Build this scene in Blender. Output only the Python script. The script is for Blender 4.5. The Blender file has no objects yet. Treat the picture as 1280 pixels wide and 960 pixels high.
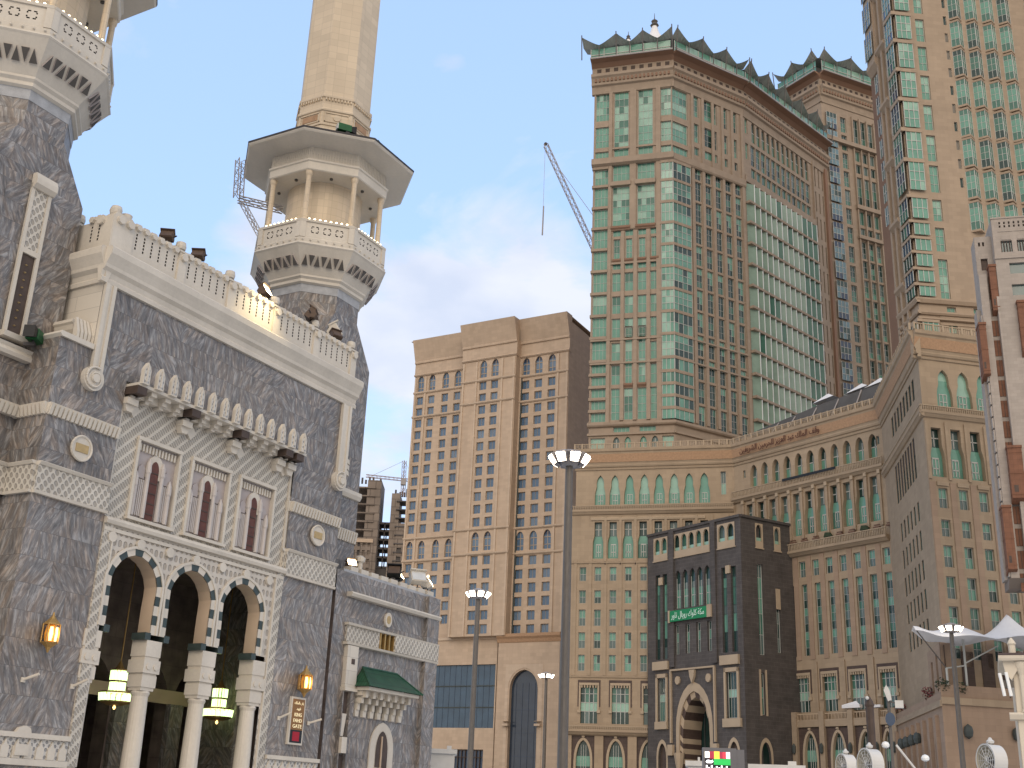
import bpy, math, random
from mathutils import Vector, Matrix
from mathutils.geometry import delaunay_2d_cdt
R_ = math.radians
sc = bpy.context.scene
COL = sc.collection
rnd = random.Random(7)

# ---------------------------------------------------------------- camera
TH, RO, FPX = R_(20.085), R_(2.3975), 1456.7
fw = Vector((0, math.cos(TH), math.sin(TH)))
r0 = Vector((1, 0, 0)); u0 = Vector((0, -math.sin(TH), math.cos(TH)))
rt = r0*math.cos(RO) + u0*math.sin(RO); up = u0*math.cos(RO) - r0*math.sin(RO)
CAM = Vector((0, 0, 1.6))
cd = bpy.data.cameras.new('camera'); cam = bpy.data.objects.new('camera', cd); COL.objects.link(cam)
mw = Matrix((rt, up, -fw)).transposed().to_4x4(); mw.translation = CAM; cam.matrix_world = mw
cd.sensor_width = 36; cd.lens = FPX/1280*36; cd.clip_start = 0.5; cd.clip_end = 20000
sc.camera = cam

# ---------------------------------------------------------------- light, sky, exposure
SUN_AZ, SUN_EL = 183, 30
sl = bpy.data.lights.new('sun', 'SUN'); sl.energy = .6; sl.angle = R_(35); sl.color = (1, .87, .72)
so = bpy.data.objects.new('sun', sl); COL.objects.link(so)
sd = Vector((math.sin(R_(SUN_AZ))*math.cos(R_(SUN_EL)), math.cos(R_(SUN_AZ))*math.cos(R_(SUN_EL)), math.sin(R_(SUN_EL))))
so.rotation_euler = sd.to_track_quat('Z', 'Y').to_euler()
W = bpy.data.worlds.new('World'); sc.world = W; W.use_nodes = True
nt = W.node_tree; nt.nodes.clear()
def wn(t, **k):
    n = nt.nodes.new(t)
    for a, b in k.items(): setattr(n, a, b)
    return n
def wl(a, b): nt.links.new(a, b)
def wmath(op, a, b=None, c=None, clamp=False):
    n = wn('ShaderNodeMath', operation=op, use_clamp=clamp)
    for i, x in enumerate((a, b, c)):
        if x is None: continue
        if isinstance(x, (int, float)): n.inputs[i].default_value = x
        else: wl(x, n.inputs[i])
    return n.outputs[0]
sky = wn('ShaderNodeTexSky', sky_type='NISHITA', sun_disc=False, sun_elevation=R_(SUN_EL), sun_rotation=R_(SUN_AZ), air_density=1.0, dust_density=1.4, ozone_density=1.6)
tc = wn('ShaderNodeTexCoord'); sep = wn('ShaderNodeSeparateXYZ'); wl(tc.outputs['Generated'], sep.inputs[0])
dx, dy, dz = sep.outputs
den = wmath('ADD', wmath('MAXIMUM', dz, 0.0), 0.22)
comb = wn('ShaderNodeCombineXYZ'); wl(wmath('DIVIDE', dx, den), comb.inputs[0]); wl(wmath('DIVIDE', dy, den), comb.inputs[1])
n1 = wn('ShaderNodeTexNoise'); n1.inputs['Scale'].default_value = 2.6; n1.inputs['Detail'].default_value = 9; n1.inputs['Roughness'].default_value = .58; n1.inputs['Distortion'].default_value = .35
wl(comb.outputs[0], n1.inputs['Vector'])
def blob(az, el, sa, sb, amp):
    # soft mass of cloud in a direction of the sky (azimuth, elevation, half widths in degrees)
    a, e = R_(az), R_(el)
    c = Vector((math.sin(a)*math.cos(e), math.cos(a)*math.cos(e), math.sin(e)))
    t = Vector((math.cos(a), -math.sin(a), 0)); v = c.cross(t)*-1
    def dotn(q):
        n = wn('ShaderNodeVectorMath', operation='DOT_PRODUCT'); wl(tc.outputs['Generated'], n.inputs[0]); n.inputs[1].default_value = q; return n.outputs['Value']
    x = wmath('DIVIDE', dotn(t), math.sin(R_(sa))); y = wmath('DIVIDE', wmath('SUBTRACT', dotn(v), 0), math.sin(R_(sb)))
    f = wmath('GREATER_THAN', dotn(c), 0)
    r2 = wmath('ADD', wmath('MULTIPLY', x, x), wmath('MULTIPLY', y, y))
    return wmath('MULTIPLY', f, wmath('MULTIPLY', wmath('SUBTRACT', 1.0, r2, clamp=True), amp))
CLOUDS = [(-4, 24, 13, 6, .34), (-13, 26.5, 4, 3.2, .30), (-4.6, 35.3, 1.6, .9, .24), (-9.7, 36.8, 1.4, 2.0, .22), (1, 20, 10, 8, .22),
          (15, 34, 6, 4, .16), (-5, 14, 12, 8, .26), (-18, 33.5, 6, 2.0, .10), (3, 29, 6, 4, .12)]
tot = None
for b_ in CLOUDS:
    q = blob(*b_); tot = q if tot is None else wmath('ADD', tot, q)
dens = wmath('ADD', wmath('MULTIPLY', wmath('SUBTRACT', n1.outputs['Fac'], .60), 1.6), tot)
mask = wmath('MULTIPLY', dens, 4.2, clamp=True)
mask = wmath('MULTIPLY', mask, .86)
mr = wn('ShaderNodeMapRange'); mr.inputs['From Min'].default_value = 0.0; mr.inputs['From Max'].default_value = .42; mr.inputs['To Min'].default_value = .55; mr.inputs['To Max'].default_value = 0.0
wl(dz, mr.inputs['Value'])
mask = wmath('MAXIMUM', mask, mr.outputs[0])
skyc = wn('ShaderNodeMix', data_type='RGBA', blend_type='MULTIPLY'); skyc.inputs['Factor'].default_value = 1
wl(sky.outputs[0], skyc.inputs['A']); skyc.inputs['B'].default_value = (1.35, 1.25, 1.2, 1)
mix = wn('ShaderNodeMix', data_type='RGBA'); wl(mask, mix.inputs['Factor']); n2 = wn('ShaderNodeTexNoise'); n2.inputs['Scale'].default_value = 5.5; n2.inputs['Detail'].default_value = 7; wl(comb.outputs[0], n2.inputs['Vector'])
cc_ = wn('ShaderNodeMix', data_type='RGBA'); cr_ = wn('ShaderNodeMapRange'); cr_.inputs['From Min'].default_value = .36; cr_.inputs['From Max'].default_value = .64; wl(n2.outputs['Fac'], cr_.inputs['Value']); wl(cr_.outputs[0], cc_.inputs['Factor']); cc_.inputs['A'].default_value = (3.35, 3.6, 4.25, 1); cc_.inputs['B'].default_value = (4.3, 4.35, 4.7, 1); wl(cc_.outputs['Result'], mix.inputs['B'])
mrb = wn('ShaderNodeMapRange'); mrb.interpolation_type = 'SMOOTHSTEP'; mrb.inputs['From Min'].default_value = .15; mrb.inputs['From Max'].default_value = -.65; mrb.inputs['To Max'].default_value = .85; wl(dy, mrb.inputs['Value'])
veil = wn('ShaderNodeMix', data_type='RGBA'); veil.inputs['Factor'].default_value = .6; wl(skyc.outputs['Result'], veil.inputs['A']); veil.inputs['B'].default_value = (2.75, 4.0, 6.2, 1); wl(veil.outputs['Result'], mix.inputs['A'])
bg = wn('ShaderNodeBackground'); bg.inputs['Strength'].default_value = .15; fill_glow = wn('ShaderNodeMix', data_type='RGBA'); wl(mrb.outputs[0], fill_glow.inputs['Factor']); wl(mix.outputs['Result'], fill_glow.inputs['A']); fill_glow.inputs['B'].default_value = (6.0, 5.35, 4.65, 1); wl(fill_glow.outputs['Result'], bg.inputs['Color'])  # warm glow added to the unseen sky behind the camera as fill light
wo = wn('ShaderNodeOutputWorld'); wl(bg.outputs[0], wo.inputs[0])
sc.view_settings.view_transform = 'Standard'; sc.view_settings.look = 'None'; sc.view_settings.gamma = 1; sc.view_settings.use_curve_mapping = False
sc.view_settings.exposure = 0.54
sc.cycles.max_bounces = 5; sc.cycles.diffuse_bounces = 3; sc.cycles.glossy_bounces = 2; sc.cycles.caustics_reflective = False; sc.cycles.caustics_refractive = False

# ---------------------------------------------------------------- materials
MATS = {}
def mat(name, col, rough=.8, var=.12, nscale=.6, bump=0.0, joint=None, jcol=.8, metal=0, emit=0, spec=.3, fine=0.0, stain=0.0):
    """stone, metal, cloth: base colour with soft variation; joint=(w,h) draws masonry joints in metres along the surface"""
    m = bpy.data.materials.new(name); m.use_nodes = True; t = m.node_tree; N = t.nodes; L = t.links.new
    b = N['Principled BSDF']; b.inputs['Roughness'].default_value = rough; b.inputs['Metallic'].default_value = metal
    b.inputs['Specular IOR Level'].default_value = spec
    uv = N.new('ShaderNodeUVMap'); uv.uv_map = 'UVMap'
    out = None
    rgb = N.new('ShaderNodeRGB'); rgb.outputs[0].default_value = (*col, 1); out = rgb.outputs[0]
    def mul(fac_socket, lo, hi, out):
        r = N.new('ShaderNodeMapRange'); r.inputs['To Min'].default_value = lo; r.inputs['To Max'].default_value = hi; r.inputs['From Min'].default_value = .25; r.inputs['From Max'].default_value = .75; L(fac_socket, r.inputs['Value'])
        x = N.new('ShaderNodeMix'); x.data_type = 'RGBA'; x.blend_type = 'MULTIPLY'; x.inputs['Factor'].default_value = 1
        L(out, x.inputs['A']); L(r.outputs[0], x.inputs['B']); return x.outputs['Result']
    if var:
        n = N.new('ShaderNodeTexNoise'); n.inputs['Scale'].default_value = nscale; n.inputs['Detail'].default_value = 6; L(uv.outputs[0], n.inputs['Vector'])
        out = mul(n.outputs['Fac'], 1-var, 1+var, out)
    if fine:
        n = N.new('ShaderNodeTexNoise'); n.inputs['Scale'].default_value = nscale*14; n.inputs['Detail'].default_value = 4; L(uv.outputs[0], n.inputs['Vector'])
        out = mul(n.outputs['Fac'], 1-fine, 1+fine, out)
    if stain:
        mp = N.new('ShaderNodeMapping'); mp.inputs['Scale'].default_value = (.9, .07, 1); L(uv.outputs[0], mp.inputs[0])
        n = N.new('ShaderNodeTexNoise'); n.inputs['Scale'].default_value = 1.0; n.inputs['Detail'].default_value = 5; L(mp.outputs[0], n.inputs['Vector'])
        out = mul(n.outputs['Fac'], 1-stain, 1+stain*.5, out)
    if joint:
        br = N.new('ShaderNodeTexBrick'); br.inputs['Scale'].default_value = 1; br.inputs['Brick Width'].default_value = joint[0]; br.inputs['Row Height'].default_value = joint[1]
        br.inputs['Mortar Size'].default_value = joint[2] if len(joint) > 2 else .018; br.offset = joint[3] if len(joint) > 3 else .5; br.inputs['Mortar Smooth'].default_value = .3
        br.inputs['Color1'].default_value = (1.05, 1.05, 1.05, 1); br.inputs['Color2'].default_value = (.93, .93, .93, 1); br.inputs['Mortar'].default_value = (jcol, jcol, jcol, 1)
        L(uv.outputs[0], br.inputs['Vector'])
        x = N.new('ShaderNodeMix'); x.data_type = 'RGBA'; x.blend_type = 'MULTIPLY'; x.inputs['Factor'].default_value = 1
        L(out, x.inputs['A']); L(br.outputs['Color'], x.inputs['B']); out = x.outputs['Result']
    L(out, b.inputs['Base Color'])
    if bump:
        n = N.new('ShaderNodeTexNoise'); n.inputs['Scale'].default_value = nscale*20; n.inputs['Detail'].default_value = 5; L(uv.outputs[0], n.inputs['Vector'])
        bp = N.new('ShaderNodeBump'); bp.inputs['Strength'].default_value = bump; bp.inputs['Distance'].default_value = .05; L(n.outputs['Fac'], bp.inputs['Height']); L(bp.outputs[0], b.inputs['Normal'])
    if emit:
        b.inputs['Emission Color'].default_value = (*col, 1); b.inputs['Emission Strength'].default_value = emit
    MATS[name] = m; return m
def glass(name, col, rough=.08, spec=.5, var=.2):
    """back-painted or tinted pane: coloured body under a glossy skin, with a little tone change from pane to pane"""
    m = mat(name, col, rough, var, .35, spec=spec)
    return m
def marble(name, c_lo, c_mid, c_hi, tile=(1.3, .75), veins=1.0, bumps=.25):
    m = bpy.data.materials.new(name); m.use_nodes = True; t = m.node_tree; N = t.nodes; L = t.links.new
    b = N['Principled BSDF']; b.inputs['Roughness'].default_value = .42; b.inputs['Specular IOR Level'].default_value = .35
    uv = N.new('ShaderNodeUVMap'); uv.uv_map = 'UVMap'
    br = N.new('ShaderNodeTexBrick'); br.inputs['Scale'].default_value = 1; br.inputs['Brick Width'].default_value = tile[0]; br.inputs['Row Height'].default_value = tile[1]; br.inputs['Mortar Size'].default_value = .008
    br.inputs['Color1'].default_value = (0, 0, 0, 1); br.inputs['Color2'].default_value = (1, 1, 1, 1); br.inputs['Mortar'].default_value = (.5, .5, .5, 1); L(uv.outputs[0], br.inputs['Vector'])
    rgb = N.new('ShaderNodeSeparateColor'); L(br.outputs['Color'], rgb.inputs[0])
    ang = N.new('ShaderNodeMath'); ang.operation = 'MULTIPLY_ADD'; ang.inputs[1].default_value = 1.7; ang.inputs[2].default_value = -.8; L(rgb.outputs[0], ang.inputs[0])
    rot = N.new('ShaderNodeVectorRotate'); rot.rotation_type = 'Z_AXIS'; L(uv.outputs[0], rot.inputs['Vector']); L(ang.outputs[0], rot.inputs['Angle'])
    off = N.new('ShaderNodeVectorMath'); off.operation = 'MULTIPLY_ADD'; off.inputs[1].default_value = (6.2, 1.25, 1); L(rot.outputs[0], off.inputs[0])
    cx = N.new('ShaderNodeCombineXYZ'); sm = N.new('ShaderNodeMath'); sm.operation = 'MULTIPLY'; sm.inputs[1].default_value = 37; L(rgb.outputs[0], sm.inputs[0]); L(sm.outputs[0], cx.inputs[2]); L(cx.outputs[0], off.inputs[2])
    n1 = N.new('ShaderNodeTexNoise'); n1.inputs['Scale'].default_value = 1.25; n1.inputs['Detail'].default_value = 8; n1.inputs['Roughness'].default_value = .68; n1.inputs['Distortion'].default_value = .55*veins; L(off.outputs[0], n1.inputs['Vector'])
    n2 = N.new('ShaderNodeTexNoise'); n2.inputs['Scale'].default_value = .45; n2.inputs['Detail'].default_value = 4; L(uv.outputs[0], n2.inputs['Vector'])
    cr = N.new('ShaderNodeValToRGB'); e = cr.color_ramp.elements; e[0].position = .34; e[0].color = (*c_lo, 1); e[1].position = .66; e[1].color = (*c_hi, 1)
    x = cr.color_ramp.elements.new(.5); x.color = (*c_mid, 1); L(n1.outputs['Fac'], cr.inputs[0])
    r = N.new('ShaderNodeMapRange'); r.inputs['From Min'].default_value = .3; r.inputs['From Max'].default_value = .7; r.inputs['To Min'].default_value = .78; r.inputs['To Max'].default_value = 1.16; L(n2.outputs['Fac'], r.inputs['Value'])
    n3 = N.new('ShaderNodeTexNoise'); n3.inputs['Scale'].default_value = .9; n3.inputs['Detail'].default_value = 6; L(off.outputs[0], n3.inputs['Vector'])
    tr = N.new('ShaderNodeValToRGB'); te = tr.color_ramp.elements; te[0].position = .42; te[0].color = (.95, 1.0, 1.05, 1); te[1].position = .66; te[1].color = (1.10, 1.0, .90, 1); L(n3.outputs['Fac'], tr.inputs[0])
    mt = N.new('ShaderNodeMix'); mt.data_type = 'RGBA'; mt.blend_type = 'MULTIPLY'; mt.inputs['Factor'].default_value = 1; L(cr.outputs[0], mt.inputs['A']); L(tr.outputs[0], mt.inputs['B'])
    mx = N.new('ShaderNodeMix'); mx.data_type = 'RGBA'; mx.blend_type = 'MULTIPLY'; mx.inputs['Factor'].default_value = 1; L(mt.outputs['Result'], mx.inputs['A']); L(r.outputs[0], mx.inputs['B'])
    j = N.new('ShaderNodeMapRange'); j.inputs['To Min'].default_value = 1; j.inputs['To Max'].default_value = .6; L(br.outputs['Fac'], j.inputs['Value'])
    my = N.new('ShaderNodeMix'); my.data_type = 'RGBA'; my.blend_type = 'MULTIPLY'; my.inputs['Factor'].default_value = 1; L(mx.outputs['Result'], my.inputs['A']); L(j.outputs[0], my.inputs['B'])
    L(my.outputs['Result'], b.inputs['Base Color'])
    MATS[name] = m; return m
def carved(name, col, dark, su, sv, diag, lo=.42, hi=.58, rough=.75):
    """carved stone screen: a repeating pierced pattern, cut back with bump, the shade of the holes put into the colour"""
    m = bpy.data.materials.new(name); m.use_nodes = True; t = m.node_tree; N = t.nodes; L = t.links.new
    b = N['Principled BSDF']; b.inputs['Roughness'].default_value = rough; b.inputs['Specular IOR Level'].default_value = .25
    uv = N.new('ShaderNodeUVMap'); uv.uv_map = 'UVMap'; sp = N.new('ShaderNodeSeparateXYZ'); L(uv.outputs[0], sp.inputs[0])
    def mm(op, a, bb=None):
        n = N.new('ShaderNodeMath'); n.operation = op
        for i, x in enumerate((a, bb)):
            if x is None: continue
            if isinstance(x, (int, float)): n.inputs[i].default_value = x
            else: L(x, n.inputs[i])
        return n.outputs[0]
    a, c = sp.outputs[0], sp.outputs[1]
    if diag:
        a, c = mm('ADD', sp.outputs[0], mm('MULTIPLY', sp.outputs[1], diag)), mm('SUBTRACT', sp.outputs[0], mm('MULTIPLY', sp.outputs[1], diag))
    fa = mm('ABSOLUTE', mm('SINE', mm('MULTIPLY', a, math.pi/su))); fc = mm('ABSOLUTE', mm('SINE', mm('MULTIPLY', c, math.pi/sv)))
    h = mm('MULTIPLY', fa, fc)
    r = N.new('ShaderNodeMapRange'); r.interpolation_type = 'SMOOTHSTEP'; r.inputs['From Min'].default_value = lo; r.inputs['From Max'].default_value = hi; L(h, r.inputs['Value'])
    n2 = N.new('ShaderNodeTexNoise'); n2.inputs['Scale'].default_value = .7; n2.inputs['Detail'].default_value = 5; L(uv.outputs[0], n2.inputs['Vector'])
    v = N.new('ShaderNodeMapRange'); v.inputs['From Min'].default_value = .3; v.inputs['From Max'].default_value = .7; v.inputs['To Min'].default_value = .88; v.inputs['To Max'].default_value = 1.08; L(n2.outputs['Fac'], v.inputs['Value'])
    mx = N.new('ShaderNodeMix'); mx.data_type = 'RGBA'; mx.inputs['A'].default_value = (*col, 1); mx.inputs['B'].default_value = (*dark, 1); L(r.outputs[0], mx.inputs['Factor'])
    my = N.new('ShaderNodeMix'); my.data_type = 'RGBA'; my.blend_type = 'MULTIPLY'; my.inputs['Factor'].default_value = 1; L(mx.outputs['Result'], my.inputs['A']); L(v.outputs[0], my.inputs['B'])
    L(my.outputs['Result'], b.inputs['Base Color'])
    bp = N.new('ShaderNodeBump'); bp.invert = True; bp.inputs['Strength'].default_value = .9; bp.inputs['Distance'].default_value = .06; L(r.outputs[0], bp.inputs['Height']); L(bp.outputs[0], b.inputs['Normal'])
    MATS[name] = m; return m

WHITE = (.60, .54, .45)
mat('white_stone', WHITE, .7, .08, .5, bump=.12, stain=.10, fine=.04)
mat('white_block', WHITE, .7, .08, .5, bump=.12, joint=(3.0, .62, .012), jcol=.72, stain=.08)
mat('shaft_stone', (.60, .49, .355), .75, .06, .4, joint=(.62, .42, .010, 0), jcol=.78, stain=.06)
mat('mauve_stone', (.40, .35, .33), .8, .12, 1.2)
mat('mauve_light', (.50, .45, .41), .75, .1, 1.5)
mat('grey_trim', (.36, .36, .36), .6, .2, 2.5, fine=.15)
marble('grey_marble', (.105, .092, .083), (.195, .174, .157), (.40, .362, .325))
marble('grey_marble_low', (.115, .102, .092), (.205, .183, .166), (.41, .372, .335), tile=(1.5, .9), veins=1.3)
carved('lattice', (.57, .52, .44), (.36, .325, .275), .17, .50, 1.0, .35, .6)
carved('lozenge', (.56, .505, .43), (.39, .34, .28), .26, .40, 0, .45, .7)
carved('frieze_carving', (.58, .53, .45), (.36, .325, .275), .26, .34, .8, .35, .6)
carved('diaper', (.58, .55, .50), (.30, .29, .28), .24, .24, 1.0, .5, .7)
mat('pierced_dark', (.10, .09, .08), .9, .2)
mat('dark_brown', (.075, .052, .04), .6, .3, 2)
mat('shutter_wood', (.11, .04, .025), .5, .25, 4)
mat('green_marble', (.045, .06, .055), .35, .3, 3)
mat('soffit_stone', (.50, .38, .27), .8, .1, 1)
mat('brass', (.42, .26, .09), .4, .2, 4, metal=.6)
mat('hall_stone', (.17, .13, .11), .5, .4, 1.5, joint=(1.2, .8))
mat('gold_plaque', (.42, .30, .14), .5, .15, 5)
mat('sign_brown', (.24, .12, .04), .5, .1, 4)
mat('sign_text', (.80, .68, .42), .6, .0, emit=.3)
mat('led_red', (.3, .01, .02), .5, .0, emit=.12)
mat('black_case', (.012, .012, .012), .4, .2, 3)
mat('dark_metal', (.055, .05, .05), .5, .2, 3, metal=.4)
mat('floodlight_glass', (.55, .55, .53), .15, .1, 3, spec=.6)
mat('floodlight_brown', (.10, .065, .045), .6, .2, 3)
mat('lit_bulb', (1, .83, .52), .5, .0, emit=5)
mat('lit_warm', (1, .62, .22), .5, .0, emit=2.4)
mat('amber_glass', (.50, .20, .03), .3, .3, 6, emit=.35)
mat('lamp_lens', (1, .86, .68), .5, .0, emit=9)
mat('flood_lens', (1, .82, .52), .5, .0, emit=9)
mat('chandelier_glass', (.75, 1, .45), .3, .0, emit=1.3)
mat('green_case', (.02, .10, .035), .45, .2, 4)
mat('green_tile', (.022, .075, .038), .45, .25, 2, joint=(.16, .5, .02, 0), jcol=.5)
mat('pole_grey', (.13, .115, .10), .5, .15, 1.5, metal=.2)
mat('hotel_stone', (.50, .38, .275), .85, .07, .12, joint=(1.6, .8, .02), jcol=.90, stain=.07)
mat('hotel_stone_light', (.54, .42, .31), .85, .06, .12, joint=(1.6, .8, .02), jcol=.92, stain=.05)
mat('podium_stone', (.355, .268, .182), .85, .08, .10, joint=(1.6, .8, .02), jcol=.88, stain=.08)
mat('podium_stone_red', (.335, .237, .166), .85, .08, .12, joint=(1.6, .8, .02), jcol=.88, stain=.08)
mat('tower_stone', (.345, .267, .198), .85, .07, .10, joint=(1.6, .8, .02), jcol=.9, stain=.08)
mat('tower_stone_dark', (.25, .15, .10), .85, .1, .2)
mat('right_tower_stone', (.37, .282, .202), .85, .07, .10, joint=(1.6, .8, .02), jcol=.9, stain=.06)
mat('granite_dark', (.075, .065, .059), .7, .25, .5, joint=(1.4, .7, .03), jcol=1.5, fine=.12)
mat('granite_brown', (.075, .05, .04), .6, .2, .6, joint=(1.0, .6, .03), jcol=1.3)
mat('trim_beige', (.40, .31, .215), .85, .08, .4)
mat('carved_band', (.40, .25, .15), .9, .15, 2.5, bump=.4)
mat('frame_white', (.46, .46, .42), .5, .05)
mat('frame_beige', (.45, .34, .23), .6, .05)
mat('frame_dark', (.06, .07, .065), .5, .1)
glass('green_glass', (.135, .30, .225)); glass('green_glass_pale', (.26, .42, .33)); glass('green_glass_mid', (.065, .16, .12)); glass('green_glass_dark', (.022, .05, .043))
glass('grey_glass', (.10, .145, .135)); glass('blue_glass', (.085, .145, .225)); glass('blue_glass_pale', (.13, .19, .265)); glass('blue_glass_dark', (.03, .05, .09)); glass('atrium_glass', (.045, .085, .13)); glass('arch_glass', (.035, .05, .075))
glass('fin_glass', (.25, .34, .275)); glass('curtain', (.20, .175, .14)); glass('bay_blue_glass', (.12, .20, .23))
mat('canopy_fabric', (.33, .36, .335), .8, .15, .5)
mat('awning_cloth', (.085, .08, .075), .85, .15, .5)
mat('tent_white', (.78, .76, .74), .7, .05, .3)
mat('pale_block', (.38, .325, .275), .85, .08, .5, joint=(.8, .4, .012), jcol=.85, stain=.08)
mat('rust_wood', (.19, .085, .048), .7, .2, 1.2, joint=(.5, .6, .02, 0), jcol=.75)
mat('concrete', (.23, .185, .15), .9, .2, .15, joint=(4, 3.2, .2), jcol=.6)
mat('concrete_dark', (.10, .09, .085), .9, .25, .15)
mat('crane_red', (.30, .21, .18), .6, .1); mat('crane_grey', (.33, .30, .285), .6, .1)
mat('fan_white', (.60, .58, .54), .45, .06, 2)
mat('fan_inside', (.42, .38, .29), .6, .1, 2)
mat('kiosk_stone', (.64, .56, .44), .75, .08, .8, bump=.1)
mat('tube_white', (.85, .85, .82), .4, .0)
mat('plaza_marble', (.62, .60, .57), .35, .07, .3, joint=(1.2, 1.2, .012, 0), jcol=.8)
mat('desert_ground', (.36, .30, .23), .95, .2, .02)
mat('sign_green', (.012, .20, .075), .5, .08, 2); mat('text_white', (.62, .78, .68), .6, .0)
mat('text_brown', (.10, .04, .025), .7, .0); mat('text_dark', (.16, .09, .06), .7, .0)
mat('sign_blue', (.06, .085, .13), .5, .1)
for n_, c_, e_ in (('led_cream', (1, .93, .75), 1.1), ('led_maroon', (.35, .03, .06), .5), ('led_orange', (1, .50, .06), .9), ('led_green', (.02, .36, .07), .8), ('led_white', (1, .95, .97), 1.2), ('led_crimson', (.62, .05, .07), .6), ('led_black', (.01, .01, .015), .1)):
    mat(n_, c_, .5, 0, emit=e_)
mat('housing_grey', (.15, .145, .15), .5, .1)
mat('plant_red', (.20, .035, .04), .8, .3, 3); mat('plant_green', (.035, .05, .025), .8, .3, 3)

# ---------------------------------------------------------------- frames and mesh builder
class Fac:
    """a wall's own axes: u along it, v up, w outwards"""
    def __init__(s, o, az=None, u=None, v=None):
        s.o = Vector((o[0], o[1], o[2] if len(o) > 2 else 0))
        s.az = az
        if u is None:
            a = R_(az); s.u = Vector((math.sin(a), math.cos(a), 0)); s.v = Vector((0, 0, 1))
        else: s.u = Vector(u).normalized(); s.v = Vector(v).normalized()
        s.n = s.u.cross(s.v)
    def P(s, u, v=0, w=0): return s.o + s.u*u + s.v*v + s.n*w
    def sub(s, u, az, w=0): return Fac(s.P(u, 0, w), az)
LOCAL = Fac((0, 0, 0), u=(1, 0, 0), v=(0, 0, 1))
XY = LOCAL
def hub(x, y, z=0, az=90): return Fac((x, y, z), az)

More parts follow.
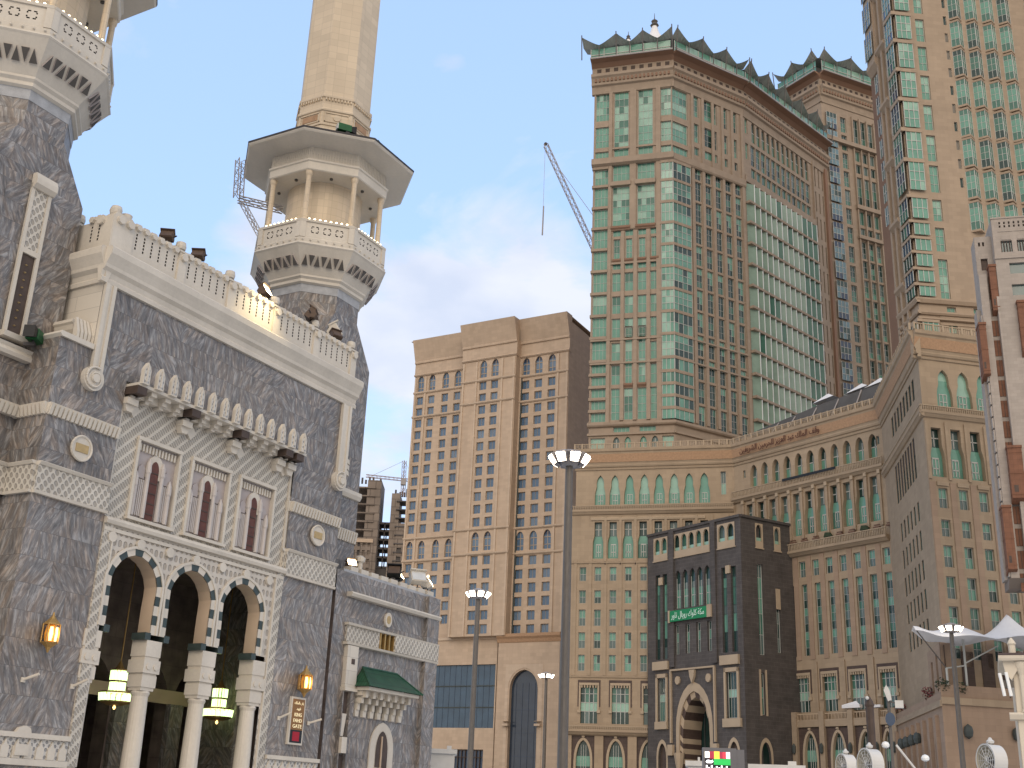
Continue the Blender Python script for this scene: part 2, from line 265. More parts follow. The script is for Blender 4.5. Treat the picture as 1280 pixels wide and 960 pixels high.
WHOLE = {'lettering', 'characters', 'foliage', 'grille', 'display', 'window', 'glass_bay', 'fabric', 'arch', 'balustrade', 'lens'}
class MB:
    def __init__(s): s.v = []; s.f = []; s.m = []; s.g = []
    def add(s, pts, faces, m):
        b = len(s.v); s.v += [tuple(p) for p in pts]; s.g.append((b, len(s.f), len(s.f)+len(faces)))
        for f in faces: s.f.append([b+i for i in f]); s.m.append(m)
    def quad(s, fr, u0, u1, v0, v1, w, m): s.add([fr.P(u0, v0, w), fr.P(u1, v0, w), fr.P(u1, v1, w), fr.P(u0, v1, w)], [(0, 1, 2, 3)], m)
    def box(s, fr, u0, u1, v0, v1, w0, w1, m, skip=''):
        p = [fr.P(u, v, w) for w in (w0, w1) for v in (v0, v1) for u in (u0, u1)]
        F = {'b': (0, 2, 3, 1), 'f': (4, 5, 7, 6), 'l': (0, 4, 6, 2), 'r': (1, 3, 7, 5), 'd': (0, 1, 5, 4), 't': (2, 6, 7, 3)}
        s.add(p, [F[k] for k in F if k not in skip], m)
    def prism(s, fr, poly, w0, w1, m, m_side=None, back=True):
        n = len(poly); p = [fr.P(a, b, w1) for a, b in poly] + [fr.P(a, b, w0) for a, b in poly]
        s.add(p, [tuple(range(n))] + ([tuple(range(2*n-1, n-1, -1))] if back else []), m)
        s.add(p, [(i, i+n, (i+1) % n+n, (i+1) % n) for i in range(n)], m_side or m)
    def mould(s, fr, u0, u1, prof, m, m2=None):
        """profile [(w,v),...] run along u, with end caps"""
        n = len(prof); p = [fr.P(u0, v, w) for w, v in prof] + [fr.P(u1, v, w) for w, v in prof]
        s.add(p, [(i, i+1, n+i+1, n+i) for i in range(n-1)], m)
        s.add(p, [tuple(range(n-1, -1, -1)), tuple(range(n, 2*n))], m2 or m)
    def lathe(s, c, prof, m, n=16, ph=0.0, cap=True):
        c = Vector(c); b = []
        for r, z in prof:
            for k in range(n):
                a = ph + 2*math.pi*k/n; b.append(c + Vector((math.cos(a)*r, math.sin(a)*r, z)))
        F = [(i*n+k, i*n+(k+1) % n, (i+1)*n+(k+1) % n, (i+1)*n+k) for i in range(len(prof)-1) for k in range(n)]
        if cap: F += [tuple(range(n-1, -1, -1)), tuple(range((len(prof)-1)*n, len(prof)*n))]
        s.add(b, F, m)
    def tube(s, p, q, r, m, n=6, r2=None):
        p, q = Vector(p), Vector(q); d = (q-p)
        if d.length < 1e-6: return
        d.normalize(); a = d.orthogonal().normalized(); b = d.cross(a); r2 = r if r2 is None else r2
        pts = [p + (a*math.cos(2*math.pi*k/n)+b*math.sin(2*math.pi*k/n))*r for k in range(n)] + [q + (a*math.cos(2*math.pi*k/n)+b*math.sin(2*math.pi*k/n))*r2 for k in range(n)]
        s.add(pts, [(k, (k+1) % n, n+(k+1) % n, n+k) for k in range(n)] + [tuple(range(n-1, -1, -1)), tuple(range(n, 2*n))], m)
    def truss(s, p, q, wid, m, up_=None, nseg=10, r=.04):
        """square lattice girder from p to q"""
        p, q = Vector(p), Vector(q); d = (q-p).normalized()
        a = (up_ or d.orthogonal()); a = (a - d*a.dot(d)).normalized(); b = d.cross(a)
        cs = [(a*i + b*j)*wid/2 for i, j in ((1, 1), (-1, 1), (-1, -1), (1, -1))]
        for c in cs: s.tube(p+c, q+c, r, m, 4)
        for k in range(nseg):
            t0, t1 = k/nseg, (k+1)/nseg
            for i in range(4):
                A, B = cs[i], cs[(i+1) % 4]
                if k % 2: A, B = B, A
                s.tube(p.lerp(q, t0)+A, p.lerp(q, t1)+B, r*.6, m, 3)
    def ball(s, c, r, m, n=8, k=5, sz=1):
        s.lathe(c, [(max(.001, r*math.sin(math.pi*i/k)), -r*sz*math.cos(math.pi*i/k)) for i in range(k+1)], m, n, cap=False)
    def wall(s, fr, outline, holes, w, m, depth=0, m_rev=None):
        """sheet in the wall's plane with real openings, and the reveals of those openings"""
        loops = [outline] + holes; pts = []; ed = []
        for lp in loops:
            b = len(pts); pts += [Vector(p) for p in lp]; ed += [(b+i, b+(i+1) % len(lp)) for i in range(len(lp))]
        vo, eo, fo, *_ = delaunay_2d_cdt(pts, ed, [], 1, 1e-5)
        P = [fr.P(p.x, p.y, w) for p in vo]; F = []
        bb = [(min(p[0] for p in h), max(p[0] for p in h), min(p[1] for p in h), max(p[1] for p in h), h) for h in holes]
        def inside(x, y, q):
            r = False
            for i in range(len(q)):
                (x0, y0), (x1, y1) = q[i-1], q[i]
                if (y0 > y) != (y1 > y) and x < (x1-x0)*(y-y0)/(y1-y0)+x0: r = not r
            return r
        for f in fo:
            a, b, c = (vo[i] for i in f[:3])
            cx, cy = (a.x+b.x+c.x)/3, (a.y+b.y+c.y)/3
            if any(q[0] < cx < q[1] and q[2] < cy < q[3] and inside(cx, cy, q[4]) for q in bb): continue
            F.append(tuple(f) if (b-a).cross(c-a) > 0 else tuple(reversed(f)))
        s.add(P, F, m)
        if depth:
            for lp in holes:
                n = len(lp); area = sum(lp[i][0]*lp[(i+1) % n][1]-lp[(i+1) % n][0]*lp[i][1] for i in range(n))
                q = lp if area > 0 else lp[::-1]
                p = [fr.P(a, b, w) for a, b in q] + [fr.P(a, b, w-depth) for a, b in q]
                s.add(p, [(i, i+n, (i+1) % n+n, (i+1) % n)[::-1] for i in range(n)], m_rev or m)
    def plan(s, pts, z0, z1, m):
        n = len(pts); s.add([(p[0], p[1], z0) for p in pts]+[(p[0], p[1], z1) for p in pts], [(i, (i+1) % n, n+(i+1) % n, n+i) for i in range(n)]+[tuple(range(n, 2*n)), tuple(range(n-1, -1, -1))], m)
    def pieces(s):
        """far-apart pieces of what was added, each to become a part of its own"""
        ends = [g[0] for g in s.g[1:]]+[len(s.v)]; K = len(s.g)
        if K < 2 or K > 400: return None
        lo, hi, sz = [], [], []
        for (b, f0, f1), e in zip(s.g, ends):
            vs = s.v[b:e]; l = [min(v[i] for v in vs) for i in range(3)]; h = [max(v[i] for v in vs) for i in range(3)]; lo.append(l); hi.append(h); sz.append(max(h[i]-l[i] for i in range(3)))
        par = list(range(K))
        def find(i):
            while par[i] != i: i = par[i]
            return i
        for i in range(K):
            for j in range(i+1, K):
                gp = math.sqrt(sum(max(0, lo[i][q]-hi[j][q], lo[j][q]-hi[i][q])**2 for q in range(3)))
                if gp <= max(.02, .5*max(sz[i], sz[j])): par[find(j)] = find(i)
        R = {}
        for i in range(K): R.setdefault(find(i), []).append(i)
        return list(R.values()), ends
    def build(s, name, parent=None, loc=None, smooth=False):
        if parent is not None and name not in WHOLE:
            q = s.pieces()
            if q and 1 < len(q[0]) <= 70:
                for grp in q[0]:
                    n = MB()
                    for i in grp:
                        b, f0, f1 = s.g[i]; e = q[1][i]
                        for m in dict.fromkeys(s.m[f0:f1]): n.add(s.v[b:e], [tuple(x-b for x in s.f[k]) for k in range(f0, f1) if s.m[k] == m], m) if len(set(s.m[f0:f1])) > 1 else n.add(s.v[b:e], [tuple(x-b for x in s.f[k]) for k in range(f0, f1)], m)
                    o = n.build1(name, parent, loc, smooth)
                return o
        return s.build1(name, parent, loc, smooth)
    def build1(s, name, parent=None, loc=None, smooth=False):
        me = bpy.data.meshes.new(name)
        base = Vector(loc) if loc is not None else (Vector(parent['_base']) if parent is not None and '_base' in parent else Vector((0, 0, 0)))
        me.from_pydata([tuple(Vector(v)-base) for v in s.v], [], s.f)
        names = []
        for n in s.m:
            if n not in names: names.append(n)
        for n in names: me.materials.append(MATS[n])
        idx = {n: i for i, n in enumerate(names)}
        me.polygons.foreach_set('material_index', [idx[n] for n in s.m])
        uvl = me.uv_layers.new(name='UVMap'); co = [Vector(v) for v in s.v]
        me.update()
        for p in me.polygons:
            nn = p.normal
            if abs(nn.z) > .8: tx, ty = Vector((1, 0, 0)), Vector((0, 1, 0))
            else: tx = Vector((-nn.y, nn.x, 0)).normalized(); ty = Vector((0, 0, 1))
            for li in p.loop_indices:
                c = co[me.loops[li].vertex_index]; uvl.data[li].uv = (c.dot(tx), c.dot(ty))
        if smooth: me.polygons.foreach_set('use_smooth', [True]*len(me.polygons))
        o = bpy.data.objects.new(name, me); COL.objects.link(o)
        if parent is not None: o.parent = parent; o['_base'] = tuple(base)
        else: o.location = base; o['_base'] = tuple(base)
        return o

def tag(o, label, cat, group=None):
    o['label'] = label; o['category'] = cat
    if group: o['group'] = group
    return o
def thing(name, loc, label, cat, group=None):
    o = bpy.data.objects.new(name, None); COL.objects.link(o); o.location = loc; o['_base'] = tuple(loc); o.empty_display_size = .3
    return tag(o, label, cat, group)
def structure(o): o['kind'] = 'structure'; return o
def dup(root, loc, label, rotz=None):
    r = root.copy(); COL.objects.link(r); r.location = loc; r['label'] = label
    if rotz is not None: r.rotation_euler = (0, 0, rotz)
    def rec(a, b):
        for ch in list(a.children):
            c = ch.copy(); COL.objects.link(c); c.parent = b; rec(ch, c)
    rec(root, r); return r

# ---------------------------------------------------------------- opening shapes
def rect(c, v0, v1, W_): return [(c-W_/2, v0), (c+W_/2, v0), (c+W_/2, v1), (c-W_/2, v1)]
def sym(c, v0, H, prof): return [(c+x, v0+y*H) for x, y in prof] + [(c-x, v0+y*H) for x, y in reversed(prof) if x > 1e-6]
def ogee(c, v0, v1, hw): return sym(c, v0, v1-v0, [(hw, 0), (hw, .26), (hw*.95, .40), (hw*.80, .52), (hw*.68, .60), (hw*.70, .70), (hw*.66, .79), (hw*.56, .86), (hw*.34, .93), (hw*.14, .97), (0, 1)])
def keyhole(c, v0, v1, hw): return sym(c, v0, v1-v0, [(hw, 0), (hw, .36), (hw*.97, .46), (hw*.86, .54), (hw*.74, .60), (hw*.70, .66), (hw*.70, 1)])
def pointed(c, v0, v1, hw, spring=.62, n=6):
    H = v1-v0; out = [(hw, 0)]
    for i in range(n+1):
        t = i/n; out.append((hw*math.cos(t*math.pi/2)**.85, spring + (1-spring)*(math.sin(t*math.pi/2)*.72+t*.28)))
    out[-1] = (0, 1); return sym(c, v0, H, out)
def horseshoe(c, v0, v1, hw, spring=.55, n=9):
    H = v1-v0; out = [(hw, 0), (hw*1.0, spring*.6)]
    for i in range(n+1):
        t = i/n; out.append((hw*(1.06*math.cos(t*math.pi/2)**.92 if i else 1.02), spring + (1-spring)*(math.sin(t*math.pi/2)*.86+t*.14)))
    out[-1] = (0, 1); return sym(c, v0, H, out)
def clip_band(poly, a, b):
    def cut(p, lim, keep_above):
        out = []
        for i in range(len(p)):
            A, B = p[i], p[(i+1) % len(p)]
            ia = A[1] >= lim if keep_above else A[1] <= lim; ib = B[1] >= lim if keep_above else B[1] <= lim
            if ia: out.append(A)
            if ia != ib:
                t = (lim-A[1])/(B[1]-A[1]); out.append((A[0]+(B[0]-A[0])*t, lim))
        return out
    return cut(cut(poly, a, True), b, False)

# ---------------------------------------------------------------- windows
WCACHE = {}
def gen_grid(mb, fr, u, v, w, W_, H, xs, ys, mats, seed, bar=.06, fm='frame_white', rows=None):
    """panes in cells xs*ys (fractions); rows may give the pane list of a row"""
    r = random.Random(seed); X = [0]+list(xs)+[1]; Y = [0]+list(ys)+[1]
    for j in range(len(Y)-1):
        ms = (rows[j] if rows else mats); pick = r.choice(ms)
        for i in range(len(X)-1):
            m = pick if r.random() < .85 else r.choice(ms)
            mb.quad(fr, u-W_/2+W_*X[i], u-W_/2+W_*X[i+1], v+H*Y[j], v+H*Y[j+1], w, m)
    for i, x in enumerate(X):
        b = bar*(.5 if 0 < i < len(X)-1 else 1); a = u-W_/2+W_*x; a = min(max(a, u-W_/2+b/2), u+W_/2-b/2)
        mb.box(fr, a-b/2, a+b/2, v, v+H, w+.004, w+.07, fm, 'bdt')
    for j, y in enumerate(Y):
        b = bar*(.6 if 0 < j < len(Y)-1 else 1); a = v+H*y; a = min(max(a, v+b/2), v+H-b/2)
        mb.box(fr, u-W_/2, u+W_/2, a-b/2, a+b/2, w+.004, w+.075, fm, 'blr')
def gen_poly(mb, fr, poly, w, bands, bars=(), fm='frame_white', bar=.07):
    for a, b, m in bands:
        q = clip_band(poly, a, b)
        if len(q) > 2: mb.add([fr.P(x, y, w) for x, y in q], [tuple(range(len(q)))], m)
    for (a0, a1, b0, b1) in bars: mb.box(fr, a0, a1, b0, b1, w+.004, w+.08, fm, 'b')
class Wins:
    """collects a building's windows; the 100 that show largest become parts, the rest one part"""
    def __init__(s): s.L = []
    def grid(s, fr, u, v, w, W_, H, key, **k): s.L.append((fr, u, v, w, W_, H, key, ('g', k)))
    def poly(s, fr, c, v0, v1, w, shape, hw, key, bands, bars=(), **k): s.L.append((fr, c, v0, w, hw*2, v1-v0, key, ('p', dict(shape=shape, hw=hw, bands=bands, bars=bars, k=k))))
    def emit(s, mb, fr, u, v, w, W_, H, kind, k, seed):
        if kind == 'g': gen_grid(mb, fr, u, v, w, W_, H, seed=seed, **k)
        else:
            r = random.Random(seed); poly = k['shape'](u, v, v+H, k['hw'])
            bands = [(v+H*a, v+H*b, r.choice(m)) for a, b, m in k['bands']]
            bars = [(u+a*k['hw'], u+b*k['hw'], v+H*c, v+H*d) for a, b, c, d in k['bars']]
            gen_poly(mb, fr, poly, w, bands, bars, **k['k'])
    def finish(s, parent, limit=100):
        base = Vector(parent['_base'])
        def score(x):
            fr, u, v, w, W_, H = x[:6]; p = fr.P(u, v, w); d = p-CAM; c = max(.02, -d.normalized().dot(fr.n))
            q = d.dot(rt)/d.dot(fw)*FPX, d.dot(up)/d.dot(fw)*FPX
            inside = abs(q[0]) < 650 and abs(q[1]) < 490
            return W_*H*c/d.length_squared*(1 if inside else .001)
        L = sorted(s.L, key=score, reverse=True)
        for x in L[:limit]:
            fr, u, v, w, W_, H, key, (kind, k) = x; seed = rnd.randrange(5); ck = (key, round(W_, 2), round(H, 2), seed)
            if ck not in WCACHE:
                mb = MB(); s.emit(mb, LOCAL, 0, 0, 0, W_, H, kind, k, seed); o = mb.build('window'); WCACHE[ck] = o.data; bpy.data.objects.remove(o)
            o = bpy.data.objects.new('window', WCACHE[ck]); COL.objects.link(o); o.parent = parent
            o.location = fr.P(u, v, w)-base; o.rotation_euler = (0, 0, math.atan2(fr.u.y, fr.u.x))
        if L[limit:]:
            mb = MB()
            for x in L[limit:]: s.emit(mb, *x[:6], x[7][0], x[7][1], rnd.randrange(5))
            o = mb.build('window', parent); o['kind'] = 'stuff'

# ---------------------------------------------------------------- lettering (Arabic letters take the form their place in the word asks for)
AR = {'ا': ('\ufe8d', '\ufe8e'), 'أ': ('\ufe83', '\ufe84'), 'ب': ('\ufe8f', '\ufe90', '\ufe91', '\ufe92'), 'ة': ('\ufe93', '\ufe94'), 'ت': ('\ufe95', '\ufe96', '\ufe97', '\ufe98'), 'ح': ('\ufea1', '\ufea2', '\ufea3', '\ufea4'), 'د': ('\ufea9', '\ufeaa'), 'ر': ('\ufead', '\ufeae'), 'ز': ('\ufeaf', '\ufeb0'), 'ش': ('\ufeb5', '\ufeb6', '\ufeb7', '\ufeb8'), 'ع': ('\ufec9', '\ufeca', '\ufecb', '\ufecc'), 'ف': ('\ufed1', '\ufed2', '\ufed3', '\ufed4'), 'ق': ('\ufed5', '\ufed6', '\ufed7', '\ufed8'), 'ك': ('\ufed9', '\ufeda', '\ufedb', '\ufedc'), 'ل': ('\ufedd', '\ufede', '\ufedf', '\ufee0'), 'م': ('\ufee1', '\ufee2', '\ufee3', '\ufee4'), 'ن': ('\ufee5', '\ufee6', '\ufee7', '\ufee8'), 'ه': ('\ufee9', '\ufeea', '\ufeeb', '\ufeec'), 'و': ('\ufeed', '\ufeee'), 'ي': ('\ufef1', '\ufef2', '\ufef3', '\ufef4')}
def arabic(t):
    out = []
    for word in t.split(' '):
        w = []
        for i, c in enumerate(word):
            if c not in AR: w.append(c); continue
            f = AR[c]; prev = i > 0 and word[i-1] in AR and len(AR[word[i-1]]) == 4; nxt = i < len(word)-1 and word[i+1] in AR and len(f) == 4
            w.append(f[3] if prev and nxt else f[1] if prev else f[2] if nxt else f[0])
        out.append(''.join(reversed(w)))
    return ' '.join(reversed(out))
def lettering(name, text, fr, u0, u1, v0, v1, w, m, parent, depth=.03):
    c = bpy.data.curves.new(name, 'FONT'); c.body = text; c.extrude = .02; c.resolution_u = 2
    t = bpy.data.objects.new(name, c); COL.objects.link(t)
    me = bpy.data.meshes.new_from_object(t.evaluated_get(bpy.context.evaluated_depsgraph_get())); bpy.data.objects.remove(t)
    xs = [v.co.x for v in me.vertices]; ys = [v.co.y for v in me.vertices]; zs = [v.co.z for v in me.vertices]
    x0, x1, y0, y1, z0, z1 = min(xs), max(xs), min(ys), max(ys), min(zs), max(zs)
    mb = MB(); mb.add([fr.P(u0+(v.co.x-x0)/(x1-x0)*(u1-u0), v0+(v.co.y-y0)/(y1-y0)*(v1-v0), w+(v.co.z-z0)/(z1-z0)*depth) for v in me.vertices], [tuple(p.vertices) for p in me.polygons], m)
    bpy.data.meshes.remove(me)
    return mb.build(name, parent)
def at(az, dist, z=0): return Vector((math.sin(R_(az))*dist, math.cos(R_(az))*dist, z))

# ================================================================ GROUND
mb = MB(); mb.add([(-6000, -6000, -.02), (6000, -6000, -.02), (6000, 6000, -.02), (-6000, 6000, -.02)], [(0, 1, 2, 3)], 'desert_ground'); structure(mb.build('ground'))
mb = MB(); mb.add([(-120, -90, 0), (140, -90, 0), (140, 205, 0), (-120, 205, 0)], [(0, 1, 2, 3)], 'plaza_marble'); structure(mb.build('plaza'))

# ================================================================ MOSQUE GATE
M = Fac((-15.28663, 40.19103), 29.66)
mosque = thing('mosque_gate', M.P(6.5, 0, 0), 'grey marble mosque gate front with three tall white arches and a pale parapet', 'mosque')
WW = -.15   # plane of the window storey
# body behind the front
mb = MB()
mb.box(M, -.3, 15.2, 11.6, 20.6, -22, -2.5, 'grey_marble', 'd'); mb.box(M, -1.7, 18.8, 0, 16.0, -24, -14.2, 'grey_marble', 'd')
mb.box(M, -1.7, 18.8, 11.2, 16.0, -14.2, -1.8, 'grey_marble', 'd'); mb.box(M, -1.7, -.9, 0, 11.2, -14.2, -1.8, 'grey_marble'); mb.box(M, 16.3, 18.8, 0, 11.2, -14.2, -1.8, 'grey_marble')
mb.build('body', mosque)
# grey fields: upper field round the portal, left and right blocks
mb = MB()
up_out = [(-.3, 15.2), (1.5, 15.2), (1.5, 16.25), (11.6, 16.25), (11.6, 14.3), (15.2, 14.3), (15.2, 19.65), (-.3, 19.65)]
mb.wall(M, up_out, [], 0, 'grey_marble')
mb.box(M, 15.19, 15.2, 14.3, 19.6, -2.5, 0, 'grey_marble'); mb.build('wall', mosque)
mb = MB()
mb.box(M, -1.75, 1.5, 11.15, 17.0, -1.75, -.002, 'grey_marble', 'b'); mb.build('wall', mosque)
mb = MB(); mb.box(M, -1.75, 1.5, 0, 11.15, -1.75, -.002, 'grey_marble_low', 'b'); mb.build('wall', mosque)
mb = MB(); mb.box(M, 11.62, 15.15, 11.0, 14.3, -1.75, -.002, 'grey_marble', 'b'); mb.build('wall', mosque)
mb = MB(); mb.box(M, 11.62, 15.15, 0, 11.0, -1.75, -.002, 'grey_marble_low', 'b'); mb.build('wall', mosque)
# portal: window storey and arcade
AC = (3.35, 6.3, 9.25); WC = (3.75, 6.65, 9.5)
PLAT = (1.5, 11.62)
holes = [rect(c, 11.35, 14.3, 2.1) for c in WC]
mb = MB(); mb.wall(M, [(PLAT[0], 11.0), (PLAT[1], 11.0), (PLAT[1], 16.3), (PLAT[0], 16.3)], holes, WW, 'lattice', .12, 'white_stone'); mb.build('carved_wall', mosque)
arches = [horseshoe(c, 5.4, 9.95, 1.12, .64) for c in AC]
out = [(1.05+.5, 7.2)]
def arch_top(c): return horseshoe(c, 7.2, 9.95, 1.1, .52)
zone = [(1.5, 2.4), (2.05, 2.4), (2.05, 7.2)]
for c in AC: 
    top = [p for p in arch_top(c)][1:]
    # walk over the opening from left to right
    n_ = len(arch_top(c)); pts = arch_top(c); right = pts[:n_//2+1]; left = pts[n_//2+1:]
    seq = list(reversed(left)) ; seq = [p for p in seq]
    order = [(c-1.1, 7.2)] + sorted([p for p in pts if p[0] < c-1e-4 and p[1] > 7.21], key=lambda p: p[1]) + [(c, 9.95)] + sorted([p for p in pts if p[0] > c+1e-4 and p[1] > 7.21], key=lambda p: -p[1]) + [(c+1.1, 7.2)]
    zone += order
zone += [(11.0, 7.2), (11.0, 2.4), (11.62, 2.4), (11.62, 10.85), (1.5, 10.85)]
mb = MB(); mb.wall(M, zone, [], 0, 'lozenge')
mb.build('carved_wall', mosque)
for c in AC:   # arch rings: alternating white and dark voussoirs, brown soffit
    mb = MB(); pts = arch_top(c)
    order = [(c-1.1, 7.2)] + sorted([p for p in pts if p[0] < c-1e-4 and p[1] > 7.21], key=lambda p: p[1]) + [(c, 9.95)] + sorted([p for p in pts if p[0] > c+1e-4 and p[1] > 7.21], key=lambda p: -p[1]) + [(c+1.1, 7.2)]
    # resample evenly
    L_ = [0]
    for a, b in zip(order, order[1:]): L_.append(L_[-1]+math.dist(a, b))
    def samp(s_):
        for i in range(len(L_)-1):
            if L_[i+1] >= s_ or i == len(L_)-2:
                t = (s_-L_[i])/max(1e-6, L_[i+1]-L_[i]); return (order[i][0]+(order[i+1][0]-order[i][0])*t, order[i][1]+(order[i+1][1]-order[i][1])*t)
    K = 19; sp = [samp(L_[-1]*i/K) for i in range(K+1)]
    def nrm(i):
        a, b = sp[max(0, i-1)], sp[min(K, i+1)]; d = (b[0]-a[0], b[1]-a[1]); l = math.hypot(*d); return (-d[1]/l, d[0]/l)
    o_ = [(p[0]+nrm(i)[0]*.24, p[1]+nrm(i)[1]*.24) for i, p in enumerate(sp)]
    for i in range(K):
        A, B, C_, D = sp[i], o_[i], o_[i+1], sp[i+1]
        mb.prism(M, [A, D, C_, B], .001, .05, 'green_marble' if i % 2 else 'white_stone', back=False)
        q = [M.P(*A, .05), M.P(*D, .05), M.P(*D, -.62), M.P(*A, -.62)]; mb.add(q, [(0, 1, 2, 3)], 'soffit_stone')
    o2 = [(p[0]+nrm(i)[0]*.34, p[1]+nrm(i)[1]*.34) for i, p in enumerate(sp)]
    for i in range(K): mb.prism(M, [o_[i], o_[i+1], o2[i+1], o2[i]], .001, .09, 'white_stone', back=False)
    for s_ in (-1, 1): mb.box(M, c+s_*1.1-.03 if s_ < 0 else c+.86, c-.86 if s_ < 0 else c+1.13, 7.0, 7.26, -.64, .06, 'green_marble')
    mb.build('arch', mosque)
mb = MB()   # frame strips of the portal and the spandrel bosses
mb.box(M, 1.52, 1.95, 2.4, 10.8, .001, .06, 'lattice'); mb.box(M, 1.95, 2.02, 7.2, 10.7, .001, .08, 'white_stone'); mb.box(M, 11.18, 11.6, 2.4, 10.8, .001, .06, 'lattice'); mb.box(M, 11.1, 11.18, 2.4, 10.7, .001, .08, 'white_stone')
mb.box(M, 1.52, 11.6, 10.55, 10.68, .001, .07, 'white_stone')
for u in (1.95, 3.35, 4.85, 6.3, 7.8, 9.25, 10.7):
    mb.prism(M, [(u+.2*math.cos(k*math.pi/4), 10.36+.2*math.sin(k*math.pi/4)) for k in range(8)], .002, .10, 'white_stone', back=False)
mb.build('portal_trim', mosque)
mb = MB(); mb.mould(M, 1.5, 11.62, [(-.1, 10.76), (.16, 10.8), (.2, 10.92), (.14, 11.0), (.06, 11.06), (-.15, 11.06)], 'white_stone'); mb.build('sill_beam', mosque)
for i, u in enumerate((1.82, 4.74, 7.7, 10.68)):
    mb = MB(); mb.lathe(M.P(u, 0, -.33), [(.42, 0), (.42, .3), (.35, .45), (.335, 3.0), (.30, 5.0), (.35, 5.12), (.32, 5.2)], 'white_stone', 20); col_ = mb.build('column', mosque, smooth=False)
    mb = MB(); f = M.sub(u, 29.66, -.33)
    for a, b, h in ((.32, 5.2, 5.32), (.36, 5.32, 5.75), (.34, 5.75, 5.82), (.41, 5.82, 6.3), (.35, 6.3, 6.42), (.38, 6.42, 7.0)): mb.box(f, -a, a, b, h, -a, a, 'white_stone')
    for k in (-.18, .18): mb.prism(f, [(k+.11*math.cos(t*math.pi/4), 6.05+.11*math.sin(t*math.pi/4)) for t in range(8)], .40, .45, 'white_stone', back=False)
    mb.build('capital', col_)
# three windows with turned shutters
for c in WC:
    mb = MB(); mb.box(M, c-1.16, c+1.16, 14.28, 14.42, WW, WW+.12, 'white_stone'); mb.box(M, c-1.16, c-1.04, 11.3, 14.28, WW, WW+.1, 'white_stone'); mb.box(M, c+1.04, c+1.16, 11.3, 14.28, WW, WW+.1, 'white_stone'); mb.box(M, c-1.2, c+1.2, 11.2, 11.32, WW, WW+.16, 'white_stone')
    f = mb.build('window', mosque)
    mb = MB(); mb.quad(M, c-1.05, c+1.05, 11.3, 14.3, WW-.12, 'mauve_stone')
    for k in range(12): mb.box(M, c-.95+k*.165, c-.87+k*.165, 13.92, 14.2, WW-.118, WW-.02, 'white_stone')
    for dx_, t in ((-.36, 13.6), (.36, 13.6), (-.93, 13.0), (.80, 13.0)):   # slender posts
        mb.lathe(M.P(c+dx_, 0, WW-.02), [(.09, 11.4), (.09, t-.5), (.12, t-.42), (.10, t-.1), (.02, t+.12)], 'mauve_light', 8)
    mb.prism(M, pointed(c, 13.0, 13.95, .44, .3)[0:], WW-.117, WW-.05, 'white_stone', back=False)
    mb.build('frame', f)
    mb = MB(); mb.prism(M, pointed(c-.02, 11.4, 13.7, .21, .82), WW-.116, WW-.04, 'shutter_wood', back=False)
    for k in range(5): mb.box(M, c-.2, c+.16, 11.6+k*.4, 11.64+k*.4, WW-.04, WW-.02, 'dark_brown')
    mb.build('shutter', f)
    for sx in (-1, 1):
        mb = MB()
        x0 = c+sx*.66-.27
        mb.box(M, x0, x0+.54, 11.45, 12.85, WW-.116, WW-.09, 'mauve_stone')
        for k in range(6): mb.box(M, x0+.02+k*.09, x0+.065+k*.09, 11.45, 12.85, WW-.09, WW-.03, 'mauve_light')
        mb.prism(M, [(x0+.1, 12.9), (x0+.44, 12.9), (x0+.44, 13.3), (x0+.27, 13.45), (x0+.1, 13.3)], WW-.116, WW-.06, 'mauve_stone', back=False)
        mb.build('balustrade', f)
mb = MB()
for u in (2.15, 5.2, 8.1, 10.95): mb.prism(M, [(u-.28, 15.3), (u, 15.0), (u+.28, 15.3), (u, 15.6)], WW, WW+.10, 'white_stone', back=False)
mb.box(M, 1.5, 1.62, 11.06, 16.0, WW, WW+.07, 'white_stone'); mb.box(M, 11.5, 11.62, 11.06, 16.0, WW, WW+.07, 'white_stone')
mb.build('carved_boss', mosque)
# crenellated hood: pointed panels on stepped corbels
mb = MB(); mb.box(M, 1.55, 11.6, 16.02, 16.14, WW, .62, 'white_stone'); mb.box(M, 1.55, 11.6, 15.72, 16.02, WW, .12, 'white_stone'); mb.build('hood_shelf', mosque)
for i in range(14):
    u = 1.78+i*.725; mb = MB()
    prof = [(u-.17, 16.1), (u+.17, 16.1), (u+.17, 16.66), (u+.12, 16.8), (u, 16.98), (u-.12, 16.8), (u-.17, 16.66)]
    mb.prism(M, prof, .58, .76, 'white_stone')
    mb.wall(M, [(u+(a-u)*.72, 16.15+(b-16.1)*.82) for a, b in prof], [], .763, 'diaper')
    mb.box(M, u-.03, u+.03, 16.2, 16.85, .764, .80, 'white_stone')
    for k, (a, b) in enumerate(((15.86, .5), (15.72, .34), (15.6, .18))): mb.box(M, u-.14+k*.02, u+.14-k*.02, a, 16.02, WW, b, 'white_stone')
    mb.build('crenellation', mosque)
    if i % 4 == 0 or i == 13:
        mb = MB()
        mb.box(M, u-.24, u+.24, 15.72, 16.03, WW, .62, 'dark_brown'); mb.prism(M, [(u-.27, 15.36), (u+.27, 15.36), (u+.27, 15.6), (u-.27, 15.6)], WW, .22, 'white_stone'); mb.prism(M, [(u-.14, 15.1), (u+.14, 15.1), (u+.25, 15.36), (u-.25, 15.36)], WW, .1, 'white_stone')
        mb.build('corbel', mosque)
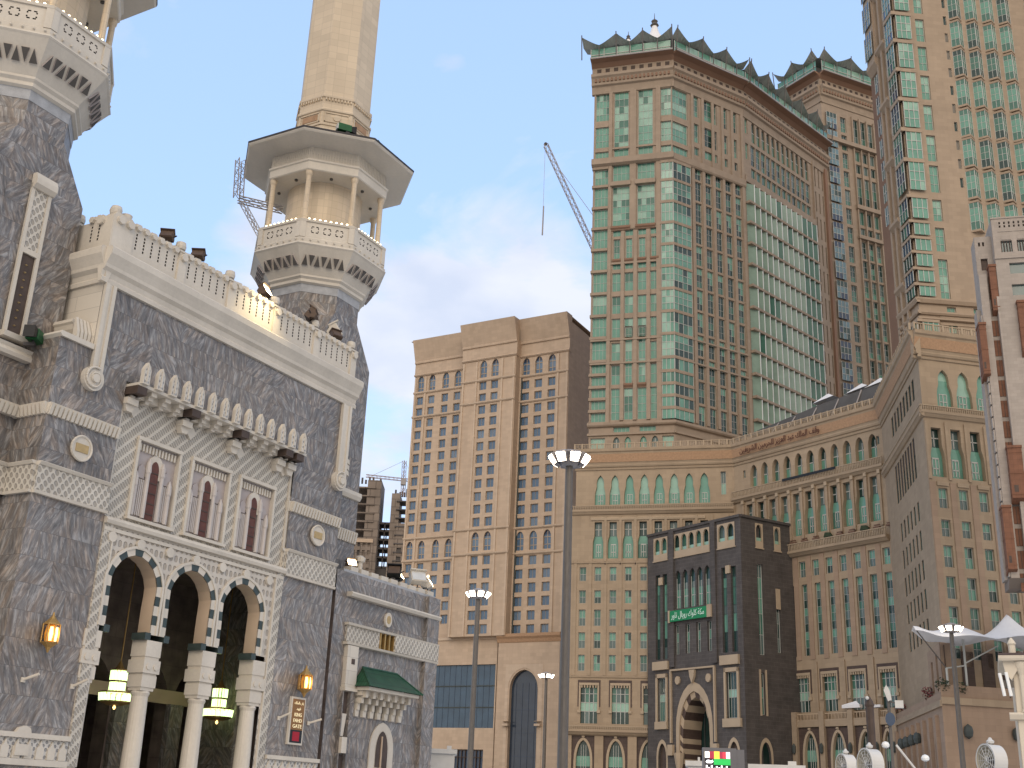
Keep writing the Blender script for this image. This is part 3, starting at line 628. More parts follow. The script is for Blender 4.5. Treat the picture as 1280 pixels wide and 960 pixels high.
# cornice, parapet
prof = [(-.05, 19.55), (.10, 19.57), (.12, 19.72), (.06, 19.80), (.10, 20.0), (.24, 20.12), (.26, 20.25), (.36, 20.45), (.46, 20.62), (.48, 20.86), (.40, 20.94), (-.4, 20.96)]
mb = MB(); mb.mould(M, -.55, 15.5, prof, 'white_stone')
RL = Fac(M.P(-.3, 0, 0), 119.66+180)   # left return, u runs into the building
RL2 = Fac(M.P(-.3, 0, -2.5), 119.66)   # same face, outward normal to the left
mb.mould(RL2, 0, 2.62, prof, 'white_stone'); mb.build('cornice', mosque)
def parapet_panel(fr, u0, u1, n_slot, w, name='parapet'):
    mb = MB(); hs = []
    if n_slot:
        st = (u1-u0)/n_slot
        for k in range(n_slot):
            for j in range(5): hs.append(rect(u0+st*(k+.5), 21.5+j*.145, 21.6+j*.145, .075))
    mb.wall(fr, [(u0, 20.9), (u1, 20.9), (u1, 22.35), (u0, 22.35)], hs, w, 'white_stone', .12, 'pierced_dark')
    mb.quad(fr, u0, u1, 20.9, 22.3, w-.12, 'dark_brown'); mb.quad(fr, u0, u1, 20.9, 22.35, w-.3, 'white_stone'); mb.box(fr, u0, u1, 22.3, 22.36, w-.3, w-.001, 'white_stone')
    if n_slot:
        for k in range(n_slot):
            c = u0+st*(k+.5); mb.prism(fr, [(c-.2, 22.36), (c+.2, 22.36), (c+.2, 22.46), (c+.1, 22.6), (c-.1, 22.6), (c-.2, 22.46)], w-.22, w, 'white_stone')
            mb.prism(fr, [(c+.14*math.cos(t*math.pi/3), 22.42+.14*math.sin(t*math.pi/3)) for t in range(6)], w, w+.12, 'white_stone', back=False)
    return mb.build(name, mosque)
def parapet_post(fr, u, w, big=False, wid=.42):
    mb = MB(); mb.box(fr, u-wid/2, u+wid/2, 20.9, 22.5, w-.42, w+.08, 'white_stone'); mb.box(fr, u-wid/2-.05, u+wid/2+.05, 22.42, 22.5, w-.46, w+.12, 'white_stone')
    mb.prism(fr, [(u+.17*math.cos(t*math.pi/4), 22.22+.17*math.sin(t*math.pi/4)) for t in range(8)], w+.08, w+.2, 'white_stone', back=False)
    mb.lathe(fr.P(u, 0, w-.17), [(.12, 22.5), (.12, 22.58), (.2, 22.64), (.23, 22.78), (.2, 22.95), (.08, 23.0)], 'white_stone', 12)
    return mb.build('parapet_post', mosque)
PW = -.05
posts_u = [3.35, 6.32, 9.3, 12.2, 15.1]
mb = MB(); mb.box(M, -.32, .7, 20.9, 22.5, PW-.6, PW+.06, 'white_stone'); mb.prism(M, [(-.3, 22.5), (.7, 22.5), (.55, 22.62), (-.2, 22.62)], PW-.5, PW+.02, 'white_stone')
for u in (-.05, .42): mb.prism(M, [(u+.17*math.cos(t*math.pi/4), 22.3+.17*math.sin(t*math.pi/4)) for t in range(8)], PW+.06, PW+.2, 'white_stone', back=False)
for u, h in ((-.1, 22.95), (.42, 22.85)): mb.lathe(M.P(u, 0, PW-.2), [(.12, 22.5), (.2, 22.64), (.23, 22.78), (.2, h-.05), (.08, h)], 'white_stone', 12)
mb.build('parapet_post', mosque)
edges = [.7] + [x for p in posts_u for x in (p-.21, p+.21)]
for i in range(0, len(edges)-1, 2): parapet_panel(M, edges[i], edges[i+1], 6 if i else 6, PW)
for u in posts_u: parapet_post(M, u, PW)
parapet_panel(RL2, .5, 1.1, 0, .0); parapet_panel(RL2, 1.1, 1.9, 2, .0); parapet_panel(RL2, 1.9, 2.5, 0, 0)
mb = MB(); mb.box(RL2, 1.85, 2.5, 20.9, 22.45, -.42, .07, 'white_stone'); mb.lathe(RL2.P(2.2, 0, -.2), [(.12, 22.45), (.2, 22.6), (.23, 22.72), (.2, 22.85), (.08, 22.92)], 'white_stone', 12)
mb.prism(RL2, [(1.9+.17*math.cos(t*math.pi/4), 22.25+.17*math.sin(t*math.pi/4)) for t in range(8)], .07, .2, 'white_stone', back=False); mb.build('parapet_post', mosque)
parapet_post(RL2, .25, 0, wid=.5)
# white pilaster of the left return and its fluted bracket
mb = MB(); mb.quad(RL2, 0, 2.5, 17.0, 19.8, .004, 'white_block'); mb.box(RL2, 0, 2.5, 17.0, 19.8, -.05, .003, 'white_stone', 'f'); mb.build('pilaster', mosque)
mb = MB(); mb.mould(RL2, -.1, 1.9, [(0, 16.98), (.3, 17.0), (.36, 17.1), (.2, 17.2), (.5, 17.6), (.55, 17.78), (.62, 17.85), (.6, 17.98), (0, 18.02)], 'white_stone')
for k in range(5): mb.mould(M, -1.0+k*.16, -.88+k*.16, [(-.35, 17.02), (-.1, 17.0), (-.12+k*.02, 17.4), (-.3, 17.95), (-.35, 17.95)], 'white_stone')
mb.build('bracket', mosque)
mb = MB(); mb.mould(RL2, .1, 2.6, [(0, 16.85), (1.45, 16.85), (1.55, 16.95), (1.5, 17.05), (0, 17.05)], 'white_stone'); mb.build('ledge', mosque)
# scroll strips
def scroll(u0, u1, s_):
    mb = MB()
    for a, b, w in ((u0, u0+.16, .16), (u0+.16, u1-.16, .10), (u1-.16, u1, .16)): mb.box(M, a, b, 15.95, 19.56, .001, w, 'white_stone')
    c = ((u0+u1)/2 - s_*.12, 15.75)
    for r_, w, m_ in ((.46, .20, 'white_stone'), (.30, .23, 'white_stone'), (.16, .33, 'white_stone')):
        mb.prism(M, [(c[0]+r_*math.cos(t*math.pi/10), c[1]+r_*math.sin(t*math.pi/10)) for t in range(20)], .001, w, m_, back=False)
    pr = None
    for t in range(34):
        a = t*.32+1.2; r_ = .44-t*.0105; p = M.P(c[0]+s_*r_*math.cos(a), c[1]-r_*math.sin(a)*-1 if 0 else c[1]+r_*math.sin(a), .24)
        if pr is not None: mb.tube(pr, p, .045, 'white_stone', 6)
        pr = p
    return mb.build('scroll', mosque)
scroll(-.28, .22, 1); scroll(14.52, 15.18, 1)
mb = MB()
for k in range(3): mb.prism(M, [(15.18, 16.3+k*.28), (15.5, 16.2+k*.28), (15.46, 16.42+k*.28), (15.18, 16.5+k*.28)], -.3, .05, 'white_stone')
mb.build('acanthus', mosque)
# mouldings, friezes and roundels of the two blocks
def fluted(fr, u0, u1, v0, v1, w, m='white_stone', st=.19):
    mb = MB(); mb.mould(fr, u0, u1, [(w-.3, v0), (w, v0), (w+.06, v0+.06), (w+.14, v1-.08), (w+.16, v1), (w-.3, v1)], m)
    n = max(1, int((u1-u0)/st))
    for k in range(n):
        c = u0+(k+.5)*(u1-u0)/n; mb.mould(fr, c-st*.32, c+st*.32, [(w, v0-.03), (w+.10, v0-.02), (w+.2, v1-.05), (w+.1, v1-.02), (w, v1-.02)], m)
    return mb.build('moulding', mosque)
BL = Fac(M.P(-1.75, 0, -1.65), 119.66)   # left end face of the left block
BR = Fac(M.P(11.62, 0, -.6), 119.66)
fluted(M, -1.75, 1.5, 13.95, 14.35, .0); fluted(BL, 0, 1.65, 13.95, 14.35, 0); fluted(M, 11.62, 15.15, 13.62, 14.05, .0); fluted(BR, .0, .6, 13.62, 14.05, 0)
def frieze(fr, u0, u1, v0, v1, w):
    mb = MB(); mb.box(fr, u0, u1, v0+.1, v1-.12, w-.3, w+.10, 'frieze_carving'); mb.mould(fr, u0, u1, [(w-.3, v0), (w+.14, v0), (w+.16, v0+.10), (w-.3, v0+.10)], 'white_stone'); mb.mould(fr, u0, u1, [(w-.3, v1-.12), (w+.14, v1-.12), (w+.22, v1-.02), (w+.2, v1), (w-.3, v1)], 'white_stone')
    return mb.build('frieze', mosque)
frieze(M, -1.75, 1.5, 11.1, 12.22, .0); frieze(BL, 0, 1.65, 11.1, 12.22, 0); frieze(M, 11.62, 15.15, 10.75, 11.92, .0); frieze(BR, 0, .6, 10.75, 11.92, 0)
for u, v in ((-.08, 13.12), (13.6, 12.92)):
    mb = MB(); P8 = lambda r_: [(u+r_*math.cos(t*math.pi/12), v+r_*math.sin(t*math.pi/12)*1.0) for t in range(24)]
    mb.prism(M, P8(.44), .0, .10, 'white_stone', back=False)
    for t in range(24):
        a, b = P8(.44)[t], P8(.44)[(t+1) % 24]; mb.tube(M.P(*a, .1), M.P(*b, .1), .05, 'white_stone', 5)
    r_ = mb.build('roundel', mosque)
    mb = MB(); mb.box(M, u-.28, u+.28, v-.15, v+.15, .10, .13, 'gold_plaque'); mb.build('plaque', r_)
for a, b, w in ((-1.75, 1.5, 0), (11.65, 15.15, 0)):
    mb = MB(); mb.box(M, a, b, 2.35, 2.55, w, w+.16, 'white_stone'); mb.box(M, a, b, 3.2, 3.36, w, w+.16, 'white_stone'); mb.box(M, a, b, 2.55, 3.2, w, w+.05, 'diaper')
    n = int((b-a)/.42)
    for k in range(n):
        c = a+(k+.5)*(b-a)/n; mb.prism(M, [(c-.15, 2.56), (c+.15, 2.56), (c+.15, 2.9), (c+.07, 2.98), (c, 3.16), (c-.07, 2.98), (c-.15, 2.9)], w+.05, w+.11, 'white_stone', back=False)
    mb.build('plinth_band', mosque)
mb = MB(); mb.prism(M, [(-.75, 3.36), (-.15, 3.36), (-.2, 3.5), (-.4, 3.58), (-.65, 3.5)], 0, .14, 'white_stone'); mb.box(M, -.7, -.15, 2.65, 3.0, .11, .16, 'white_stone'); mb.build('carved_boss', mosque)
# hall behind the arches
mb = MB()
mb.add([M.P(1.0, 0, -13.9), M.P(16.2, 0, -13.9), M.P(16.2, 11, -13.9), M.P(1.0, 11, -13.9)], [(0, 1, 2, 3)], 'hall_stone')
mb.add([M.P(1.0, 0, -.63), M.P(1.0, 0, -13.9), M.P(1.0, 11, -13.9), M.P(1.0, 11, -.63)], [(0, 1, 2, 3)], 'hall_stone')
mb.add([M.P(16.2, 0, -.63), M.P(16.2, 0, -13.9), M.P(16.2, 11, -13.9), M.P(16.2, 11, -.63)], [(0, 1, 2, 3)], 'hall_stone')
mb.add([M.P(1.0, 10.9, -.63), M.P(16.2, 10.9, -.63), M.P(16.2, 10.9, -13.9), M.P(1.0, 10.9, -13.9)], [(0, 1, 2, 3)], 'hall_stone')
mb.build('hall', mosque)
mb = MB(); hz = [M.P(a, b, -.63) for a, b in [(0, 0)]]
hole = [pointed(c, 0, 8.4, 1.35, .72) for c in (4.6, 8.6, 12.4)]
F7 = M.sub(0, 29.66, -7.0)
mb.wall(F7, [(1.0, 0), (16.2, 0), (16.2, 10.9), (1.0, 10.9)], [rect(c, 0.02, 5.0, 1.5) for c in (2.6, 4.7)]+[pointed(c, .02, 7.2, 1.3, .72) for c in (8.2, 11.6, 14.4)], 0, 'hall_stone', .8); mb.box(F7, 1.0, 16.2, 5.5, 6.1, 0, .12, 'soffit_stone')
for u in (3.7, 6.2, 10.0, 13.2): mb.box(F7, u-.4, u+.4, 0, 5.5, .0, .3, 'grey_marble_low')
mb.build('inner_arcade', mosque)
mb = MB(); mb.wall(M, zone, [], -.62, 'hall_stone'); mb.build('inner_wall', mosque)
# short bars standing out from the walls
def wall_arm(p, q): 
    mb = MB(); mb.tube(p, q, .045, 'white_stone', 6); mb.box(Fac(p, 29.66), -.08, .08, -.08, .08, -.02, .04, 'white_stone'); mb.build('bracket_arm', mosque)
wall_arm(M.P(-.75, 5.0, .0), M.P(-.55, 5.2, .5)); wall_arm(M.P(1.3, 5.0, 0), M.P(1.5, 5.25, .5)); wall_arm(M.P(12.3, 4.85, 0), M.P(12.6, 5.1, .4)); wall_arm(M.P(14.3, 4.8, 0), M.P(14.7, 5.0, .4))

# ================================================================ MINARETS
def octo(c, r, z, ph): return [Vector((c[0]+r*math.cos(ph+k*math.pi/4), c[1]+r*math.sin(ph+k*math.pi/4), z+c[2])) for k in range(8)]
def minaret(A, label, dz=0):
    A = Vector((A[0], A[1], dz)); root = thing('minaret', (A.x, A.y, 0), label, 'minaret')
    nd = math.atan2(M.n.y, M.n.x); ph = nd + math.pi/8
    def ring(prof, m, name, par=root, cap=True):
        mb = MB(); mb.lathe(A, prof, m, 8, ph, cap); return mb.build(name, par)
    H_ = 2.28; mb = MB(); f = Fac(A, 29.66)
    mb.box(f, -H_, H_, -dz, 22.9, -H_, H_, 'grey_marble', 'td')
    o8 = octo(A, 2.42, 25.1, ph); sq = [f.P(a*H_, 22.9, b*H_) for a, b in ((1, 1), (-1, 1), (-1, -1), (1, -1))]
    def ang(p): return math.atan2(p.y-A.y, p.x-A.x)
    pts = [(ang(p), p) for p in o8]
    for i in range(4):     # chamfers from square to octagon
        s_ = sq[i]; a = ang(s_); near = sorted(o8, key=lambda p: (p-s_).length)[:2]; mb.add([s_, near[0], near[1]], [(0, 1, 2)], 'grey_marble')
    for i in range(4):
        s0, s1 = sq[i], sq[(i+1) % 4]; mid = (s0+s1)/2; near = sorted(o8, key=lambda p: (p-mid).length)[:2]
        near.sort(key=lambda p: (p-s0).length); mb.add([s0, s1, near[1], near[0]], [(0, 1, 2, 3)], 'grey_marble')
    mb.build('base', root)
    ring([(2.42, 25.1), (2.42, 26.0)], 'grey_marble', 'neck'); ring([(2.44, 25.95), (2.46, 26.35), (2.5, 26.42)], 'grey_trim', 'neck_band')
    ring([(2.5, 26.38), (2.62, 26.45), (2.62, 26.6), (2.74, 26.7), (2.74, 26.8)], 'white_stone', 'corbel_ring')
    o0, o1 = octo(A, 2.72, 26.78, ph), octo(A, 3.66, 28.05, ph)
    mb = MB()
    for k in range(8):
        a0, b0, a1, b1 = o0[k], o0[(k+1) % 8], o1[k], o1[(k+1) % 8]
        ml = (a0+b0)/2; u = (b0-a0).normalized(); mu = (a1+b1)/2; v = (mu-ml); hgt = v.length; v.normalize()
        if u.cross(v).dot(ml-A) < 0: u = -u
        fr = Fac(ml, u=u, v=v); l0, l1 = (b0-a0).length/2, (b1-a1).length/2
        hs = []
        for j in range(7):
            c = -.93+j*.31; 
            hs.append([(c-.14, .52), (c+.0, 1.02), (c+.0, 1.02)][:0] or ([(c-.15, .5), (c+.15, .5), (c, 1.05)] if j % 2 == 0 else [(c, .5), (c+.15, 1.05), (c-.15, 1.05)]))
        hs = [h for h in hs if max(abs(x) for x, y in h) < l0+(l1-l0)*.4]
        mb.wall(fr, [(-l0, 0), (l0, 0), (l1, hgt), (-l1, hgt)], hs, 0, 'white_stone', .08, 'mauve_stone')
        for h in hs: mb.add([fr.P(x, y, -.08) for x, y in h], [(0, 1, 2)], 'pierced_dark')
    mb.build('corbel', root)
    ring([(3.66, 28.04), (3.72, 28.1), (3.66, 28.2), (3.60, 28.24), (3.62, 28.45), (3.56, 28.5)], 'white_stone', 'balcony')
    mb = MB()
    for k in range(8):
        for j in range(7):
            p0, p1 = octo(A, 3.66, 28.34, ph)[k], octo(A, 3.66, 28.34, ph)[(k+1) % 8]; mb.ball(p0.lerp(p1, (j+.5)/7), .05, 'white_stone', 6, 4)
    mb.build('bead_row', root)
    mb = MB(); ap = 3.55*math.cos(math.pi/8); hw = 3.55*math.sin(math.pi/8)
    for k in range(8):
        a = nd+k*math.pi/4; u = Vector((-math.sin(a), math.cos(a), 0)); ctr = A+Vector((math.cos(a), math.sin(a), 0))*ap; fr = Fac(ctr, u=u, v=(0, 0, 1))
        if fr.n.dot(ctr-A) < 0: fr = Fac(ctr, u=-u, v=(0, 0, 1))
        hs = []
        for c in (-.62, 0, .62):
            for x0, x1, y0, y1 in ((-.17, -.05, .28, .34), (.05, .17, .28, .34), (-.17, -.05, -.04, .02), (.05, .17, -.04, .02), (-.2, -.14, .2, .27), (-.2, -.14, .03, .1), (.14, .2, .2, .27), (.14, .2, .03, .1)):
                hs.append([(c+x0, 28.82+y0), (c+x1, 28.82+y0), (c+x1, 28.82+y1), (c+x0, 28.82+y1)])
        mb.wall(fr, [(-hw, 28.5), (hw, 28.5), (hw, 29.4), (-hw, 29.4)], hs, 0, 'white_stone', .09, 'pierced_dark')
        mb.quad(fr, -hw, hw, 28.5, 29.4, -.09, 'mauve_stone'); mb.quad(fr, -hw*.9, hw*.9, 28.5, 29.4, -.25, 'white_stone')
        mb.box(fr, hw-.26, hw+.02, 28.5, 29.5, -.2, .06, 'white_stone'); mb.box(fr, -hw-.02, -hw+.26, 28.5, 29.5, -.2, .06, 'white_stone')
        mb.mould(fr, -hw, hw, [(-.25, 29.38), (.07, 29.38), (.09, 29.5), (-.25, 29.5)], 'white_stone')
    mb.build('balustrade', root)
    mb = MB()
    for k in range(8):
        p0, p1 = octo(A, 3.52, 29.56, ph)[k], octo(A, 3.52, 29.56, ph)[(k+1) % 8]
        for j in range(8): mb.ball(p0.lerp(p1, .14+j*.103), .062, 'lit_bulb', 6, 4)
    mb.build('light_string', root)
    ring([(3.4, 28.5), (2.1, 28.52)], 'white_stone', 'balcony_floor', cap=False)
    mb = MB(); mb.lathe(A, [(2.02, 28.4), (2.02, 33.4)], 'shaft_stone', 24)
    mb.build('core', root)
    mb = MB(); a = nd+math.pi/4+.45; fr = Fac(A+Vector((math.cos(a), math.sin(a), 0))*1.98, u=(math.sin(a)*-1, math.cos(a), 0), v=(0, 0, 1))
    mb.box(fr, -.42, .42, 28.5, 30.9, 0, .08, 'shaft_stone'); mb.box(fr, -.3, .3, 28.5, 30.75, .08, .1, 'brass'); mb.build('door', root)
    for k, p in enumerate(octo(A, 3.12, 0, ph)):
        mb = MB(); mb.lathe(Vector((p.x, p.y, dz)), [(.2, 29.4), (.2, 29.65), (.14, 29.75), (.13, 32.2), (.18, 32.3), (.2, 32.55)], 'shaft_stone', 10); mb.build('column', root)
    ring([(3.34, 32.5), (3.4, 32.55), (3.4, 32.95), (3.48, 33.0), (3.48, 33.1)], 'white_stone', 'entablature')
    ring([(3.3, 33.08), (3.3, 33.9)], 'white_block', 'entablature')
    mb = MB()
    for k in range(8):
        p0, p1 = octo(A, 3.3, 33.45, ph)[k], octo(A, 3.3, 33.45, ph)[(k+1) % 8]
        for j in range(18):
            c = p0.lerp(p1, (j+.5)/18); mb.tube((c.x, c.y, 33.15+dz), (c.x, c.y, 33.85+dz), .045, 'white_stone', 4)
    for k in range(8):
        p0, p1 = octo(A, 2.7, 32.5, ph)[k], octo(A, 2.7, 32.5, ph)[(k+1) % 8]; c = p0.lerp(p1, .5); mb.lathe((c.x, c.y, dz), [(.09, 32.42), (.09, 32.52)], 'pierced_dark', 8)
    mb.build('fluting', root)
    ring([(3.3, 33.85), (4.72, 34.0), (4.8, 34.08), (4.8, 34.14)], 'white_stone', 'roof_soffit', cap=False)
    ring([(4.82, 34.12), (4.84, 34.22), (3.6, 34.9), (2.1, 35.5)], 'dark_metal', 'roof', cap=False)
    ring([(2.3, 34.9), (2.28, 35.5), (2.22, 35.7), (2.16, 35.8), (2.14, 36.0)], 'shaft_stone', 'pedestal')
    ring([(2.2, 35.98), (2.2, 36.1), (2.12, 36.15), (2.12, 36.85), (2.2, 36.9), (2.2, 37.0), (2.1, 37.1), (2.1, 37.7), (2.18, 37.75), (2.18, 37.9), (2.05, 38.0)], 'shaft_stone', 'pedestal')
    mb = MB()
    for k in range(8):
        a = nd+k*math.pi/4; u = Vector((-math.sin(a), math.cos(a), 0)); ctr = A+Vector((math.cos(a), math.sin(a), 0))*2.12*math.cos(math.pi/8); fr = Fac(ctr, u=u, v=(0, 0, 1))
        if fr.n.dot(ctr-A) < 0: fr = Fac(ctr, u=-u, v=(0, 0, 1))
        for x0, x1, y0, y1 in ((-.68, .68, 36.2, 36.26), (-.68, .68, 36.74, 36.8), (-.68, -.62, 36.2, 36.8), (.62, .68, 36.2, 36.8)): mb.box(fr, x0, x1, y0, y1, -.02, .05, 'shaft_stone')
        if k % 2: mb.prism(fr, [(.2*math.cos(t*math.pi/5), 36.5+.2*math.sin(t*math.pi/5)) for t in range(10)], -.02, .05, 'shaft_stone', back=False)
        else: mb.box(fr, -.5, .5, 36.32, 36.68, -.01, .03, 'carved_band')
        for j in range(9): mb.box(fr, -.72+j*.17, -.64+j*.17, 37.55, 37.7, -.02, .08, 'shaft_stone')
    mb.build('pedestal_carving', root)
    ring([(2.05, 38.0), (2.0, 62), (2.4, 63), (2.4, 64), (.2, 72)], 'shaft_stone', 'shaft')
    return root, nd
MIN2 = M.P(16.54, 0, -4.06); MIN1 = M.P(-3.1, 0, -4.06) + at(62.8, .3)
_, ND = minaret(MIN2, 'tall cream minaret behind the right end of the parapet, whole balcony in view')
minaret(MIN1, 'nearer grey based minaret at the left edge, its balcony cut off', 0)
# minaret's own facade pieces on the left base: window strip and ledges

# ---- pieces of the left minaret's base front
LB = M.sub(0, 29.66, (MIN1-M.o).dot(M.n)+2.28+.03)
mb = MB(); hs = [[(-2.85, 16.9), (-2.2, 16.9), (-2.2, 19.9), (-2.85, 19.9)]]
mb.box(LB, -2.25, -2.1, 16.8, 22.8, 0, .10, 'white_stone'); mb.box(LB, -3.0, -2.85, 16.8, 22.8, 0, .10, 'white_stone'); mb.box(LB, -2.85, -2.25, 20.0, 20.2, 0, .10, 'white_stone')
mb.box(LB, -2.85, -2.25, 20.2, 22.6, 0, .05, 'frieze_carving'); mb.quad(LB, -2.85, -2.25, 16.9, 20.0, .012, 'dark_brown'); mb.mould(LB, -3.0, -2.05, [(0, 22.6), (.15, 22.6), (.3, 22.75), (.3, 22.95), (.2, 23.2), (0, 23.2)], 'white_stone')
mb.mould(LB, -3.1, -1.95, [(0, 16.6), (.3, 16.62), (.35, 16.8), (0, 16.85)], 'white_stone')
for k in range(9): mb.lathe(LB.P(-2.55, 17.2+k*.3, .02), [(.01, -.03), (.06, 0), (.01, .03)], 'gold_plaque', 6)
mb.build('window_bay', mosque)
mb = MB(); mb.mould(LB, -6, -1.75, [(0, 16.0), (.25, 16.02), (.3, 16.15), (.22, 16.3), (.3, 16.42), (0, 16.45)], 'white_stone'); mb.build('ledge', mosque)
fluted(LB, -6, -1.75, 13.95, 14.35, .15); frieze(LB, -6, -1.75, 11.1, 12.22, .15)
RBs = M.sub(0, 29.66, -1.8)
mb = MB(); mb.mould(RBs, 15.2, 18.85, [(0, 15.9), (.12, 15.92), (.22, 16.1), (.2, 16.3), (0, 16.35)], 'white_stone'); mb.build('ledge', mosque)
fluted(RBs, 15.1, 18.85, 13.75, 14.3, .0); frieze(RBs, 15.1, 18.85, 10.75, 11.95, .0)

# ================================================================ MOSQUE WING (lower block to the right)
V = M.sub(0, 29.66, -.8)
wing = thing('mosque_wing', V.P(20, 0, 0), 'low grey marble wing of the mosque with a green tiled hood over its doorway', 'mosque wing')
UE = 25.05
mb = MB(); door = pointed(21.0, 0.02, 5.0, .62, .78)
hs = [door, rect(20.68, 8.75, 9.5, .33), rect(21.06, 8.75, 9.5, .33), rect(20.3, 8.75, 9.5, .33)]
mb.wall(V, [(16.4, 0), (UE, 0), (UE, 12.0), (16.4, 12.0)], hs, 0, 'grey_marble_low', .4, 'white_stone')
mb.box(V, 16.4, UE, 0, 12.0, -18, -.42, 'grey_marble_low'); mb.box(V, UE-.02, UE, 0, 12, -.42, -.001, 'grey_marble_low', 'l'); mb.build('wall', wing)
mb = MB(); mb.box(V, 24.1, UE+.15, 0, 12.0, -.3, .22, 'grey_marble_low'); mb.build('corner_pier', wing)
mb = MB(); mb.mould(V, 17.3, UE+.2, [(-.1, 10.85), (.26, 10.87), (.34, 11.0), (.3, 11.08), (-.1, 11.1)], 'white_stone'); mb.build('cornice', wing)
mb = MB(); mb.box(V, 17.4, 20.1, 8.75, 9.55, .001, .12, 'frieze_carving'); mb.box(V, 21.25, UE+.2, 8.75, 9.55, .001, .26, 'frieze_carving')
for v in (8.65, 9.55): mb.mould(V, 17.3, UE+.22, [(0, v-.04), (.24, v-.02), (.28, v+.08), (0, v+.1)], 'white_stone')
mb.build('frieze', wing)
mb = MB()
for u in (20.3, 20.68, 21.06): mb.quad(V, u-.17, u+.17, 8.75, 9.5, -.3, 'dark_brown')
for u in (20.11, 20.49, 20.87, 21.25): mb.box(V, u-.05, u+.05, 8.72, 9.52, -.2, .16, 'brass')
mb.build('window', wing)
mb = MB(); P8 = lambda r_: [(20.75+r_*.8*math.cos(t*math.pi/10), 10.25+r_*math.sin(t*math.pi/10)) for t in range(20)]
mb.prism(V, P8(.36), 0, .1, 'white_stone', back=False); mb.prism(V, P8(.2), .1, .12, 'gold_plaque', back=False); mb.build('roundel', wing)
mb = MB(); mb.wall(V, pointed(21.0, 0.0, 5.35, .98, .76), [door], .06, 'white_stone', .0); mb.prism(V, pointed(21.0, 0.0, 5.35, .98, .76), .001, .05, 'white_stone', back=False)
o_ = mb.build('door_frame', wing)
mb = MB(); mb.add([V.P(x, y, .07) for x, y in pointed(21.0, 3.2, 4.95, .5, .45)], [tuple(range(len(pointed(21.0, 3.2, 4.95, .5, .45))))], 'dark_brown'); 
mb.box(V, 20.9, 20.97, 3.2, 4.7, .07, .12, 'soffit_stone'); mb.box(V, 20.45, 21.55, 2.2, 3.25, .06, .16, 'white_stone'); mb.box(V, 20.6, 21.4, .05, 2.2, .062, .1, 'shutter_wood'); mb.build('door', o_)
mb = MB()   # hood: tiled roof on stepped brackets
mb.box(V, 18.35, 22.6, 6.62, 6.78, 0, .95, 'white_stone'); mb.box(V, 18.45, 22.5, 6.4, 6.62, 0, .5, 'white_stone')
for k in range(7):
    c = 18.65+k*.6
    for a, b, d in ((5.75, 6.1, .22), (6.05, 6.35, .42), (6.3, 6.62, .66)): mb.box(V, c-.10, c+.10, a, b, 0, d, 'white_stone')
    mb.prism(V, [(c-.12, 5.45), (c+.12, 5.45), (c+.16, 5.75), (c-.16, 5.75)], 0, .15, 'white_stone')
hood = mb.build('hood', wing)
mb = MB(); e0, e1, r0_, r1_ = V.P(18.2, 6.79, 1.1), V.P(22.75, 6.79, 1.1), V.P(19.0, 7.75, 0.02), V.P(21.9, 7.75, .02)
mb.add([e0, e1, r1_, r0_, V.P(18.2, 6.79, 0.02), V.P(22.75, 6.79, 0.02)], [(0, 1, 2, 3), (4, 0, 3), (1, 5, 2)], 'green_tile'); mb.tube(r0_, r1_, .06, 'green_tile'); mb.tube(e0, r0_, .05, 'green_tile'); mb.tube(e1, r1_, .05, 'green_tile'); mb.build('roof', hood)
mb = MB(); mb.box(V, 17.45, 18.3, 6.65, 8.6, .001, .22, 'white_block'); mb.box(V, 17.8, 18.05, 7.75, 8.0, .22, .24, 'dark_brown'); mb.mould(V, 17.4, 18.35, [(0, 6.5), (.3, 6.52), (.3, 6.66), (0, 6.7)], 'white_stone')
mb.box(V, 17.45, 17.95, 5.5, 6.5, .001, .05, 'dark_brown'); mb.box(V, 17.38, 17.46, 0, 6.5, .001, .2, 'grey_marble'); mb.box(V, 17.98, 18.3, 0, 6.5, .001, .2, 'grey_marble'); mb.prism(V, [(17.5, 4.5), (17.75, 4.5), (17.9, 5.5), (17.5, 5.5)], .05, .12, 'white_stone'); mb.box(V, 17.4, 17.8, 3.75, 4.45, .05, .35, 'white_stone'); mb.box(V, 17.45, 17.95, 0, 3.7, .001, .06, 'dark_brown'); mb.build('niche', wing)
mb = MB()
for k in range(9):
    u = 17.8+k*.85; mb.box(V, u-.3, u+.3, 12.0, 12.35, -.5, -.05, 'white_stone')
mb.box(V, 16.9, 25.0, 12.0, 12.12, -.6, 0, 'grey_trim'); mb.build('parapet', wing)
mb = MB(); mb.lathe(V.P(18.5, 0, -.3), [(.14, 12.3), (.14, 12.7), (.24, 12.75), (.26, 12.95), (.1, 13.05)], 'white_stone', 10); mb.build('parapet_post', wing)

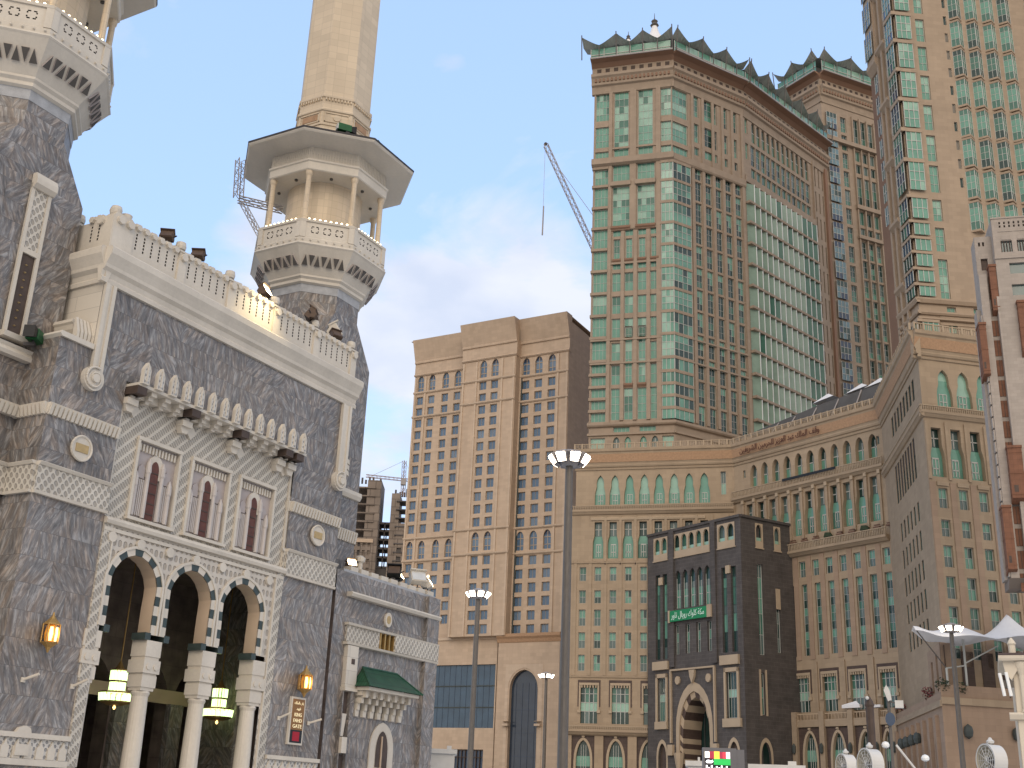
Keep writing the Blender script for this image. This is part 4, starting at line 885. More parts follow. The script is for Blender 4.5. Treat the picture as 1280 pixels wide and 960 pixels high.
# ================================================================ LIGHTS AND SIGNS ON THE MOSQUE
def floodlight(fr, u, v, w, label, yaw=0, size=1.0, lit=False, body='floodlight_brown', tilt=-35):
    root = thing('floodlight', fr.P(u, v, w), label, 'floodlight', 'floodlights along the mosque parapets')
    f = Fac(fr.P(u, v, w), (fr.az or 29.66)+yaw); s_ = size
    mb = MB(); mb.tube(f.P(-.02, 0, -.1), f.P(-.02, .5*s_, -.1), .035, 'dark_metal'); mb.tube(f.P(-.4*s_, .08, -.35), f.P(.5*s_, .5*s_, -.1), .03, 'dark_metal'); mb.box(f, -.1, .1, 0, .06, -.2, 0, 'dark_metal'); mb.build('bracket', root)
    t = R_(tilt); g = Fac(f.P(0, .55*s_, 0), u=f.u, v=(f.v*math.cos(t) + f.n*-math.sin(t)*-1 if 0 else f.v*math.cos(t)+f.n*math.sin(t)))
    mb = MB(); mb.box(g, -.34*s_, .34*s_, -.28*s_, .28*s_, -.3*s_, -.02, body); mb.mould(g, -.34*s_, .34*s_, [(-.3*s_, -.2*s_), (-.48*s_, -.1*s_), (-.48*s_, .1*s_), (-.3*s_, .2*s_)], body); mb.box(g, -.37*s_, .37*s_, .26*s_, .31*s_, -.3*s_, .12*s_, body); hd = mb.build('housing', root)
    mb = MB(); mb.box(g, -.3*s_, .3*s_, -.24*s_, .24*s_, -.02, .01, 'flood_lens' if lit else ('floodlight_brown' if body != 'white_stone' else 'floodlight_glass')); mb.build('lens', hd)
    return root
floodlight(M, 2.75, 22.75, -.5, 'brown floodlight on a long arm, leftmost on the white parapet', 55, .8)
floodlight(M, 4.55, 22.7, -.5, 'boxy brown floodlight beside the second parapet knob, unlit', 60, .78)
floodlight(M, 8.9, 22.75, -.35, 'lit floodlight glowing white over the middle of the parapet', -15, .85, True, tilt=-30)
l_ = bpy.data.lights.new('floodlight_lamp', 'SPOT'); l_.energy = 340; l_.color = (1, .80, .45); l_.spot_size = R_(95); l_.spot_blend = 1; l_.shadow_soft_size = .2
lo = bpy.data.objects.new('floodlight_lamp', l_); COL.objects.link(lo); p_ = M.P(8.5, 23.3, 1.15); lo.location = p_; lo.rotation_euler = (p_-M.P(8.2, 21.5, 0)).to_track_quat('Z', 'Y').to_euler()
floodlight(M, 11.9, 22.75, -.4, 'round-backed grey floodlight on the parapet below the far minaret', 150)
floodlight(M, 14.3, 22.75, -.5, 'dark floodlight tilted down near the right end of the parapet', 20, .8)
floodlight(M, 15.0, 22.9, -1.0, 'large pale box floodlight at the right end of the parapet', -40, 1.35, body='white_stone')
def spot_light(fr, u, v, w, label, yaw):
    root = thing('projector', fr.P(u, v, w), label, 'projector', 'green projectors on the mosque')
    f = Fac(fr.P(u, v, w), (fr.az or 29.66)+yaw)
    mb = MB(); mb.box(f, -.1, .1, -.1, .02, -.3, .1, 'dark_metal'); mb.tube(f.P(0, 0, 0), f.P(0, .25, 0), .04, 'dark_metal'); mb.build('bracket', root)
    mb = MB(); mb.box(f, -.22, .5, .12, .5, -.22, .22, 'green_case'); mb.prism(f, [(-.5, .08), (-.22, .16), (-.22, .46), (-.5, .52)], -.2, .2, 'black_case'); mb.box(f, .5, .56, .16, .46, -.18, .18, 'floodlight_glass'); mb.build('housing', root)
spot_light(M, -2.15, 16.55, -.9, 'green projector on the ledge by the left window strip', -30)
spot_light(M, 15.75, 16.35, -.9, 'green projector on the ledge at the right corner of the mosque', -30)
RA = MIN2
for k, lab in ((-75, 'green projector on the left of the minaret roof'), (-28, 'green projector in the middle of the minaret roof'), (22, 'green projector on the right slope of the minaret roof'), (34, 'green projector farthest right on the minaret roof edge')):
    a = ND+math.pi/4-.09+R_(k)*1.0; q = Vector((RA[0], RA[1], 34.98))+Vector((math.cos(a), math.sin(a), 0))*(2.9 if k < 10 else 3.6) - Vector((0, 0, .0 if k < 10 else .3))
    spot_light(Fac(q, math.degrees(math.pi/2-a)+90), 0, .1, 0, lab, 0)
def wall_lantern(fr, u, v, w, label):
    root = thing('wall_lantern', fr.P(u, v, w), label, 'lantern'); c = fr.P(u, v, w+.34)
    mb = MB(); mb.tube(fr.P(u, v-.1, w), fr.P(u, v-.35, w+.34), .03, 'brass'); mb.tube(fr.P(u, v-.35, w+.34), c, .03, 'brass'); mb.lathe(c, [(.02, -.62), (.10, -.45), (.26, -.32), (.30, -.28)], 'brass', 8); mb.lathe(c, [(.30, .30), (.26, .36), (.12, .5), (.04, .62), (.02, .72)], 'brass', 8); mb.build('bracket', root)
    mb = MB()
    for k in range(8):
        a0 = k*math.pi/4; mb.tube(c+Vector((math.cos(a0)*.29, math.sin(a0)*.29, -.3)), c+Vector((math.cos(a0)*.29, math.sin(a0)*.29, .32)), .025, 'brass', 5)
    mb.build('cage', root)
    mb = MB(); mb.lathe(c, [(.16, -.28), (.21, 0), (.16, .28)], 'amber_glass', 8); g = mb.build('glass', root)
    mb = MB()
    for dx_ in (-.1, .1): mb.lathe(c+M.u*dx_+M.n*.14, [(.05, -.24), (.075, 0), (.05, .22)], 'lit_warm', 8)
    mb.build('bulb', g)
    l_ = bpy.data.lights.new('lantern_lamp', 'POINT'); l_.energy = 14; l_.color = (1, .62, .25); l_.shadow_soft_size = .25
    lo = bpy.data.objects.new('lantern_lamp', l_); COL.objects.link(lo); lo.location = c+M.n*.35
wall_lantern(M, -.25, 6.55, 0, 'amber wall lantern on the grey wall left of the arches')
wall_lantern(M, 13.4, 6.42, 0, 'amber wall lantern above the brown sign right of the arches')
sign = thing('information_sign', M.P(13.35, 4.7, 0), 'brown upright sign with gold lettering and a dark red display below', 'sign')
mb = MB(); mb.box(M, 12.9, 13.85, 3.85, 5.8, .001, .12, 'white_stone'); mb.build('frame', sign)
mb = MB(); mb.box(M, 12.99, 13.77, 4.45, 5.72, .12, .14, 'sign_brown'); p_ = mb.build('panel', sign)
for k, (t, a, b) in enumerate(((arabic('باب الملك'), 13.08, 13.68), (arabic('فهد'), 13.24, 13.52), ('KING', 13.14, 13.62), ('FAHD', 13.1, 13.66), ('GATE', 13.08, 13.68))):
    lettering('lettering', t, M, a, b, 5.47-k*.235, 5.62-k*.235, .142, 'sign_text', p_, .015)
mb = MB(); mb.box(M, 12.99, 13.77, 3.93, 4.45, .12, .135, 'black_case'); mb.quad(M, 13.14, 13.6, 4.0, 4.38, .138, 'led_red'); mb.build('display', sign)
def chandelier(u, v, w, label):
    c = M.P(u, 0, w); root = thing('chandelier', M.P(u, v, w), label, 'chandelier', 'chandeliers in the arches')
    mb = MB(); mb.tube(M.P(u, v+1.2, w), M.P(u, 10.85, w), .03, 'brass'); mb.lathe(c, [(.03, v+1.1), (.2, v+1.05), (.24, v+1.0), (.1, v+1.25), (.03, v+1.4)], 'brass', 10); mb.lathe(c, [(.02, v-.5), (.07, v-.42), (.02, v-.34)], 'lit_warm', 8); mb.build('stem', root)
    mb = MB(); 
    for r_, z0, z1 in ((.30, .62, 1.0), (.28, .22, .55)):
        for k in range(14):
            a = k*2*math.pi/14; mb.tube(c+Vector((math.cos(a)*r_, math.sin(a)*r_, v+z0)), c+Vector((math.cos(a)*r_, math.sin(a)*r_, v+z1)), .05, 'chandelier_glass', 6)
        mb.lathe(c, [(r_+.07, v+z1), (r_+.07, v+z1+.05)], 'brass', 12); mb.lathe(c, [(r_+.07, v+z0-.05), (r_+.07, v+z0)], 'brass', 12)
    mb.build('upper_tier', root)
    mb = MB()
    for k in range(18):
        a = k*2*math.pi/18; mb.tube(c+Vector((math.cos(a)*.58, math.sin(a)*.58, v-.18)), c+Vector((math.cos(a)*.62, math.sin(a)*.62, v+.12)), .07, 'chandelier_glass', 6)
    mb.lathe(c, [(.66, v+.12), (.66, v+.18), (.4, v+.22)], 'brass', 16); mb.lathe(c, [(.3, v-.34), (.6, v-.24), (.62, v-.18)], 'brass', 16); mb.build('lower_tier', root)
    l_ = bpy.data.lights.new('chandelier_lamp', 'POINT'); l_.energy = 45; l_.color = (1, .85, .5); l_.shadow_soft_size = .5
    lo = bpy.data.objects.new('chandelier_lamp', l_); COL.objects.link(lo); lo.location = M.P(u, v+.2, w)
chandelier(7.0, 5.25, -4, 'glowing tiered chandelier hanging in the left arch')
chandelier(12.95, 5.15, -4, 'glowing tiered chandelier hanging in the right arch')
# lights on the wing's parapet
floodlight(V, 17.75, 12.2, -.2, 'small lit floodlight at the left end of the wing parapet', 30, .7, True)
floodlight(V, 21.3, 12.35, -.2, 'dark tilted floodlight on the middle of the wing parapet', 60, 1.0, body='black_case')
floodlight(V, 22.0, 12.35, -.2, 'small lit floodlight beside the dark tilted one on the wing parapet', -20, .7, True, body='black_case')
floodlight(V, 23.6, 12.35, -.2, 'pale floodlight, second from the right on the wing parapet', 40, 1.2, body='white_stone')
floodlight(V, 24.7, 12.3, -.2, 'pale lit floodlight on the right corner of the wing parapet', -30, 1.1, True, body='white_stone')
# maintenance hoist on the far side of the minaret balcony
h0 = Vector((MIN2[0], MIN2[1], 0)); sx_ = at(-10.64+90, 1)
def hp(a, z): return h0 + sx_*a + Vector((0, 0, z))
hoist = thing('maintenance_hoist', hp(-4.4, 31), 'pale lattice maintenance hoist hanging off the left of the minaret balcony', 'hoist')
mb = MB(); mb.truss(hp(-4.75, 34.3), hp(-4.6, 32.0), .38, 'crane_grey', nseg=7, r=.035); mb.build('cage', hoist)
mb = MB(); mb.truss(hp(-4.6, 31.9), hp(-2.2, 31.6), .3, 'crane_grey', Vector((0, 0, 1)), nseg=5, r=.035); mb.build('arm', hoist)
mb = MB(); mb.truss(hp(-4.4, 31.8), hp(-3.2, 29.9), .22, 'crane_grey', nseg=6, r=.03); mb.build('brace', hoist)

# ================================================================ CREAM HOTEL
Hh = Fac((12.87080979, 279.70402617), 118.87)
hotel = thing('cream_hotel', Hh.P(-22, 0, 0), 'tall cream hotel of square blue windows with a flared top and a pointed arch portal', 'hotel')
wins = Wins()
BL_ = ['blue_glass', 'blue_glass', 'blue_glass', 'blue_glass_pale', 'blue_glass_dark']
def hotel_block(u0, u1, w, cols, v_bot, v_arch0, rows_hi, rows_lo, arch_hi, arch_lo, cw, bands, skip_low=0):
    hs = []
    for c in cols:
        for v in rows_hi+rows_lo:
            hs.append(rect(c, v-1.15, v+1.15, cw)); wins.grid(Hh, c, v-1.15, w-.45, cw, 2.3, 'blue%.1f' % cw, xs=(.5,), ys=(), mats=BL_, bar=.1, fm='frame_beige')
        for a in (arch_hi, arch_lo):
            hs.append(pointed(c, a, a+4.8, cw/2, .62)); wins.poly(Hh, c, a, a+4.8, w-.45, lambda c, a, b, h: pointed(c, a, b, h, .62), cw/2, 'bluearch%.1f' % cw, [(0, .25, ['blue_glass']), (.25, .75, ['blue_glass', 'blue_glass_pale']), (.75, 1, ['blue_glass_dark', 'blue_glass'])], [(-.06, .06, 0, .95), (-1, 1, .24, .27), (-1, 1, .62, .65), (-1, -.9, 0, .6), (.9, 1, 0, .6)], fm='frame_beige')
    mb = MB(); mb.wall(Hh, [(u0, v_bot), (u1, v_bot), (u1, 114.5), (u0, 114.5)], hs, w, 'hotel_stone', .45)
    mb.box(Hh, u0, u1, v_bot, 118, -26, w-.5, 'hotel_stone', ''); mb.box(Hh, u0, u0+.01, v_bot, 114.5, w-.5, w, 'hotel_stone'); mb.box(Hh, u1-.01, u1, v_bot, 114.5, w-.5, w, 'hotel_stone')
    mb.build('wall', hotel)
    mb = MB(); mb.mould(Hh, u0-.2, u1+.2, [(w-1, 113.3), (w+.25, 113.32), (w+.5, 113.6), (w+.3, 113.9), (w+.1, 114.0), (w+.1, 117.0), (w+.45, 117.1), (w+.5, 117.5), (w+.4, 117.7), (w+2.2, 123.2), (w+2.3, 123.5), (w-1, 123.6)], 'hotel_stone'); mb.build('cornice', hotel)
    mb = MB()
    for b in bands: mb.mould(Hh, u0-.1, u1+.1, [(w-.02, b-.35), (w+.2, b-.33), (w+.45, b-.1), (w+.5, b+.25), (w-.02, b+.3)], 'hotel_stone_light')
    mb.build('string_course', hotel)
rows_hi = [105.7-3.325*i for i in range(12)]
rows_lo = [59.5-3.37*i for i in range(6)]
wR, wM, wL = 0, 2.6, -1.6
hotel_block(-13.3, 1.7, wR, (-10.65, -6.95, -3.1), 41, 0, rows_hi, rows_lo, 108.4, 62.0, 2.15, (108.0, 101.0, 67.6, 61.2))
cM = [c*1.0+1.35 for c in (-23.35, -19.85)]
hotel_block(-29.6+1.2, -12.3, wM, tuple(cM), 41, 0, [v*1.0-.75 for v in [106.85-3.33*i for i in range(12)]], [v-.3 for v in [60.0-3.4*i for i in range(6)]], 108.4, 62.1, 2.1, (107.6, 101.4, 67.6, 61.3))
hotel_block(-46.2, -28.3, wL, (-44.3, -40.6, -36.25, -32.4), 41, 0, [v+.6 for v in [105.5-3.27*i for i in range(12)]], [v+.4 for v in [59.4-3.4*i for i in range(5)]], 108.6, 62.1, 2.05, (108.4, 101.4, 67.6, 61.6))
mb = MB()   # pilaster strips
for u, w in ((-13.2, wR), (-12.2, wR), (-1.3, wR), (1.3, wR)): mb.box(Hh, u-.25, u+.25, 41, 113, w, w+.25, 'hotel_stone_light')
for u in (-28.0, -24.0, -16.3, -12.8): mb.box(Hh, u-.25, u+.25, 41, 113, wM, wM+.22, 'hotel_stone_light')
for u in (-45.9, -42.6, -29.9): mb.box(Hh, u-.25, u+.25, 41, 113, wL, wL+.25, 'hotel_stone_light')
mb.build('pilaster', hotel)
mb = MB(); mb.box(Hh, -12.0, -11.6, 41, 108, wR-.3, wR+.02, 'frame_dark'); mb.build('recess', hotel)
mb = MB(); parch = pointed(-7.3, .05, 33.0, 3.75, .86)
mb.wall(Hh, [(-47, 0), (-15.2, 0), (-15.2, 41), (-47, 41)], [rect(-26.0, 19.7, 34.5, 21.0), rect(-22.0, .1, 14.8, 8.2)], .8, 'hotel_stone', .6)
mb.wall(Hh, [(-14.5, 0), (1.9, 0), (1.9, 41.2), (-14.5, 41.2)], [parch], 1.6, 'hotel_stone', 1.2)
mb.box(Hh, -47, 1.9, 0, 41.1, -26, .1, 'hotel_stone'); mb.box(Hh, 1.4, 1.9, 0, 41, .1, 1.59, 'hotel_stone'); mb.box(Hh, -14.5, -14.0, 0, 41, .1, 1.59, 'hotel_stone'); mb.box(Hh, -47, 1.9, 123.2, 123.3, -26, .5, 'hotel_stone'); mb.box(Hh, -28.4, 1.7, 118, 122, -26, -1, 'hotel_stone')
mb.build('base', hotel)
mb = MB(); mb.mould(Hh, -14.8, 2.2, [(1.5, 39.3), (1.75, 39.4), (2.0, 40.2), (2.4, 40.7), (2.4, 41.4), (1.5, 41.5)], 'carved_band'); mb.mould(Hh, -47, -14.5, [(.8, 40.4), (1.1, 40.5), (1.1, 41.1), (.8, 41.2)], 'hotel_stone_light'); mb.build('cornice', hotel)
mb = MB(); q = pointed(-7.3, .05, 33.4, 4.1, .86); mb.wall(Hh, [(-12.2, .0), (-2.3, 0), (-2.3, 34.2), (-12.2, 34.2)], [q], 1.68, 'hotel_stone_light', .08); mb.build('portal_panel', hotel)
mb = MB()
for i in range(3):
    v0, v1 = (19.7, 24.6, 29.6)[i], (24.4, 29.4, 34.5)[i]; mb.quad(Hh, -36.5, -15.5, v0, v1, .25, 'atrium_glass'); mb.box(Hh, -36.5, -15.5, v1, v1+.2, .2, .45, 'frame_dark')
for k in range(14): mb.box(Hh, -36.5+k*1.6, -36.42+k*1.6, 19.7, 34.5, .25, .32, 'blue_glass_dark')
mb.build('curtain_wall', hotel)
mb = MB(); mb.add([Hh.P(x, y, .45) for x, y in parch], [tuple(range(len(parch)))], 'arch_glass')
for k in range(5): mb.box(Hh, -11.0, -3.6, 3+k*5.2, 3.12+k*5.2, .46, .55, 'blue_glass_dark')
for k in range(4): mb.box(Hh, -9.8+k*1.66, -9.72+k*1.66, .1, 30, .46, .55, 'blue_glass_dark')
mb.build('arch_window', hotel)
mb = MB(); mb.quad(Hh, -26.1, -17.9, .1, 14.8, .25, 'blue_glass_dark')
for k in range(9): mb.box(Hh, -26.0+k*1.0, -25.85+k*1.0, .1, 14.8, .26, .6, 'dark_brown')
for v in (14.6, 13.0, 9.0, 5.0): mb.box(Hh, -26.1, -17.9, v, v+.15, .26, .6, 'dark_brown')
mb.build('lattice_window', hotel)
mb = MB()
for u, v in ((-11.6, 20.5), (-3.2, 20.5)): mb.box(Hh, u-.6, u+.9, v-.4, v+.1, 1.6, 2.6, 'hotel_stone_light'); mb.box(Hh, u-.6, u+.9, v+.6, v+.7, 1.7, 2.6, 'frame_beige')
mb.build('bracket', hotel)
wins.finish(hotel)

# ================================================================ PODIUM OF THE GREEN GLASS COMPLEX
PL = Fac((38.19482209, 218.68963296), 104.6); uJ = 5.66; PR = PL.sub(uJ, 143.6); uE = 33.98
FO = PR.sub(uE, 188.3); uRb = 32.41; RB = FO.sub(uRb, 78.5)
pod = thing('hotel_podium', PL.P(-8, 0, 0), 'long brown stone hotel podium with rows of green pointed windows bending round the square', 'hotel podium')
wins = Wins()
GR = ['green_glass', 'green_glass_mid', 'green_glass_pale', 'grey_glass', 'green_glass_dark']
ROOM = dict(xs=(.5,), ys=(.5,), mats=None, rows=[['green_glass_dark', 'grey_glass', 'green_glass_mid', 'green_glass', 'grey_glass'], ['green_glass_mid', 'green_glass', 'green_glass_dark', 'green_glass']], bar=.10)
def room(fr, c, v0, v1, hs, W_=1.3, dep=.45): hs.append(rect(c, v0, v1, W_)); wins.grid(fr, c, v0, -dep, W_, v1-v0, 'room%.1f%.1f' % (W_, v1-v0), **ROOM)
def strip(fr, c, v0, v1, hs, W_=1.45, dep=.5, nfl=3):
    hs.append(rect(c, v0, v1, W_)); ys = []; rows = []
    for k in range(nfl):
        ys += [(k+.34)/nfl, (k+.68)/nfl, (k+1)/nfl]; rows += [['green_glass_dark', 'grey_glass', 'grey_glass'], ['green_glass_mid', 'grey_glass', 'green_glass_dark'], ['green_glass', 'green_glass', 'green_glass_mid']]
    wins.grid(fr, c, v0, -dep, W_, v1-v0, 'strip%.1f%.1f' % (W_, v1-v0), xs=(.5,), ys=ys[:-1], mats=None, rows=rows, bar=.07)
def og(fr, c, v0, v1, hw, hs, dep=.55): hs.append(ogee(c, v0, v1, hw)); wins.poly(fr, c, v0, v1, -dep, ogee, hw, 'ogee%.1f%.2f' % (v1-v0, hw), [(0, .36, ['green_glass']), (.36, .72, ['green_glass', 'green_glass_pale']), (.72, 1, ['green_glass_pale', 'green_glass'])], [(-.5, -.42, .0, .36), (.42, .5, 0, .36), (-.05, .05, 0, .36), (-.5, .5, .34, .36), (-.5, .5, .14, .16)] + [], fm='frame_white')
def kh(fr, c, v0, v1, hw, hs, dep=.8): hs.append(keyhole(c, v0, v1, hw)); wins.poly(fr, c, v0, v1, -dep, keyhole, hw, 'key%.1f%.2f' % (v1-v0, hw), [(0, .40, ['green_glass', 'green_glass_mid']), (.40, .62, ['green_glass']), (.62, 1, ['green_glass_dark', 'grey_glass'])], [(-.5, -.40, .06, .40), (.40, .5, .06, .40), (-.06, .06, 0.06, .40), (-.5, .5, .38, .41), (-.5, .5, .18, .2), (-.06, .06, .64, .95), (-.7, .7, .80, .82)])
def ptw(fr, c, v0, v1, hw, hs, dep=.9): hs.append(pointed(c, v0, v1, hw, .55)); wins.poly(fr, c, v0, v1, -dep, lambda c, a, b, h: pointed(c, a, b, h, .55), hw, 'pt%.1f%.2f' % (v1-v0, hw), [(0, .5, ['green_glass', 'green_glass_mid']), (.5, 1, ['green_glass_dark', 'grey_glass'])], [(-.08, .08, 0, .8), (-1, 1, .48, .52)])
def big_window(fr, c, v0, v1, hs, W_=3.2, name='bay_window'):
    hs.append(rect(c, v0, v1, W_))
    mb = MB(); d = .5; H = v1-v0
    for k in range(4):
        x0, x1 = c-W_/2+k*W_/4, c-W_/2+(k+1)*W_/4
        mb.quad(fr, x0, x1, v0, v0+H*.32, -d, rnd.choice(['green_glass_dark', 'grey_glass'])); mb.quad(fr, x0, x1, v0+H*.32, v0+H*.55, -d, 'green_glass_pale' if 1 else ''); mb.quad(fr, x0, x1, v0+H*.55, v1, -d, rnd.choice(['green_glass_dark', 'grey_glass', 'green_glass_mid'])); mb.box(fr, x1-.06, x1+.06, v0, v1, -d+.004, -d+.1, 'frame_white')
    for y in (.32, .55, .78): mb.box(fr, c-W_/2, c+W_/2, v0+H*y-.05, v0+H*y+.05, -d+.004, -d+.1, 'frame_white')
    # dark stone surround, beige inner frame with little teeth
    for x0, x1, y0, y1 in ((c-W_/2-.55, c+W_/2+.55, v1+.45, v1+.95), (c-W_/2-.55, c-W_/2-.3, v0+3.0, v1+.45), (c+W_/2+.3, c+W_/2+.55, v0+3.0, v1+.45)): mb.box(fr, x0, x1, y0, y1, .001, .08, 'granite_brown')
    mb.box(fr, c-W_/2-.3, c+W_/2+.3, v1+.02, v1+.45, .001, .14, 'trim_beige'); mb.box(fr, c-W_/2-.3, c-W_/2, v0+2, v1, .001, .14, 'trim_beige'); mb.box(fr, c+W_/2, c+W_/2+.3, v0+2, v1, .001, .14, 'trim_beige')
    for s_ in (-1, 1): mb.box(fr, c+s_*(W_/2+.25)-.3, c+s_*(W_/2+.25)+.3, v0+1.9, v0+2.4, .001, .3, 'trim_beige')
    for k in range(6): mb.box(fr, c-W_/2+.1+k*W_/6, c-W_/2+.35+k*W_/6, v1-.45, v1, -.2, .1, 'trim_beige')
    return mb.build(name, pod)
def arcade_bay(fr, c, W_, v1, par, hs_unused=None, name='arcade_bay', hw=1.35):
    mb = MB(); a = pointed(c, .05, v1-.8, hw, .72); a2 = pointed(c, .05, v1-.3, hw+.42, .72)
    mb.wall(fr, [(c-W_/2, 0), (c+W_/2, 0), (c+W_/2, v1), (c-W_/2, v1)], [a2], -.35, 'granite_brown'); mb.wall(fr, a2, [a], -.25, 'trim_beige', .8)
    ys = [.05, v1-5.4, v1-3.6, v1-.8]
    for k, m in enumerate(('green_glass_dark', 'green_glass', 'green_glass_dark')):
        q = clip_band(a, ys[k], ys[k+1]); mb.add([fr.P(x, y, -.9) for x, y in q], [tuple(range(len(q)))], m)
    for dx_ in (-.45, 0, .45): mb.box(fr, c+dx_-.04, c+dx_+.04, .1, v1-1.6, -.89, -.8, 'frame_white')
    mb.prism(fr, [(c-.3, v1-.32), (c+.3, v1-.32), (c+.22, v1-.02), (c-.22, v1-.02)], -.3, -.1, 'trim_beige')
    return mb.build(name, par)
def podium_cornice(fr, u0, u1, par=pod, n_post=True):
    mb = MB(); mb.mould(fr, u0, u1, [(-.3, 65.9), (.18, 65.92), (.25, 66.2), (.12, 66.35), (.35, 66.5), (.45, 66.8), (.4, 67.0), (.75, 68.2), (1.0, 69.3), (1.25, 69.5), (1.3, 70.0), (1.15, 70.1), (-.3, 70.1)], 'podium_stone'); mb.mould(fr, u0, u1, [(.57, 67.4), (.60, 67.4), (.96, 69.0), (.93, 69.0)], 'carved_band'); mb.build('cornice', par)
    mb = MB(); n = max(1, int((u1-u0)/1.5))
    for k in range(n+1):
        u = u0+k*(u1-u0)/n; mb.box(fr, u-.14, u+.14, 70.1, 71.2, .9, 1.2, 'trim_beige')
    for k in range(n*5): 
        u = u0+(k+.5)*(u1-u0)/(n*5); mb.box(fr, u-.05, u+.05, 70.1, 71.0, 1.0, 1.1, 'trim_beige')
    mb.box(fr, u0, u1, 71.0, 71.15, .95, 1.15, 'trim_beige'); mb.build('railing', par)
def balcony_band(fr, u0, u1, v0, v1, w1, par=pod, rail=True, vr=None):
    mb = MB(); mb.mould(fr, u0, u1, [(-.1, v0-.5), (w1*.4, v0-.4), (w1*.8, v0), (w1, v0+.1), (w1, v0+.5), (w1-.1, v0+.55), (-.1, v0+.55)], 'podium_stone')
    n = max(1, int((u1-u0)/.34)); 
    for k in range(n):
        u = u0+(k+.5)*(u1-u0)/n; mb.box(fr, u-.06, u+.06, v0+.55, v1-.1, w1-.25, w1-.12, 'trim_beige')
    mb.box(fr, u0, u1, v1-.14, v1, w1-.3, w1-.05, 'trim_beige'); mb.build('balcony', par)
# left wing (PL)
hs = []
for i in range(8): og(PL, -20.5+2.92*i, 58.85, 64.9, 1.07, hs)
hs.append(rect(3.6, 60.4, 65.0, 1.0)); wins.grid(PL, 3.6, 60.4, -.5, 1.0, 4.6, 'slitL', xs=(.5,), ys=(.5,), mats=['green_glass_pale', 'grey_glass'], bar=.1)
for i in range(9): kh(PL, -20.8+2.94*i, 48.15, 55.4, 1.05, hs)
for i in range(10):
    for a, b in ((43.8, 46.5), (39.5, 42.0), (35.2, 38.3), (31.0, 34.0), (26.8, 29.8)): room(PL, -23.7+2.95*i, a, b, hs)
for c in (-22.1, -16.2, -10.3): big_window(PL, c, 17.3, 24.2, hs)
for c, w_ in ((-23.1, 4.3), (-17.05, 4.5), (-11.0, 4.3)): hs.append(rect(c, .02, 15.15, w_)); arcade_bay(PL, c, w_, 15.15, pod)
mb = MB(); mb.wall(PL, [(-26.1, 0), (uJ, 0), (uJ, 58.3), (-26.1, 58.3)], [h for h in hs if max(p[1] for p in h) < 57.5], 0, 'podium_stone', .9)
mb.wall(PL, [(-25.4, 58.3), (uJ, 58.3), (uJ, 66.3), (-25.4, 66.3)], [h for h in hs if max(p[1] for p in h) > 57.5], 0, 'podium_stone', .9); mb.build('wall', pod)
mb = MB(); mb.box(PL, -26.1, uJ+4, 0, 58.3, -30, -.92, 'podium_stone_red'); mb.box(PL, -25.4, uJ+4, 58.3, 70, -30, -.92, 'podium_stone'); mb.box(PL, -26.1, -26.08, 0, 58.3, -.92, 0, 'podium_stone'); mb.box(PL, -25.4, -25.38, 58.3, 66, -.92, 0, 'podium_stone')
for i in range(10): mb.box(PL, -25.17+2.95*i-.28, -25.17+2.95*i+.28, 26, 48, -.02, .14, 'podium_stone')
for v in (47.5, 25.9): mb.mould(PL, -26.1, uJ, [(-.02, v-.3), (.2, v-.28), (.25, v), (-.02, v+.1)], 'podium_stone')
for i in range(9): mb.ball(PL.P(-19.3+2.94*i, 47.1, .3), .17, 'dark_brown', 6, 4)
mb.build('core', pod)
for i in range(9):
    mb = MB(); c = -19.33+2.94*i; mb.box(PL, c-.24, c+.24, 47.6, 56.6, .0, .22, 'podium_stone'); mb.build('pier', pod)
podium_cornice(PL, -25.6, uJ+.4); balcony_band(PL, -26.2, uJ-.2, 57.3, 58.6, .7)
balcony_band(PL, -26.1, -8, 15.7, 16.9, .9)
mb = MB(); mb.mould(PL, -22.3, 0, [(0, 55.7), (.22, 55.72), (.3, 56.1), (0, 56.4)], 'trim_beige'); mb.build('string_course', pod)
# curved front (PR)
hs = []
for i in range(11): ptw(PR, 4.96+2.69*i, 60.9, 65.25, .86, hs)
for c in (2.6, 33.0): hs.append(rect(c, 63.1, 64.6, .6)); wins.grid(PR, c, 63.1, -.4, .6, 1.5, 'slit', xs=(), ys=(), mats=['grey_glass'], bar=.05)
for i in range(14): kh(PR, -1.96+2.79*i if i < 13 else 34.3, 49.9, 57.75, 1.05 if i < 13 else .6, hs, .85)
for i in range(-3, 9): room(PR, 12.5+2.94*i, 42.35, 45.15, hs, 1.42)
for i in range(-3, 9): strip(PR, 12.95+2.89*i, 28.7, 41.05, hs)
for c in (8.7, 14.4, 20.15, 25.85, 31.75): big_window(PR, c, 19.3, 25.4, hs, 2.9)
mb = MB()
mb.wall(PR, [(0, 0), (uE, 0), (uE, 66.3), (0, 66.3)], [h for h in hs if min(p[0] for p in h) > .2 and max(p[0] for p in h) < uE-.05], 0, 'podium_stone', .9); mb.build('wall', pod)
mb = MB(); mb.box(PR, -2, uE, 0, 70, -30, -1.0, 'podium_stone_red')
for i in range(-3, 10): mb.box(PR, 11.1+2.92*i-.5, 11.1+2.92*i+.5, 28, 46, -.01, .12, 'podium_stone_red')
for i in range(5): mb.box(PR, 5.7+5.75*i+.15, 5.7+5.75*i+.6, 19, 27.5, -.01, .25, 'podium_stone')
mb.build('core', pod)
for i in range(14):
    mb = MB(); c = -.55+2.79*i
    if 0 < c < uE: mb.box(PR, c-.22, c+.22, 49, 58.6, .0, .3, 'podium_stone'); mb.box(PR, c-.3, c+.3, 57.9, 58.6, .0, .5, 'trim_beige'); mb.build('pier', pod)
